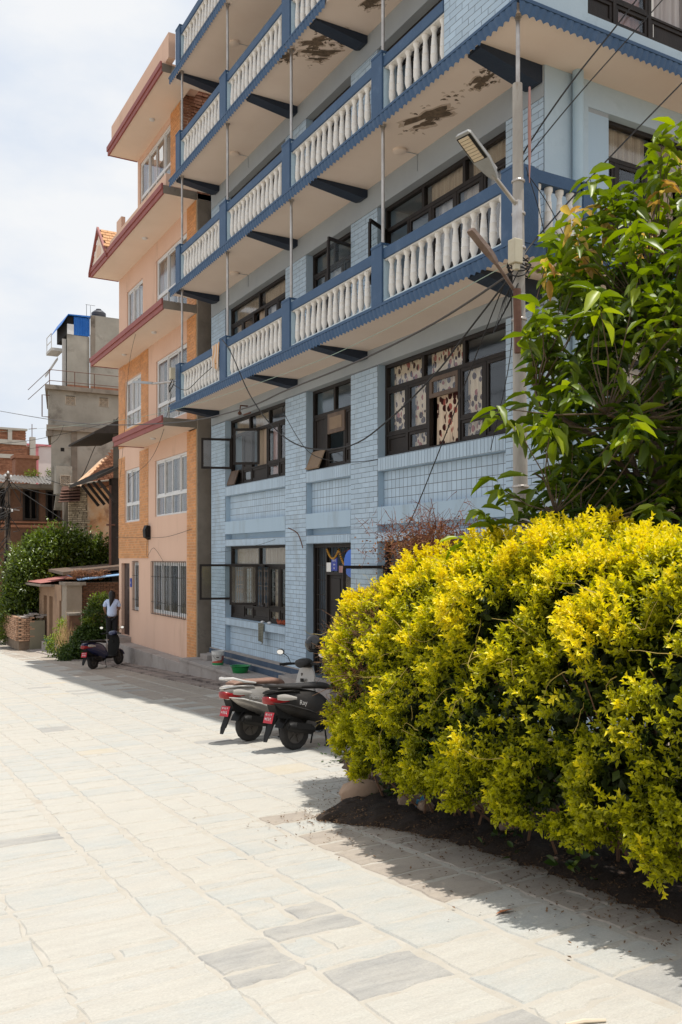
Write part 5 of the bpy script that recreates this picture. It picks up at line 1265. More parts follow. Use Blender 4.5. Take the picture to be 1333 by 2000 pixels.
for i in range(PER):
    t = (i + .5) / PER; an = i * 2.4 + RNG.random(NS) * .6
    out_ = ref * np.cos(an)[:, None] + ref2 * np.sin(an)[:, None]
    P_l.append(pos + sd * (.095 * t - .02)); D_l.append(norm(out_ * (1.0 - .55 * t) + sd * (.35 + .75 * t) + np.array([0, 0, .08])))
    N_l.append(norm(sd + RNG.normal(size=(NS, 3)) * .25 + np.array([0, 0, .4])))
    L_l.append((.026 + .026 * RNG.random(NS) ** 1.5) * (1.1 - .3 * t) * szs); W_l.append((.0145 + .008 * RNG.random(NS)) * szs)
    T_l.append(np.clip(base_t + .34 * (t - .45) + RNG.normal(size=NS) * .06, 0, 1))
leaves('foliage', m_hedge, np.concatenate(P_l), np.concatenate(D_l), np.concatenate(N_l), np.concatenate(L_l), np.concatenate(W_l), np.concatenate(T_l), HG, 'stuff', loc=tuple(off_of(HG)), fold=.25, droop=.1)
# dim inner leaves and branches so the body of the hedge is dense but dark
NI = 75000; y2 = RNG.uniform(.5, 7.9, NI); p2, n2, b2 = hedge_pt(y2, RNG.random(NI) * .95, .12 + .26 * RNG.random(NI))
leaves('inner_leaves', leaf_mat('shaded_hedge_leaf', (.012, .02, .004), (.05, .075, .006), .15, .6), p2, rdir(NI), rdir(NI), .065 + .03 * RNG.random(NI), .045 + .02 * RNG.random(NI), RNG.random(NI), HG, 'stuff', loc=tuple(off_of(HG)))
m_twig = M('brown_twig', (.12, .06, .035), (.20, .11, .06), 14, .9)
mb = MB()
for i in range(130):
    y = random.uniform(.6, 7.6); a, n, _ = hedge_pt(np.array([y]), np.array([random.random() * .9]), .03); a = a[0]; n = n[0]
    c = Vector((random.uniform(4.1, 4.7), y * .9 + .4, gz(y))); s_ = Vector(a); mid = c.lerp(s_, .6) + Vector((random.uniform(-.1, .1), random.uniform(-.15, .15), random.uniform(-.1, .15)))
    mb.tube([c, mid, s_], [.012, .007, .003], 4, caps=False)
mb.build('branches', m_twig, HG, kind='stuff')
# tangled twigs at the far end and long curling shoots on the face
mb = MB(); vine = MB()
for i in range(1000):
    y = random.uniform(6.2, 8.0); a, n, _ = hedge_pt(np.array([y]), np.array([random.uniform(.12, .8)]), .10); a = Vector(a[0]); n = Vector(n[0])
    if not (-.1 < a.z < 1.5): continue
    d = (n * .5 + Vector((random.gauss(0, .5), random.gauss(0, .7), random.gauss(.1, .4)))).normalized(); L_ = random.uniform(.12, .38)
    k = Vector((random.gauss(0, .05), random.gauss(0, .05), random.gauss(0, .05)))
    mb.tube([a, a + d * L_ * .5 + k, a + d * L_ + k * .3], [.0045, .003, .0015], 4, caps=False)
for i in range(110):
    y = random.uniform(2.2, 7.8); a, n, _ = hedge_pt(np.array([y]), np.array([random.uniform(.1, .6)]), -.04); a = Vector(a[0]); n = Vector(n[0])
    pts = [a]; d = Vector((random.gauss(-.2, .3), random.gauss(0, 1), random.gauss(0, .5))).normalized()
    for j in range(7): d = (d + Vector((random.gauss(-.02, .25), random.gauss(0, .3), random.gauss(-.05, .35)))).normalized(); pts.append(pts[-1] + d * random.uniform(.03, .06))
    vine.tube(pts, [.003 - .0003 * q for q in range(len(pts))], 4, caps=False)
mb.build('bare_twigs', m_twig, HG, kind='stuff')
nb_ = 5200; yb_ = RNG.uniform(6.3, 7.9, nb_); pb_, nb2, _ = hedge_pt(yb_, RNG.uniform(.12, .8, nb_), .02)
kb = (pb_[:, 2] > .0) & (pb_[:, 2] < 1.3) & (np.sin(pb_[:, 1] * 9 + pb_[:, 2] * 6) > -.3); pb_ = pb_[kb] + RNG.normal(size=(kb.sum(), 3)) * .04; nb_ = len(pb_)
leaves('withered_leaves', leaf_mat('withered_leaf', (.13, .045, .02), (.30, .16, .05), .15, .8), pb_, rdir(nb_), rdir(nb_), .02 + .014 * RNG.random(nb_), .011 + .006 * RNG.random(nb_), RNG.random(nb_), HG, 'stuff', loc=tuple(off_of(HG)))
vine.build('curling_shoots', M('pale_shoot', (.42, .33, .08), (.35, .24, .06), 9, .7), HG, kind='stuff')
# brown dead growth on the crest at the far end
DC = thing('dead_twig_clump', 'tangle of rust brown dead twigs on top of the far end of the hedge', 'dead twigs', (4.4, 6.4, 1.5))
mb = MB()
for i in range(900):
    a = Vector((4.35 + random.gauss(0, .14), 6.2 + random.gauss(0, .30), 1.78 + random.gauss(0, .11)))
    d = Vector((random.gauss(0, 1), random.gauss(0, 1), random.gauss(.1, .7))).normalized(); L_ = random.uniform(.06, .2)
    mb.tube([a, a + d * L_ * .5 + Vector((0, 0, random.gauss(0, .02))), a + d * L_], [.003, .002, .001], 3, caps=False)
for i in range(26):
    a = Vector((4.4 + random.gauss(0, .15), 6.3 + random.gauss(0, .35), 1.86)); d = Vector((random.gauss(0, .35), random.gauss(0, .5), 1)).normalized()
    mb.tube([a, a + d * .12, a + d * random.uniform(.2, .34) + Vector((random.gauss(0, .05), random.gauss(0, .05), 0))], [.003, .002, .001], 4, caps=False)
mb.build('twigs', M('rust_twig', (.20, .065, .03), (.13, .05, .03), 9, .9), DC, kind='stuff')
n = 2600; c = np.array([4.36, 6.2, 1.72]) + RNG.normal(size=(n, 3)) * np.array([.15, .28, .10])
leaves('dead_leaves', leaf_mat('dead_leaf', (.10, .035, .02), (.26, .13, .05), .1, .8), c, rdir(n), rdir(n), np.full(n, .030), np.full(n, .017), RNG.random(n), DC, 'stuff', loc=tuple(off_of(DC)))

# mango-like tree --------------------------------------------------------
MT = thing('young_mango_tree', 'leafy green tree with drooping pointed leaves and copper young shoots above the hedge', 'tree', (6.0, 5.2, -.45))
MB().tube([(6.0, 5.2, -.6), (5.98, 5.18, .8), (5.9, 5.1, 1.8), (5.85, 5.05, 2.6)], [.10, .085, .07, .05], 12).build('trunk', m_bark, MT, smooth=True)
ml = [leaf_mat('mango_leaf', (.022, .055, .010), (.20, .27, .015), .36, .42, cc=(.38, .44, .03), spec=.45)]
m_young = leaf_mat('copper_young_leaf', (.42, .20, .05), (.56, .42, .12), .40, .42, spec=.5)
tips = []
def crown_ok(p):
    q = ((p.x - 6.05) / 2.05, (p.y - 4.95) / 1.35, (p.z - 2.9) / 2.25); return math.sqrt(q[0] ** 2 + q[1] ** 2 + q[2] ** 2)
tries = 0
while len(tips) < 740 and tries < 20000:
    tries += 1
    d = Vector((random.gauss(0, 1), random.gauss(0, 1), random.gauss(0, 1))).normalized(); rr = random.uniform(.25, 1.0) ** .6
    lump = 1 + .10 * math.sin(d.x * 6 + 1) + .10 * math.sin(d.z * 9 + d.y * 4)
    p = Vector((6.05 + d.x * 1.98 * rr * lump, 4.95 + d.y * 1.3 * rr, 2.85 + d.z * 2.1 * rr * lump))
    if p.z < .9 or p.x > 7.1: continue
    k_ = 4.9 / p.y; zz_ = 1.65 + (p.z - 1.65) * k_
    if p.x * k_ < np.interp(zz_, [1.6, 1.9, 2.25, 2.75, 3.3, 3.6, 3.75, 4.1, 4.6, 4.9, 5.2], [3.9, 4.0, 4.42, 4.36, 4.36, 4.42, 4.46, 4.5, 4.75, 5.15, 5.9]): continue
    if p.x < 4.55 and math.sin(p.z * 5.2 + 1.2) < -.35: continue
    if p.x < 4.6 and 3.5 < p.z < 3.85: continue
    tips.append(p)
tips += [Vector((4.02, 4.9, 2.72)), Vector((4.15, 4.85, 2.6)), Vector((4.3, 4.85, 2.75)), Vector((4.3, 4.8, 3.35)), Vector((4.4, 4.85, 3.42)), Vector((4.0, 5.0, 1.95)), Vector((4.25, 4.85, 3.25)), Vector((4.8, 4.9, 4.05)), Vector((5.15, 4.9, 4.45)), Vector((5.7, 4.9, 4.78)), Vector((5.4, 4.9, 4.6)), Vector((4.1, 4.95, 2.15)), Vector((3.95, 5.2, 1.75))]
lp = []; ld = []; ln = []; lL = []; lt = []; ly = []
root = Vector((5.88, 5.08, 2.0)); limb_pts = [Vector((5.95, 5.15, .9)), root]
for k in range(13):
    az = k * 2.4; el = (.25, .6, 1.0, 1.3)[k % 4]; h = Vector((math.cos(az) * math.cos(el) * 1.45, math.sin(az) * math.cos(el) * .95, math.sin(el) * 1.9))
    st = root + Vector((0, 0, -.8 + .09 * k)); m1 = st + h * .45 + Vector((0, 0, .12)); m2 = st + h * .8 + Vector((random.gauss(0, .08), random.gauss(0, .08), 0)); e = st + h
    MB().tube([st, m1, m2, e], [.034, .024, .015, .008], 7).build('limb', m_bark, MT, smooth=True)
    for t in range(9): limb_pts.append((st.lerp(m1, t / 4) if t < 4 else (m1.lerp(m2, (t - 4) / 3) if t < 7 else m2.lerp(e, (t - 7) / 2))))
mb = MB()
for p in tips:
    a = min(limb_pts, key=lambda q: (q - p).length + (.6 if q.z > p.z else 0))
    b_ = a.lerp(p, .55) + Vector((random.gauss(0, .05), random.gauss(0, .05), -.04))
    mb.tube([a, b_, p], [.007, .005, .003], 4, caps=False)
    ax = ((p - root).normalized() * .6 + Vector((0, 0, .75))).normalized()
    young = (p.z > 4.15 and random.random() < .38) or (p.z > 3.8 and p.x < 5.1 and random.random() < .3)
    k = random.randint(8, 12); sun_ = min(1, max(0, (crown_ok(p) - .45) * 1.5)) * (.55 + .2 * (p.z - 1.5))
    for i in range(k):
        az = i * 2.4 + random.random(); h = Vector((math.cos(az), math.sin(az), 0))
        el = random.uniform(-1.05, .3) if not young else random.uniform(-1.1, .1)
        dd = (h * math.cos(el) + Vector((0, 0, math.sin(el))) + ax * .25).normalized()
        lp.append(p + ax * (.02 * i - .12)); ld.append(dd); ln.append((Vector((0, 0, 1)) + h * .2 + Vector((random.gauss(0, .35), random.gauss(0, .35), 0))).normalized())
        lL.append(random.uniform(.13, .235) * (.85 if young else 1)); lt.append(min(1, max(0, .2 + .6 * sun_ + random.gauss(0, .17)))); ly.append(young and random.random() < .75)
mb.build('twig', m_bark, MT, kind='stuff')
order = sorted(range(len(lp)), key=lambda i: (0 if inview(lp[i], .99) else 1, (lp[i] - CAMP).length - (.8 * (crown_ok(lp[i]) > .8))))
front = set(order[:300])
off = off_of(MT)
# template leaf meshes for the individually placed leaves
variants = {}
for nm, mt, tv in (('g0', ml[0], .15), ('g1', ml[0], .4), ('g2', ml[0], .65), ('g3', ml[0], .95), ('y0', m_young, .1), ('y1', m_young, .8)):
    o = leaves('leaf', mt, np.zeros((1, 3)), np.array([[1., 0, 0]]), np.array([[0, 0, 1.]]), np.ones(1), np.full(1, .34), np.full(1, tv), None, None, segs=3, droop=.22, fold=.16)
    variants[nm] = o.data; bpy.data.objects.remove(o)
for i in order[:300]:
    if ly[i]: v = 'y0' if lt[i] < .5 else 'y1'
    else: v = 'g%d' % min(3, int(lt[i] * 4))
    o = bpy.data.objects.new('leaf', variants[v]); COL.objects.link(o); o.parent = MT
    d = ld[i]; s_ = d.cross(ln[i]).normalized(); u = s_.cross(d)
    mt_ = Matrix((( d.x, -s_.x, u.x), (d.y, -s_.y, u.y), (d.z, -s_.z, u.z))).to_4x4()
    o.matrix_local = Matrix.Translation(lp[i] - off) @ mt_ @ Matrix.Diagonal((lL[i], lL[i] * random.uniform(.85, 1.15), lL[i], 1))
for yg, nm, mt in ((False, 'foliage', ml[0]), (True, 'young_foliage', m_young)):
    ids = [i for i in order[300:] if ly[i] == yg]
    if ids:
        A = lambda l: np.array([tuple(l[i]) for i in ids])
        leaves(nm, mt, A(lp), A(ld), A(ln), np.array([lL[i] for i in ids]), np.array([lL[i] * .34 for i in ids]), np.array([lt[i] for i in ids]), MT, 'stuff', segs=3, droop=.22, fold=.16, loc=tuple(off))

# soil, stones and litter under the hedge --------------------------------
edge = [(9.0, 5.0), (7.4, 4.35), (7.0, 3.95), (6.6, 3.42), (6.3, 3.55), (5.9, 3.78), (5.2, 3.92), (4.3, 3.93), (3.6, 3.84), (3.0, 3.80), (2.0, 3.75), (.5, 3.7)]
def soil(a, b_):
    y = .5 + 8.5 * a; e = float(np.interp(y, [t[0] for t in edge[::-1]], [t[1] for t in edge[::-1]])) + .03 * math.sin(y * 19) + .02 * math.sin(y * 47)
    x = e + (7.3 - e) * b_ ** 1.6
    h = .075 * (1 - math.exp(-(x - e) * 9)) + .018 * math.sin(x * 21 + y * 17) * math.sin(y * 29) * min(1, (x - e) * 6) + random.uniform(0, .012) * min(1, (x - e) * 10)
    return (x, y, gz(y) + .008 + h * (1 if b_ > 0 else 0) - (0.02 if b_ == 0 else 0))
MB().grid(soil, 150, 26).build('soil_bed', m_dirt, kind='structure', smooth=True)
mb = MB(); lit = MB()
for i in range(6500):
    y = random.uniform(1.2, 8.2); e = float(np.interp(y, [t[0] for t in edge[::-1]], [t[1] for t in edge[::-1]]))
    x = e + abs(random.gauss(0, .25)) - .04 if random.random() < .82 else e - abs(random.gauss(0, .30))
    z = gz(y) + (.075 * (1 - math.exp(-max(0, x - e) * 9)) if x > e else .006) + .010
    s_ = random.uniform(.006, .016); a = random.random() * 6.28
    c, s2 = math.cos(a) * s_, math.sin(a) * s_
    lit.poly([(x - c, y - s2, z), (x + s2 * .5, y - c * .5, z + .004), (x + c, y + s2, z + random.uniform(0, .012)), (x - s2 * .5, y + c * .5, z + .002)])
o = lit.build('leaf_litter', m_litter, kind='stuff'); tag(o, 'dark crumbs and dry leaf litter strewn along the foot of the hedge', 'leaf litter')
o.data.attributes.new('tint', 'FLOAT', 'POINT').data.foreach_set('value', np.repeat(RNG.random(len(lit.f)), 4).astype(np.float32))
def rock(name, loc, r, label, seed, mat, sq=(1, 1, .6), group=None):
    rnd = random.Random(seed); mb = MB(); ph1, ph2 = rnd.random() * 6, rnd.random() * 6
    def f(a, b_):
        t = a * 2 * math.pi; p = (b_ - .5) * math.pi * .998; v = Vector((math.cos(p) * math.cos(t), math.cos(p) * math.sin(t), math.sin(p)))
        k = r * (1 + .14 * math.sin(3 * v.x + ph1) + .12 * math.sin(4 * v.y + ph2) + .06 * math.sin(9 * v.z + 7 * v.x)); return (loc[0] + v.x * k * sq[0], loc[1] + v.y * k * sq[1], loc[2] + v.z * k * sq[2])
    mb.grid(f, 18, 10); o = mb.build(name, mat, smooth=True); tag(o, label, 'stone', group); return o
m_rock = M('brown_rock', (.22, .15, .105), (.32, .23, .17), 6, .95, .4, 20)
rock('rounded_stone', (4.12, 7.0, gz(7) + .07), .17, 'smooth tan boulder at the far end of the soil bed under the hedge', 3, M('tan_rock', (.38, .25, .17), (.44, .31, .22), 4, .9, .2, 20), (1.5, 1, .75))
for i, (x, y, r) in enumerate(((4.25, 6.35, .11), (4.45, 6.0, .10), (4.6, 5.75, .12), (4.2, 6.05, .07), (4.5, 5.4, .09), (4.3, 5.1, .07), (4.7, 6.4, .11))):
    rock('garden_stone', (x, y, gz(y) + .10), r, ('brown stone just right of the tan boulder', 'brown stone behind the blue plastic scrap', 'largest brown stone, right of the blue plastic scrap', 'small brown stone before the blue plastic scrap', 'rightmost but one brown stone in the soil under the hedge', 'rightmost small brown stone in the soil under the hedge', 'brown stone deepest in the shade behind the tan boulder')[i], 10 + i, m_rock, (1.1, .9, .8), 'stones under the hedge')
tag(MB().grid(lambda a, b_: (4.17 + .1 * a, 6.05 + .14 * b_, gz(6.1) + .09 + .05 * math.sin(a * 5 + b_ * 3) + .03 * math.sin(b_ * 14)), 8, 8).build('plastic_scrap', M('blue_plastic_film', (.05, .25, .45), (.10, .35, .5), 9, .4)), 'scrap of pale blue plastic film among the stones under the hedge', 'plastic scrap')
for (nm, lab, x, y, n, L_, mt) in (('soil_weed', 'small broad-leaved green weed growing at the street edge of the soil', 3.95, 4.05, 14, .10, ml[0]), ('soil_weed', 'little green weed under the hedge, farther along the soil edge', 4.0, 4.75, 16, .07, m_weedd), ('soil_weed', 'wispy weed by the tan boulder at the tip of the soil bed', 4.3, 6.75, 60, .06, m_weedd), ('soil_weed', 'low weed next to the far scooter side of the hedge', 4.9, 8.9, 40, .05, m_weedd)):
    t = thing(nm, lab, 'weed', (x, y, gz(y)), group='weeds along the soil bed')
    c = np.array([x, y, gz(y) + .1]) + RNG.normal(size=(n, 3)) * np.array([.07, .10, .05]); d = rdir(n); d[:, 2] = np.abs(d[:, 2]) * .6
    leaves('leaves', mt, c, d, norm(RNG.normal(size=(n, 3)) * .4 + np.array([0, 0, 1.])), np.full(n, L_), np.full(n, L_ * .55), RNG.random(n) * .7, t, 'stuff', segs=2, loc=tuple(off_of(t)))
st_ = MB().tube([(2.50, 2.62, gz(2.62) + .014), (2.58, 2.60, gz(2.6) + .016), (2.66, 2.56, gz(2.56) + .013)], [.007, .009, .006], 6)
tag(st_.build('pale_stick', M('bleached_stick', (.60, .50, .38), rough=.8)), 'short bleached stick lying on the grey paving slab', 'stick')
tag(MB().poly([(3.13, 3.83, gz(3.83) + .012), (3.2, 3.80, gz(3.8) + .03), (3.27, 3.84, gz(3.84) + .012), (3.2, 3.87, gz(3.87) + .010)]).build('fallen_leaf', M('orange_dry_leaf', (.42, .16, .07), rough=.8)), 'curled orange dry leaf on the paving at the edge of the hedge shadow', 'leaf')
# ------------------------------------------------------------------ poles, lamps and cables
m_pole = M('pale_concrete_pole', (.32, .29, .26), (.43, .40, .36), 4, .9, .4, 25, stain=(.22, .15, .10), sscale=4, samt=.7, stretch=(1, 1, .35))
PR = thing('concrete_pole', 'tall pale concrete utility pole with cable loops standing before the corner of the blue building', 'utility pole', (6.62, 7.7, -.67))
MB().tube([(6.66, 7.7, -.8), (6.655, 7.7, 2.3), (6.61, 7.7, 7.04)], [.105, .085, .056], 18).build('shaft', m_pole, PR, smooth=True)
for z, r in ((5.92, .087), (5.55, .09), (5.16, .093), (4.62, .097), (4.35, .098), (2.45, .108)):
    x = 6.66 - .05 * (z - 2.3) / 4.8 if z > 2.3 else 6.657
    r -= .018; MB().lathe((x, 7.7, z), [(r + .004, 0), (r + .008, .006), (r + .008, .022), (r + .004, .028)], 18).build('band', m_steel, PR)
mb = MB()
for i in range(7):
    z = 4.86 + i * .03; r = .11 + .035 * random.random(); ph = random.random() * 6
    mb.tube([(6.635 + r * math.cos(a + ph), 7.7 + r * math.sin(a + ph), z + .04 * math.sin(a * 2 + i)) for a in [k * math.pi / 8 for k in range(17)]], .008, 5, caps=False)
for i in range(6):
    a = Vector((6.53, 7.6, 4.86)); mb.tube([a, a + Vector((-.06 - .02 * i, .06, -.18 - .03 * i)), a + Vector((-.02 - .05 * i, .1, -.3 - .08 * i)), a + Vector((.05, .05, -.1))], .006, 5, caps=False)
mb.build('cable_loops', m_cable, PR)
MB().tube([(6.72, 7.62, 7.0), (6.70, 7.6, 6.6), (6.72, 7.62, 6.2), (6.70, 7.60, 5.9)], [.012, .02, .016, .004], 6).build('pink_rag', m_cpink, PR)
m_rustl = M('weathered_brown_steel', (.13, .08, .06), (.22, .16, .13), 9, .7, .2, 40)
def street_light(name, label, base, head0, head1, wid, arm_r, kind, led=True):
    t = thing(name, label, 'street light', base)
    base = Vector(base); h0 = Vector(head0); h1 = Vector(head1); d = (h1 - h0).normalized()
    MB().tube([base, base.lerp(h0, .5), h0 + d * .06], arm_r, 10).build('arm', m_steel if kind else m_rustl, t, smooth=True)
    up = Vector((0, 0, 1)); s_ = d.cross(up).normalized(); n = s_.cross(d).normalized(); L_ = (h1 - h0).length
    def P3(a, b_, c): return h0 + d * a * L_ + s_ * b_ * wid + n * c
    mb = MB()
    prof = [(0, .16, .03), (.12, .30, .045), (.38, .48, .05), (.42, .5, .045), (.95, .5, .035), (1, .42, .02)]
    for i in range(len(prof) - 1):
        a, w0, t0 = prof[i]; b_, w1, t1 = prof[i + 1]
        mb.hexa([P3(a, -w0, -.018), P3(a, w0, -.018), P3(b_, w1, -.018), P3(b_, -w1, -.018), P3(a, -w0 * .8, t0), P3(a, w0 * .8, t0), P3(b_, w1 * .8, t1), P3(b_, -w1 * .8, t1)])
    mb.build('lamp_housing', M('grey_lamp_metal', (.26, .26, .25), (.34, .34, .33), 4, .4, metal=.4) if kind else m_rustl, t)
    if led:
        m_led = M('cream_led_lens', (.55, .44, .30), (.6, .5, .36), 5, .35)
        fm = MB(); fm.hexa([P3(.44, -.44, -.026), P3(.44, .44, -.026), P3(.95, .44, -.026), P3(.95, -.44, -.026), P3(.44, -.44, -.019), P3(.44, .44, -.019), P3(.95, .44, -.019), P3(.95, -.44, -.019)]); fm.build('lens_frame', m_black, t)
        for i in range(8):
            a0 = .455 + i * .061
            MB().hexa([P3(a0, -.30, -.032), P3(a0, .36, -.032), P3(a0 + .052, .36, -.032), P3(a0 + .052, -.30, -.032), P3(a0, -.30, -.025), P3(a0, .36, -.025), P3(a0 + .052, .36, -.025), P3(a0 + .052, -.30, -.025)]).build('led_module', m_led, t)
        MB().hexa([P3(.10, -.2, .05), P3(.10, .2, .05), P3(.34, .2, .055), P3(.34, -.2, .055), P3(.10, -.18, .08), P3(.10, .18, .08), P3(.34, .18, .08), P3(.34, -.18, .08)]).build('driver_cover', m_steel, t)
    return t
SLt = street_light('led_street_light', 'grey LED street light with ribbed cream lens angled up from the concrete pole', (6.53, 7.62, 5.62), (6.17, 7.55, 5.82), (5.64, 7.45, 6.15), .21, .024, True)
MB().tube([(6.53, 7.62, 5.62), (6.54, 7.64, 5.1)], .025, 8).build('arm', m_steel, SLt)
MB().box(6.50, 6.56, 7.56, 7.66, 5.22, 5.66).build('bracket_plate', m_steel, SLt)
OL = street_light('rusty_street_light', 'old brown street light arm with narrow lamp below the LED light on the concrete pole', (6.47, 7.60, 4.66), (6.15, 7.5, 4.86), (5.72, 7.42, 5.13), .085, .020, False, led=False)
MB().tube([(6.50, 7.58, 4.66), (6.52, 7.58, 3.95)], .045, 10).build('mounting_pipe', m_rust, OL)
mb = MB().box(6.40, 6.52, 7.50, 7.62, 4.93, 5.20).box(6.43, 6.5, 7.52, 7.58, 4.86, 4.93); t = mb.build('switch_box', M('cream_plastic', (.55, .50, .38), (.5, .44, .32), 8, .6), bevel=.01); tag(t, 'cream plastic switch box fixed to the concrete pole beside the balusters', 'junction box')
LL = street_light('balcony_street_light', 'slim grey street light on a thin arm at the far end of the lowest balcony', (6.93, 20.8, 6.0), (6.90, 22.4, 6.22), (6.88, 23.95, 6.52), .26, .028, True, led=False)
MB().box(6.78, 6.90, 20.6, 20.72, 6.02, 6.30).build('switch_box', MATS['cream_plastic'], LL, bevel=.01)
MB().tube([(6.85, 20.66, 6.02), (6.80, 20.8, 5.85), (6.86, 20.95, 5.75), (6.93, 20.8, 5.95)], .014, 6).build('cable_loops', m_cable, LL)
def cable(pts, r, label, mat=None, name='overhead_cable', sub=6):
    P_ = [Vector(p) for p in pts]; o = []
    for i in range(len(P_) - 1):      # Catmull-Rom
        p0, p1, p2, p3 = P_[max(i - 1, 0)], P_[i], P_[i + 1], P_[min(i + 2, len(P_) - 1)]
        for k in range(sub):
            t = k / sub; o.append(.5 * ((2 * p1) + (p2 - p0) * t + (2 * p0 - 5 * p1 + 4 * p2 - p3) * t * t + (3 * p1 - p0 - 3 * p2 + p3) * t ** 3))
    o.append(P_[-1]); return tag(MB().tube(o, r, 6).build(name, mat or m_cable, smooth=True), label, 'cable')
cable([(6.6, 47.3, 9.13), (6.6, 30, 6.19), (6.6, 20.2, 4.87), (6.6, 15.8, 4.54), (6.6, 13.7, 4.57), (6.6, 11.26, 4.59), (6.6, 9.3, 4.7), (6.58, 7.8, 4.9)], .014, 'thick black overhead cable running the length of the street to the concrete pole', M('black_cable_shine', (.05, .042, .038), rough=.5))
cable([(6.9, 17.5, 6.3), (6.5, 16.01, 5.66), (6.5, 15.05, 4.66), (6.5, 13.93, 3.89), (6.5, 12.74, 3.45), (6.5, 11.31, 3.33), (6.5, 10.25, 3.57), (6.5, 9.15, 4.0), (6.5, 8.61, 4.31), (6.55, 7.75, 4.86)], .011, 'sagging black cable looping low between the balcony post and the concrete pole')
cable([(8.05, 16.9, 4.9), (7.95, 16.6, 4.64), (7.95, 15.58, 3.8), (7.95, 14.52, 3.49), (7.95, 13.56, 3.38), (7.95, 12.9, 3.36)], .007, 'thin cable hanging across the brick pier and the middle first floor window')
cable([(6.8, 48.8, 8.28), (6.8, 30, 6.15), (6.8, 20.8, 5.26), (6.8, 13.93, 4.96), (6.8, 10.72, 4.99), (6.65, 7.8, 5.07)], .005, 'thin pale green wire strung just under the lowest balcony', m_cablel)
cable([(6.6, 7.8, 4.9), (7.0, 8.49, 4.9), (7.0, 9.62, 3.31), (7.05, 10.49, 2.24), (7.1, 10.96, 1.88), (7.9, 11.6, 1.2)], .008, 'black cable dropping steeply from the pole towards the hedge crest')
cable([(6.6, 7.8, 4.85), (7.6, 9.0, 4.3), (8.0, 9.9, 3.2)], .006, 'thin black cable slanting across the leaf-curtained window by the pole')
cable([(10.5, 7.5, 11.2), (8.74, 7.9, 8.77), (7.66, 7.95, 7.44), (7.1, 8.1, 6.6), (7.06, 8.2, 6.42)], .011, 'upper black cable from above right to the corner balcony post')
cable([(11.3, 7.5, 11.4), (9.2, 7.9, 8.9), (7.8, 7.95, 7.35), (7.12, 8.1, 6.5), (7.08, 8.2, 6.40)], .008, 'second slightly lower black cable meeting the corner balcony post')
cable([(12.5, 7.2, 11.0), (9.61, 7.7, 8.03), (8.0, 7.8, 6.43), (6.9, 7.75, 5.32), (6.68, 7.7, 5.05)], .010, 'long black cable slanting from the right edge down to the concrete pole')
cable([(7.1, 8.15, 6.35), (7.3, 7.95, 5.9), (7.7, 7.9, 5.3), (8.0, 7.9, 4.9), (8.05, 7.9, 4.6)], .006, 'thin wire hanging in front of the corner balusters')
cable([(7.0, 8.0, 6.3), (7.25, 7.95, 5.5), (7.3, 7.95, 4.6)], .005, 'thin wire dropping down the face of the corner post')
cable([(6.7, 7.7, 4.3), (7.6, 7.6, 4.5), (8.6, 7.4, 4.8), (10.5, 7, 5.0)], .008, 'black service wire from the pole into the tree on the right')
cable([(7.95, 17.1, 2.05), (7.96, 18.5, 1.9), (8.0, 21.2, 1.75)], .004, 'thin wire drooping across the ground floor brick pier', m_cable)
cable([(8.0, 16.55, 2.28), (8.04, 16.2, 2.16), (8.05, 16.0, 1.9), (8.02, 15.93, 1.86)], .012, 'short rusty pipe bracket beside the front door head', m_rust, 'wall_bracket')
cable([(7.0, 18.0, 5.95), (6.9, 18.8, 5.75), (6.9, 19.8, 5.62), (6.88, 20.7, 5.9)], .008, 'short black cable drooping across the balusters to the small street light')
cable([(6.9, 20.9, 5.7), (7.2, 22.5, 5.0), (7.6, 25, 4.5), (7.8, 28.0, 4.2)], .006, 'black wire from the small street light across the peach house front')
cable([(7.75, 29.3, 2.35), (7.74, 26.5, 2.28), (7.76, 24, 2.25), (7.7, 21.7, 2.4)], .006, 'level black wire across the peach house above the grilled window')
cable([(7.80, 25.9, 2.35), (7.78, 25.9, 1.7), (7.78, 25.2, 1.95), (7.78, 24.2, 1.5)], .005, 'loose dangling wire below the black cable box')
cable([(7.2, 24.5, 8.6), (7.0, 25.0, 7.3), (7.4, 27, 5.6), (7.75, 28.9, 4.0)], .005, 'slack wire trailing over the peach house sunshades')
cable([(8.5, 45.5, 5.6), (9.8, 44.5, 5.4), (10.6, 43.5, 7.4), (11.5, 43, 8.6)], .02, 'loose wire hanging across the grey concrete house wall', m_cable)
cable([(7.0, 45.2, 5.1), (8.2, 43.0, 3.9), (9.2, 41.9, 3.0)], .018, 'cable from the cluttered utility pole down to the tree top')
cable([(7.0, 45.2, 5.2), (9.0, 44, 4.7), (11, 41, 5.2)], .016, 'cable from the cluttered utility pole to the jetty house')
cable([(4, 47, 7.2), (8.0, 46, 7.6), (13.9, 45.2, 9.4)], .012, 'thin distant wire crossing in front of the brick tower', m_cable)
cable([(4, 47, 6.8), (8.5, 46, 7.3), (9.4, 45.5, 8.4)], .010, 'faint second distant wire left of the grey concrete house', m_cable)

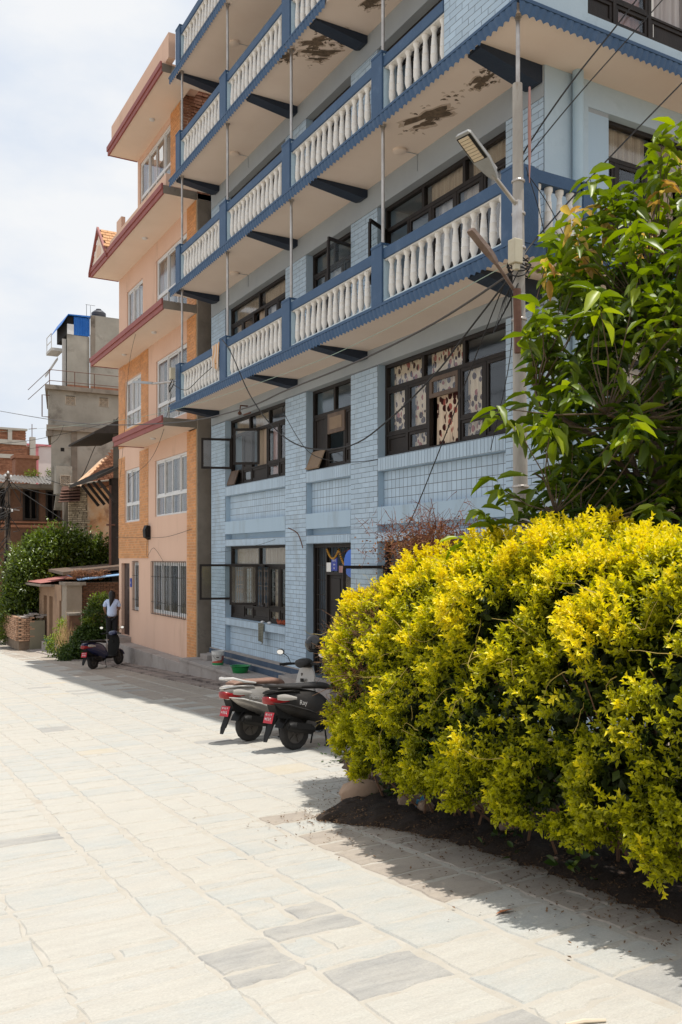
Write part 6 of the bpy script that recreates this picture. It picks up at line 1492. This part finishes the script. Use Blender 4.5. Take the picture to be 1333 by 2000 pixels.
PL = thing('cluttered_pole', 'dark utility pole wrapped in tangled cables at the far left edge', 'utility pole', (6.62, 45, -2.5))
MB().tube([(6.62, 45, -2.6), (6.62, 45, 5.8)], [.17, .12], 12).build('shaft', M('dark_pole', (.13, .09, .07), (.20, .15, .11), 4, .9, .3, 20), PL, smooth=True)
mb = MB()
for i in range(46):
    z = random.uniform(.2, 5.6); a = Vector((6.62 + random.gauss(0, .08), 44.85, z)); b_ = a + Vector((random.gauss(-.1, .25), random.uniform(-.1, .1), random.uniform(-2.2, -.3))); m_ = (a + b_) / 2 + Vector((random.gauss(0, .3), 0, random.gauss(0, .3)))
    mb.tube([a, a.lerp(m_, .6), m_, b_], .018, 4, caps=False)
for i in range(14):
    z = random.uniform(1.5, 5.4); mb.tube([(6.62, 44.8, z), (5.7, 44.6, z - random.uniform(.3, .9)), (4.4, 44.5, z + random.uniform(-.2, .9))], .014, 4, caps=False)
mb.build('cable_tangle', m_cable, PL)
mb = MB()
for z in (5.5, 4.1): mb.bar((6.2, 44.9, z), (7.15, 44.9, z - .12), .06)
mb.build('crossarm', m_steel, PL)
for z, x in ((5.6, 6.5), (5.55, 6.75), (5.75, 6.62), (3.9, 6.8)): MB().lathe((x, 44.85, z), [(.04, 0), (.06, .03), (.03, .06), (.05, .09), (.02, .12)], 8).build('insulator', m_white, PL)
MB().hexa([(6.85, 44.7, 1.02), (7.15, 44.7, .92), (7.15, 45.0, .92), (6.85, 45.0, 1.02), (6.85, 44.7, 1.30), (7.15, 44.7, 1.22), (7.15, 45.0, 1.22), (6.85, 45.0, 1.30)]).build('meter_box', m_white, PL)
MB().hexa([(6.68, 44.7, -.46), (6.92, 44.7, -.52), (6.92, 44.9, -.52), (6.68, 44.9, -.46), (6.64, 44.7, -.2), (6.86, 44.7, -.26), (6.86, 44.9, -.26), (6.64, 44.9, -.2)]).build('meter_box', m_white, PL)
rock('pole_stone', (6.75, 44.7, gz(44.7) + .12), .28, 'pile of rubble stone at the foot of the cluttered utility pole', 31, m_rock)

# ------------------------------------------------------------------ scooters
m_chrome = M('bright_metal', (.55, .55, .55), rough=.22, metal=.9)
m_mirror = M('mirror_glass', (.85, .88, .92), rough=.03, metal=1.)
m_rim = M('grey_wheel_rim', (.07, .062, .055), (.11, .10, .09), 9, .5, metal=.3)
m_redlens = M('red_lens', (.26, .006, .008), rough=.25, coat=.3)
m_clear = M('clear_lens', (.45, .42, .38), rough=.2, coat=.4)
m_plate = M('red_number_plate', (.48, .02, .035), rough=.4)
def wheel(parent, x, r, wd, name='wheel'):
    n = 30; mb = MB()
    prof = [(-.36, .62), (-.5, .8), (-.46, .95), (-.25, 1.0), (.25, 1.0), (.46, .95), (.5, .8), (.36, .62)]
    ring = [(r * p[1], wd * p[0]) for p in prof]; b = 0
    for k in range(n):
        a = 2 * math.pi * k / n
        for j, (rr, yy) in enumerate(ring):
            rr2 = rr - (.004 if (k % 2 and 1 < j < 6) else 0); mb.v.append((x + rr2 * math.cos(a), yy, r + rr2 * math.sin(a)))
    m_ = len(ring)
    for k in range(n):
        for j in range(m_): mb.f.append((k * m_ + j, k * m_ + (j + 1) % m_, ((k + 1) % n) * m_ + (j + 1) % m_, ((k + 1) % n) * m_ + j))
    w_ = mb.build(name, m_rubber, parent, smooth=True)
    rm = MB().lathe((x, 0, r), [(r * .63, -wd * .34), (r * .60, -wd * .30), (r * .52, -wd * .2), (r * .30, -wd * .16), (r * .16, -wd * .4), (r * .16, wd * .4), (r * .30, wd * .16), (r * .52, wd * .2), (r * .60, wd * .30), (r * .63, wd * .34)], 24, 'y')
    rm.build('rim', m_rim, w_, smooth=True)
    h = MB()
    for k in range(5):
        a = 2 * math.pi * k / 5; h.bar((x + r * .15 * math.cos(a), -wd * .36, r + r * .15 * math.sin(a)), (x + r * .56 * math.cos(a), -wd * .33, r + r * .56 * math.sin(a)), .03, .02)
    h.build('spokes', m_rim, w_)
    return w_
def smooth_loft(secs, mat, name, parent, n=18, ex=2.6, sub=4, label=None):
    S = []
    keys = [tuple(s) + (0,) * (6 - len(s)) for s in secs]
    for i in range(len(keys) - 1):
        p0, p1, p2, p3 = keys[max(i - 1, 0)], keys[i], keys[i + 1], keys[min(i + 2, len(keys) - 1)]
        for k in range(sub):
            t = k / sub; S.append(tuple(.5 * ((2 * p1[j]) + (p2[j] - p0[j]) * t + (2 * p0[j] - 5 * p1[j] + 4 * p2[j] - p3[j]) * t * t + (3 * p1[j] - p0[j] - 3 * p2[j] + p3[j]) * t ** 3) for j in range(6)))
    S.append(keys[-1]); S = [(a, b, max(c, .004), max(d, .004), e, f) for a, b, c, d, e, f in S]
    return MB().loft(S, n, ex).build(name, mat, parent, smooth=True, label=label)
def scooter(label, loc, rz, cbody, ctop, cseat, cshield, rail, plate, script=None, pitch=0, rail_up=.07, steer=0.):
    s = thing('scooter', label, 'scooter', loc, rz, 'parked scooters', local=True)
    s.rotation_euler = (R(-3.5), pitch, rz)
    wheel(s, 0, .215, .10)
    # rear body and tail
    smooth_loft([(-.43, .69, .055, .045), (-.36, .68, .10, .08), (-.22, .635, .15, .135), (.0, .58, .178, .185), (.2, .53, .175, .215), (.36, .48, .155, .22), (.50, .43, .12, .18), (.60, .36, .10, .10)], cbody, 'side_panels', s, 20, 2.8)
    smooth_loft([(-.44, .755, .05, .012), (-.36, .765, .095, .018), (-.2, .765, .135, .02), (.0, .745, .15, .02)], ctop, 'tail_cowl', s, 16, 3)
    MB().tube([(-.40, -.112, .635), (-.2, -.158, .60), (.1, -.180, .50), (.42, -.150, .37)], [.006, .011, .012, .006], 6).tube([(-.40, .112, .635), (-.2, .158, .60), (.1, .180, .50), (.42, .150, .37)], [.006, .011, .012, .006], 6).build('body_trim', ctop, s, smooth=True)
    # seat
    smooth_loft([(-.30, .80, .10, .018), (-.18, .812, .13, .032), (.05, .80, .135, .036), (.25, .785, .13, .04), (.42, .775, .115, .045), (.56, .745, .085, .04), (.61, .72, .06, .02)], cseat, 'seat', s, 18, 2.6)
    # grab rail
    MB().tube([(.02, -.15, .79), (-.18, -.165, .80 + rail_up * .4), (-.34, -.13, .81 + rail_up), (-.42, -.05, .81 + rail_up), (-.42, .05, .81 + rail_up), (-.34, .13, .81 + rail_up), (-.18, .165, .80 + rail_up * .4), (.02, .15, .79)], [.012, .016, .018, .018, .018, .018, .016, .012], 8).build('grab_rail', rail, s, smooth=True)
    # tail light
    smooth_loft([(-.452, .672, .035, .034), (-.432, .668, .078, .050), (-.36, .66, .114, .052), (-.26, .65, .148, .036), (-.18, .64, .162, .012)], m_redlens, 'tail_light', s, 16, 3)
    for sg in (-1, 1): smooth_loft([(-.34, .70, .012, .030, sg * .124), (-.24, .692, .016, .042, sg * .152), (-.08, .668, .008, .016, sg * .176)], m_clear, 'indicator', s, 10, 2.2)
    # rear mudguard and number plate
    MB().hexa([(-.30, -.055, .50), (-.30, .055, .50), (-.44, .05, .24), (-.44, -.05, .24), (-.27, -.055, .52), (-.27, .055, .52), (-.42, .05, .235), (-.42, -.05, .235)]).prism([(-.44, -.05, .24), (-.44, .05, .24), (-.47, .03, .16), (-.47, -.03, .16)], (.012, 0, 0)).build('mudguard', m_black, s)
    p_ = MB().hexa([(-.415, -.088, .385), (-.415, .088, .385), (-.370, .088, .515), (-.370, -.088, .515), (-.422, -.088, .385), (-.422, .088, .385), (-.377, .088, .515), (-.377, -.088, .515)]).build('number_plate', m_plate, s)
    for k, (tx, sz) in enumerate(plate): text(tx, (-.391 - .0175 * (k + .4) + .004, 0, .495 - .052 * (k + .15)), sz * .9, p_, m_wpaint, (R(90 - 0), R(0), R(-90)), True, .001, 'lettering').rotation_euler = (R(71), 0, R(-90))
    mb = MB()
    for i in range(12):
        a = R(-5 + 15 * i)
        for yy in (-.085, -.08, .08, .085): rr = .25 if abs(yy) > .082 else .265; mb.v.append((rr * math.cos(a), yy, .215 + rr * math.sin(a)))
    for i in range(11):
        for k in range(3): b = i * 4 + k; mb.f.append((b, b + 1, b + 5, b + 4))
    mb.hexa([(-.30, -.08, .44), (.45, -.08, .30), (.45, .08, .30), (-.30, .08, .44), (-.36, -.08, .62), (.45, -.08, .5), (.45, .08, .5), (-.36, .08, .62)]).build('inner_mudguard', m_black, s)
    # engine, exhaust, stand, shock
    smooth_loft([(-.06, .24, .07, .08, .09), (.15, .26, .075, .10, .07), (.38, .28, .09, .10, .02), (.52, .27, .07, .07, 0)], m_black, 'engine', s, 14, 3)
    MB().lathe((.20, -.09, .30), [(.07, -.03), (.09, -.02), (.09, .0), (.05, .01)], 16, 'y').build('fan_cover', m_rim, s)
    MB().tube([(.42, -.07, .19), (.28, -.13, .20), (.18, -.15, .23)], .014, 8).build('exhaust_pipe', m_chrome if rail_up < .06 else m_rim, s, smooth=True)
    MB().tube([(.20, -.155, .24), (.15, -.158, .25), (-.18, -.162, .325), (-.22, -.163, .334)], [.03, .062, .064, .04], 14).build('silencer', m_black, s, smooth=True)
    MB().hexa([(.12, -.222, .25), (-.12, -.226, .30), (-.12, -.226, .375), (.12, -.222, .325), (.12, -.214, .25), (-.12, -.218, .30), (-.12, -.218, .375), (.12, -.214, .325)]).tube([(-.19, -.162, .328), (-.235, -.163, .338)], .026, 10).build('heat_shield', m_black, s)
    MB().tube([(-.02, .11, .24), (.02, .12, .52)], .025, 8).build('shock_absorber', m_rim, s)
    MB().tube([(.42, -.11, .24), (.40, -.16, .015)], .011, 6).tube([(.42, .11, .24), (.40, .16, .015)], .011, 6).tube([(.40, -.18, .014), (.40, -.12, .014)], .012, 6).build('centre_stand', m_black, s)
    # floorboard, leg shield
    smooth_loft([(.50, .29, .14, .045), (.70, .275, .165, .035), (.90, .285, .165, .04), (1.0, .33, .14, .05)], cshield, 'floorboard', s, 16, 4)
    secs = [(.94, .33, .165), (.99, .50, .20), (1.03, .66, .21), (1.06, .80, .185), (1.07, .90, .13)]
    mb = MB(); n = 10
    for (x, z, hw) in secs:
        for k in range(n + 1):
            t = k / n * 2 - 1; mb.v.append((x + .015 + .10 * (1 - t * t), hw * t, z))
    for (x, z, hw) in secs:
        for k in range(n + 1):
            t = k / n * 2 - 1; mb.v.append((x - .02 * (1 - t * t), hw * t * .96, z))
    A = len(secs) * (n + 1)
    for i in range(len(secs) - 1):
        for k in range(n):
            a = i * (n + 1) + k; mb.f.append((a, a + 1, a + n + 2, a + n + 1)); mb.f.append((A + a, A + a + n + 1, A + a + n + 2, A + a + 1))
        for k in (0, n):
            a = i * (n + 1) + k; mb.f.append((a, a + n + 1, A + a + n + 1, A + a))
    e = (len(secs) - 1) * (n + 1)
    for k in range(n): mb.f.append((e + k, e + k + 1, A + e + k + 1, A + e + k)); mb.f.append((k, A + k, A + k + 1, k + 1))
    mb.build('leg_shield', cshield, s, smooth=True)
    smooth_loft([(1.08, .56, .10, .16), (1.14, .62, .095, .17), (1.17, .66, .06, .12)], cbody, 'front_apron', s, 16, 2.6)
    MB().box(.975, .995, -.025, .03, .70, .75).build('ignition_plate', m_black, s)
    before = set(c_.name for c_ in s.children); wheel(s, 1.24, .215, .09)
    # fork, front mudguard
    MB().tube([(1.06, -.07, .82), (1.22, -.07, .23)], .018, 8).tube([(1.06, .07, .82), (1.22, .07, .23)], .018, 8).build('fork', m_rim, s)
    mb = MB()
    for i in range(11):
        a = R(15 + 15 * i)
        for (yy, rr) in ((-.075, .235), (-.055, .262), (0, .272), (.055, .262), (.075, .235)): mb.v.append((1.24 - rr * math.cos(a) * -1 if False else 1.24 + rr * math.cos(a), yy, .215 + rr * math.sin(a)))
    for i in range(10):
        for k in range(4): a = i * 5 + k; mb.f.append((a, a + 1, a + 6, a + 5))
    mb.build('front_mudguard', cbody, s, smooth=True)
    # handlebar cowl, headlight, grips, levers, mirrors
    smooth_loft([(.93, .945, .06, .04), (.98, .965, .13, .055), (1.06, .965, .14, .07), (1.12, .95, .10, .06), (1.15, .94, .05, .03)], m_blackp if cbody is m_silver else cbody, 'handlebar_cowl', s, 18, 2.4)
    smooth_loft([(1.11, .945, .075, .045), (1.155, .94, .06, .035)], m_clear, 'headlight', s, 14, 2.4)
    smooth_loft([(.955, .985, .07, .012), (1.0, 1.0, .075, .012)], m_black, 'dashboard', s, 12, 3)
    for sg in (-1, 1):
        MB().tube([(1.02, sg * .10, .96), (.96, sg * .22, .965), (.92, sg * .35, .955)], [.016, .018, .018], 8).build('grip', m_black, s, smooth=True)
        MB().tube([(1.0, sg * .17, .95), (.99, sg * .25, .945), (.97, sg * .34, .93)], .006, 5).build('lever', m_black, s)
        MB().tube([(.98, sg * .20, .98), (1.0, sg * .25, 1.06), (1.0, sg * .34, 1.12)], .006, 6).build('mirror_stem', m_black, s)
        mm = MB(); mm.loft([(.985, 1.13, .062, .038, sg * .37), (1.0, 1.132, .066, .042, sg * .37), (1.02, 1.134, .045, .03, sg * .37)], 16, 2.2); mo = mm.build('mirror', m_black, s, smooth=True)
        mg = MB(); mg.loft([(.981, 1.13, .056, .033, sg * .37), (.9845, 1.13, .057, .034, sg * .37)], 16, 2.2); mg.build('mirror_glass', m_mirror, mo)
    for c_ in [c3 for c3 in s.children if c3.name not in before]:      # the whole front end turns about the steering head
        for c2 in [c_] + list(c_.children):
            if c2.type != 'MESH': continue
            for v_ in c2.data.vertices:
                dx_, dy_ = v_.co.x - 1.06 - .28 * (.9 - v_.co.z) * .9, v_.co.y; ox_ = 1.06 + .28 * (.9 - v_.co.z) * .9
                v_.co.x = ox_ + dx_ * math.cos(steer) - dy_ * math.sin(steer); v_.co.y = dx_ * math.sin(steer) + dy_ * math.cos(steer)
    if script: text(script, (.02, -.183, .60), .085, s, m_chrome, (R(86), R(8), 0), True, .001)
    return s
m_silver = M('silver_paint', (.34, .31, .28), (.38, .35, .31), 30, .35, metal=.45, coat=.5)
m_silverl = M('pale_silver_paint', (.62, .60, .57), rough=.3, metal=.2, coat=.5)
m_brownseat = M('brown_vinyl', (.20, .115, .085), (.25, .15, .11), 12, .6)
m_blackp = M('satin_black_paint', (.012, .011, .010), (.03, .026, .023), 5, .5, spec=.3)
m_blackm = M('matt_black_panel', (.012, .011, .010), rough=.7, spec=.12)
m_blackseat = M('black_vinyl', (.022, .020, .019), rough=.6)
m_bluep = M('dark_blue_paint', (.012, .018, .07), rough=.3, coat=.5)
scooter('silver scooter with pale grab rail and brown seat parked behind the black one', (4.70, 10.92, gz(10.9)), R(15), m_silver, m_silverl, m_brownseat, m_silver, m_silverl, [('बा ६६ प', .045), ('०३६६', .065)], 'Pleasure', steer=R(14))
scooter('black scooter with red tail light parked nearest the hedge', (4.90, 9.95, gz(9.95)), R(13), m_blackp, m_blackp, m_blackseat, m_blackm, m_blackp, [('बा ८५ प', .045), ('७१३१', .065)], 'Ray', rail_up=.03, steer=R(32))
scooter('dark blue scooter parked on the street before the peach house steps', (6.09, 25.5, gz(25.5)), R(40), m_bluep, m_bluep, m_blackseat, m_blackm, m_blackm, [('बा ७१ प', .045), ('२४९०', .065)], None, rail_up=.03)
# helmet on the silver scooter's mirror
HM = thing('motorcycle_helmet', 'glossy black full face helmet hung on the mirror of the silver scooter', 'helmet', (5.70, 10.88, .30))
c = Vector((5.70, 10.88, .45)); fd = Vector((-.55, .35, 0)).normalized(); sd_ = Vector((-fd.y, fd.x, 0))
mb = MB(); hl_ = []
nu, nv = 28, 16
for i in range(nv + 1):
    p = math.pi * (.02 + .80 * i / nv)
    for k in range(nu):
        t = 2 * math.pi * k / nu; r_ = math.sin(p); f_ = math.cos(t) * r_ * .155; q = math.sin(t) * r_ * .122; z = math.cos(p) * .14
        if z < 0: f_ *= 1 + .25 * max(0, math.cos(t)) * (-z / .14); q *= 1 - .12 * (-z / .14)
        mb.v.append(tuple(c + fd * f_ + sd_ * q + Vector((0, 0, z))))
for i in range(nv):
    for k in range(nu): mb.f.append((i * nu + k, (i + 1) * nu + k, (i + 1) * nu + (k + 1) % nu, i * nu + (k + 1) % nu))
mb.f.append(tuple(range(nu)))
mb.build('shell', M('gloss_black_shell', (.008, .008, .009), rough=.18, coat=.5), HM, smooth=True)
mb = MB()
def vis(a, b_):
    t = (a - .5) * 2.3; z = .055 - .11 * b_; r_ = math.sqrt(max(0, 1 - (z / .15) ** 2))
    return c + fd * math.cos(t) * .168 * r_ + sd_ * math.sin(t) * .130 * r_ + Vector((0, 0, z))
mb.grid(vis, 16, 5); mb.build('visor', M('smoked_visor', (.010, .010, .012), rough=.1, coat=.3), HM, smooth=True)
MB().lathe(tuple(c + Vector((0, 0, -.10))), [(.10, -.01), (.112, 0), (.11, .02), (.09, .03)], 20).build('lining', m_black, HM)

# ------------------------------------------------------------------ bucket, basin, cloths
BK = thing('paint_bucket', 'white plastic paint bucket with green and red print and wire handle on the platform', 'bucket', (7.65, 19.70, -.92))
MB().lathe((7.65, 19.7, -.92), [(.125, 0), (.13, .01), (.148, .27), (.153, .275), (.148, .29), (.153, .30), (.148, .315), (.158, .35), (.150, .352), (.14, .30), (.125, .02)], 28, caps=False).lathe((7.65, 19.7, -.915), [(.124, 0), (.124, .01)], 28).build('bucket_body', M('white_plastic', (.62, .60, .57), rough=.45), BK, smooth=True)
def band(z0, z1, a0, a1, mat, nm, zt=lambda t: 0):
    mb = MB().grid(lambda a, b_: (lambda t, z: (7.65 + (.1305 + (z + .92) * .066 + .0012) * math.cos(t), 19.7 + (.1305 + (z + .92) * .066 + .0012) * math.sin(t), z))(a0 + (a1 - a0) * a, z0 + (z1 - z0) * b_ + zt(a) * b_), 20, 2)
    mb.build(nm, mat, BK)
band(-.90, -.85, R(150), R(330), M('green_print', (.02, .24, .08), rough=.5), 'green_label', lambda a: .05 * a * a)
band(-.845, -.825, R(170), R(300), M('red_print', (.50, .08, .05), rough=.5), 'red_label', lambda a: .06 * a)
band(-.80, -.68, R(285), R(325), M('brown_print', (.25, .09, .08), rough=.5), 'brown_label'); band(-.72, -.70, R(235), R(260), m_dark, 'black_print')
MB().tube([(7.65 - .155 * math.cos(t), 19.7 - .06 + .155 * math.sin(t) * -1, -.66 - .13 * math.sin(t)) for t in [math.pi * k / 12 for k in range(13)]], .003, 5).build('handle', m_cable, BK)
tag(MB().lathe((7.62, 18.25, -.92), [(.16, 0), (.165, .005), (.20, .13), (.235, .15), (.235, .155), (.195, .152), (.155, .012)], 32, caps=False).lathe((7.62, 18.25, -.916), [(.16, 0), (.16, .006)], 32).build('plastic_basin', M('green_plastic', (.01, .21, .05), rough=.35), smooth=True), 'bright green plastic basin with wide rim on the platform', 'basin')
def cloth(name, label, o, u, L_, W_, mat, fold=.02, hem=None):
    o = Vector(o); u = Vector(u)
    mb = MB().grid(lambda a, b_: o + u * (a - .5) * W_ * (1 - .25 * b_) + Vector((-.02 - .012 * math.sin(a * 14 + b_ * 2) - fold * b_ * math.sin(a * 9), 0, -L_ * b_ * (1 + .10 * math.sin(a * 5)))), 24, 16)
    ob = mb.build(name, mat, smooth=True); sm = ob.modifiers.new('thickness', 'SOLIDIFY'); sm.thickness = .004; return tag(ob, label, 'cloth')
def stripe(name, a, b_, sc, ax='Y'):
    m = bpy.data.materials.new(name); m.use_nodes = True; t = m.node_tree; n = t.nodes; L = t.links
    g = n.new('ShaderNodeNewGeometry'); wv = n.new('ShaderNodeTexWave'); wv.bands_direction = ax; wv.inputs['Scale'].default_value = sc; wv.inputs['Distortion'].default_value = 2.5; wv.inputs['Detail'].default_value = 3
    L.new(g.outputs['Position'], wv.inputs['Vector']); mm = n.new('ShaderNodeMix'); mm.data_type = 'RGBA'; mm.inputs['A'].default_value = (*a, 1); mm.inputs['B'].default_value = (*b_, 1)
    L.new(wv.outputs['Fac'], mm.inputs['Factor']); L.new(mm.outputs['Result'], n['Principled BSDF'].inputs['Base Color']); n['Principled BSDF'].inputs['Roughness'].default_value = .95; return m
cloth('hanging_cloth', 'cream and orange striped cloth drying over the balcony rail beside its post', (6.985, 18.05, 6.34), (0, 1, 0), .55, .42, stripe('orange_stripe_cloth', (.62, .56, .50), (.58, .30, .12), 4), .03)
cloth('hanging_rag', 'olive striped rag hanging from the ground floor window sill', (8.09, 18.10, .18), (0, 1, 0), .44, .30, stripe('olive_stripe_cloth', (.22, .21, .16), (.10, .10, .08), 9, 'Z'), .03)
for i, yy_ in enumerate((18.15, 17.80)): rock('white_sandal', (8.13, yy_, .205), .045, 'small white rounded soap dish on the window sill, ' + ('left' if i == 0 else 'right') + ' of the two above the rag', 50 + i, m_white, (1, 1.6, .5))
mb = MB()
for i in range(40):
    x, y = 8.16 + random.gauss(0, .02), 17.15 + random.gauss(0, .13); mb.tube([(x, y, .20 + random.random() * .06), (x + random.gauss(0, .02), y + random.gauss(0, .04), .22 + random.random() * .09)], .014, 5)
tag(mb.build('red_chillies', M('drying_chilli', (.38, .08, .03), (.26, .05, .02), 30, .6), kind='stuff'), 'heap of reddish drying chillies on the right end of the window sill', 'chillies')
# bulb holder on the wall above the first-floor window
tag(MB().tube([(8.08, 18.9, 5.2), (7.9, 18.9, 5.2), (7.88, 18.9, 5.05)], .018, 6).lathe((7.88, 18.9, 4.98), [(.02, 0), (.05, .02), (.04, .07)], 10).bar((7.9, 18.7, 4.95), (7.85, 18.2, 4.93), .03).build('wall_lamp_bracket', m_rust), 'rusty lamp bracket under the lowest balcony above the first floor window', 'lamp bracket')

# ------------------------------------------------------------------ person by the door
m_skin = M('brown_skin', (.28, .15, .09), rough=.55); m_shirt = M('pale_blue_shirt', (.50, .61, .84), (.57, .67, .88), 8, .85, .15, 20)
m_trous = M('black_trousers', (.012, .012, .014), rough=.9); m_hair = M('black_hair', (.010, .008, .008), rough=.45)
PN = thing('person', 'person with long black hair in pale blue shirt and black trousers by the brown door', 'person', (7.30, 28.1, -1.06), R(72), local=True)
def skin(name, verts, edges, radii, mat, parent, sub=2):
    me = bpy.data.meshes.new(name); me.from_pydata(verts, edges, []); me.materials.append(mat)
    o = bpy.data.objects.new(name, me); COL.objects.link(o); o.parent = parent
    o.modifiers.new('skin', 'SKIN')
    for i, r in enumerate(radii): me.skin_vertices[0].data[i].radius = r if isinstance(r, tuple) else (r, r)
    me.skin_vertices[0].data[0].use_root = True
    s = o.modifiers.new('sub', 'SUBSURF'); s.levels = sub; s.render_levels = sub; o.modifiers['skin'].use_smooth_shade = True
    return o
# local frame: +x is the way the body faces, z up, height 1.62
V = [(0, 0, .88), (0, 0, 1.05), (.0, 0, 1.22), (-.01, 0, 1.34), (0, 0, 1.40), (.01, 0, 1.46), (.02, .0, 1.53), (.02, .0, 1.60),
     (0, .16, 1.33), (.0, .24, 1.10), (.14, .20, .95), (.19, .17, .92), (0, -.16, 1.33), (.02, -.24, 1.10), (.18, -.18, 1.02), (.24, -.15, 1.04),
     (0, .09, .84), (.0, .09, .47), (-.02, .09, .07), (.10, .10, .03), (0, -.09, .84), (.0, -.09, .47), (-.02, -.09, .07), (.10, -.10, .03)]
E_ = [(0, 1), (1, 2), (2, 3), (3, 4), (4, 5), (5, 6), (6, 7), (3, 8), (8, 9), (9, 10), (10, 11), (3, 12), (12, 13), (13, 14), (14, 15), (0, 16), (16, 17), (17, 18), (18, 19), (0, 20), (20, 21), (21, 22), (22, 23)]
Rr = [.055, .06, .075, .07, .05, .055, (.085, .075), .06, .055, .042, .032, .028, .055, .042, .032, .028, .058, .05, .042, .035, .058, .05, .042, .035]
skin('body', V, E_, Rr, m_skin, PN)
Vs = [(0, 0, .80), (0, 0, .98), (.0, 0, 1.22), (-.01, 0, 1.34), (0, 0, 1.385), (0, .17, 1.325), (.0, .245, 1.13), (0, -.17, 1.325), (.01, -.245, 1.13)]
skin('shirt', Vs, [(0, 1), (1, 2), (2, 3), (3, 4), (3, 5), (5, 6), (3, 7), (7, 8)], [.185, .165, .165, .13, .068, .078, .066, .078, .066], m_shirt, PN)
Vt = [(0, 0, .90), (0, .09, .80), (.0, .095, .47), (-.02, .095, .09), (0, -.09, .80), (.0, -.095, .47), (-.02, -.095, .09)]
skin('trousers', Vt, [(0, 1), (1, 2), (2, 3), (0, 4), (4, 5), (5, 6)], [.145, .12, .092, .07, .12, .092, .07], m_trous, PN)
MB().tube([(0, 0, 1.655), (-.008, 0, 1.645), (-.018, 0, 1.61), (-.028, 0, 1.55), (-.045, 0, 1.48), (-.07, 0, 1.40), (-.10, .02, 1.30), (-.115, .04, 1.20), (-.12, .05, 1.10)], [.012, .058, .092, .106, .102, .085, .062, .036, .008], 14).build('hair', m_hair, PN, smooth=True)
for k, (y0, y1) in enumerate(((.17, .17), (-.15, -.15))):
    hm = (.19, .17, .92) if k == 0 else (.24, -.15, 1.04)
    vv = [hm]; ee = []; rr = [.026]
    for q in range(5):
        b0 = len(vv); dy = (-.02 + .01 * q); vv += [(hm[0] + .05, hm[1] + dy, hm[2] - .01), (hm[0] + .085 - .006 * abs(q - 2), hm[1] + dy * 1.2, hm[2] - .035)]
        if q == 4: vv[-2] = (hm[0] + .02, hm[1] + .035, hm[2]); vv[-1] = (hm[0] + .05, hm[1] + .045, hm[2] - .01)
        ee += [(0, b0), (b0, b0 + 1)]; rr += [.010, .008]
    skin('hand', vv, ee, rr, m_skin, PN, 1)
for sg in (-1, 1): MB().loft([(-.09, .035, .035, .035, sg * .095), (0, .045, .045, .045, sg * .095), (.12, .03, .045, .03, sg * .10), (.17, .025, .03, .02, sg * .10)], 12).build('shoe', m_black, PN, smooth=True)
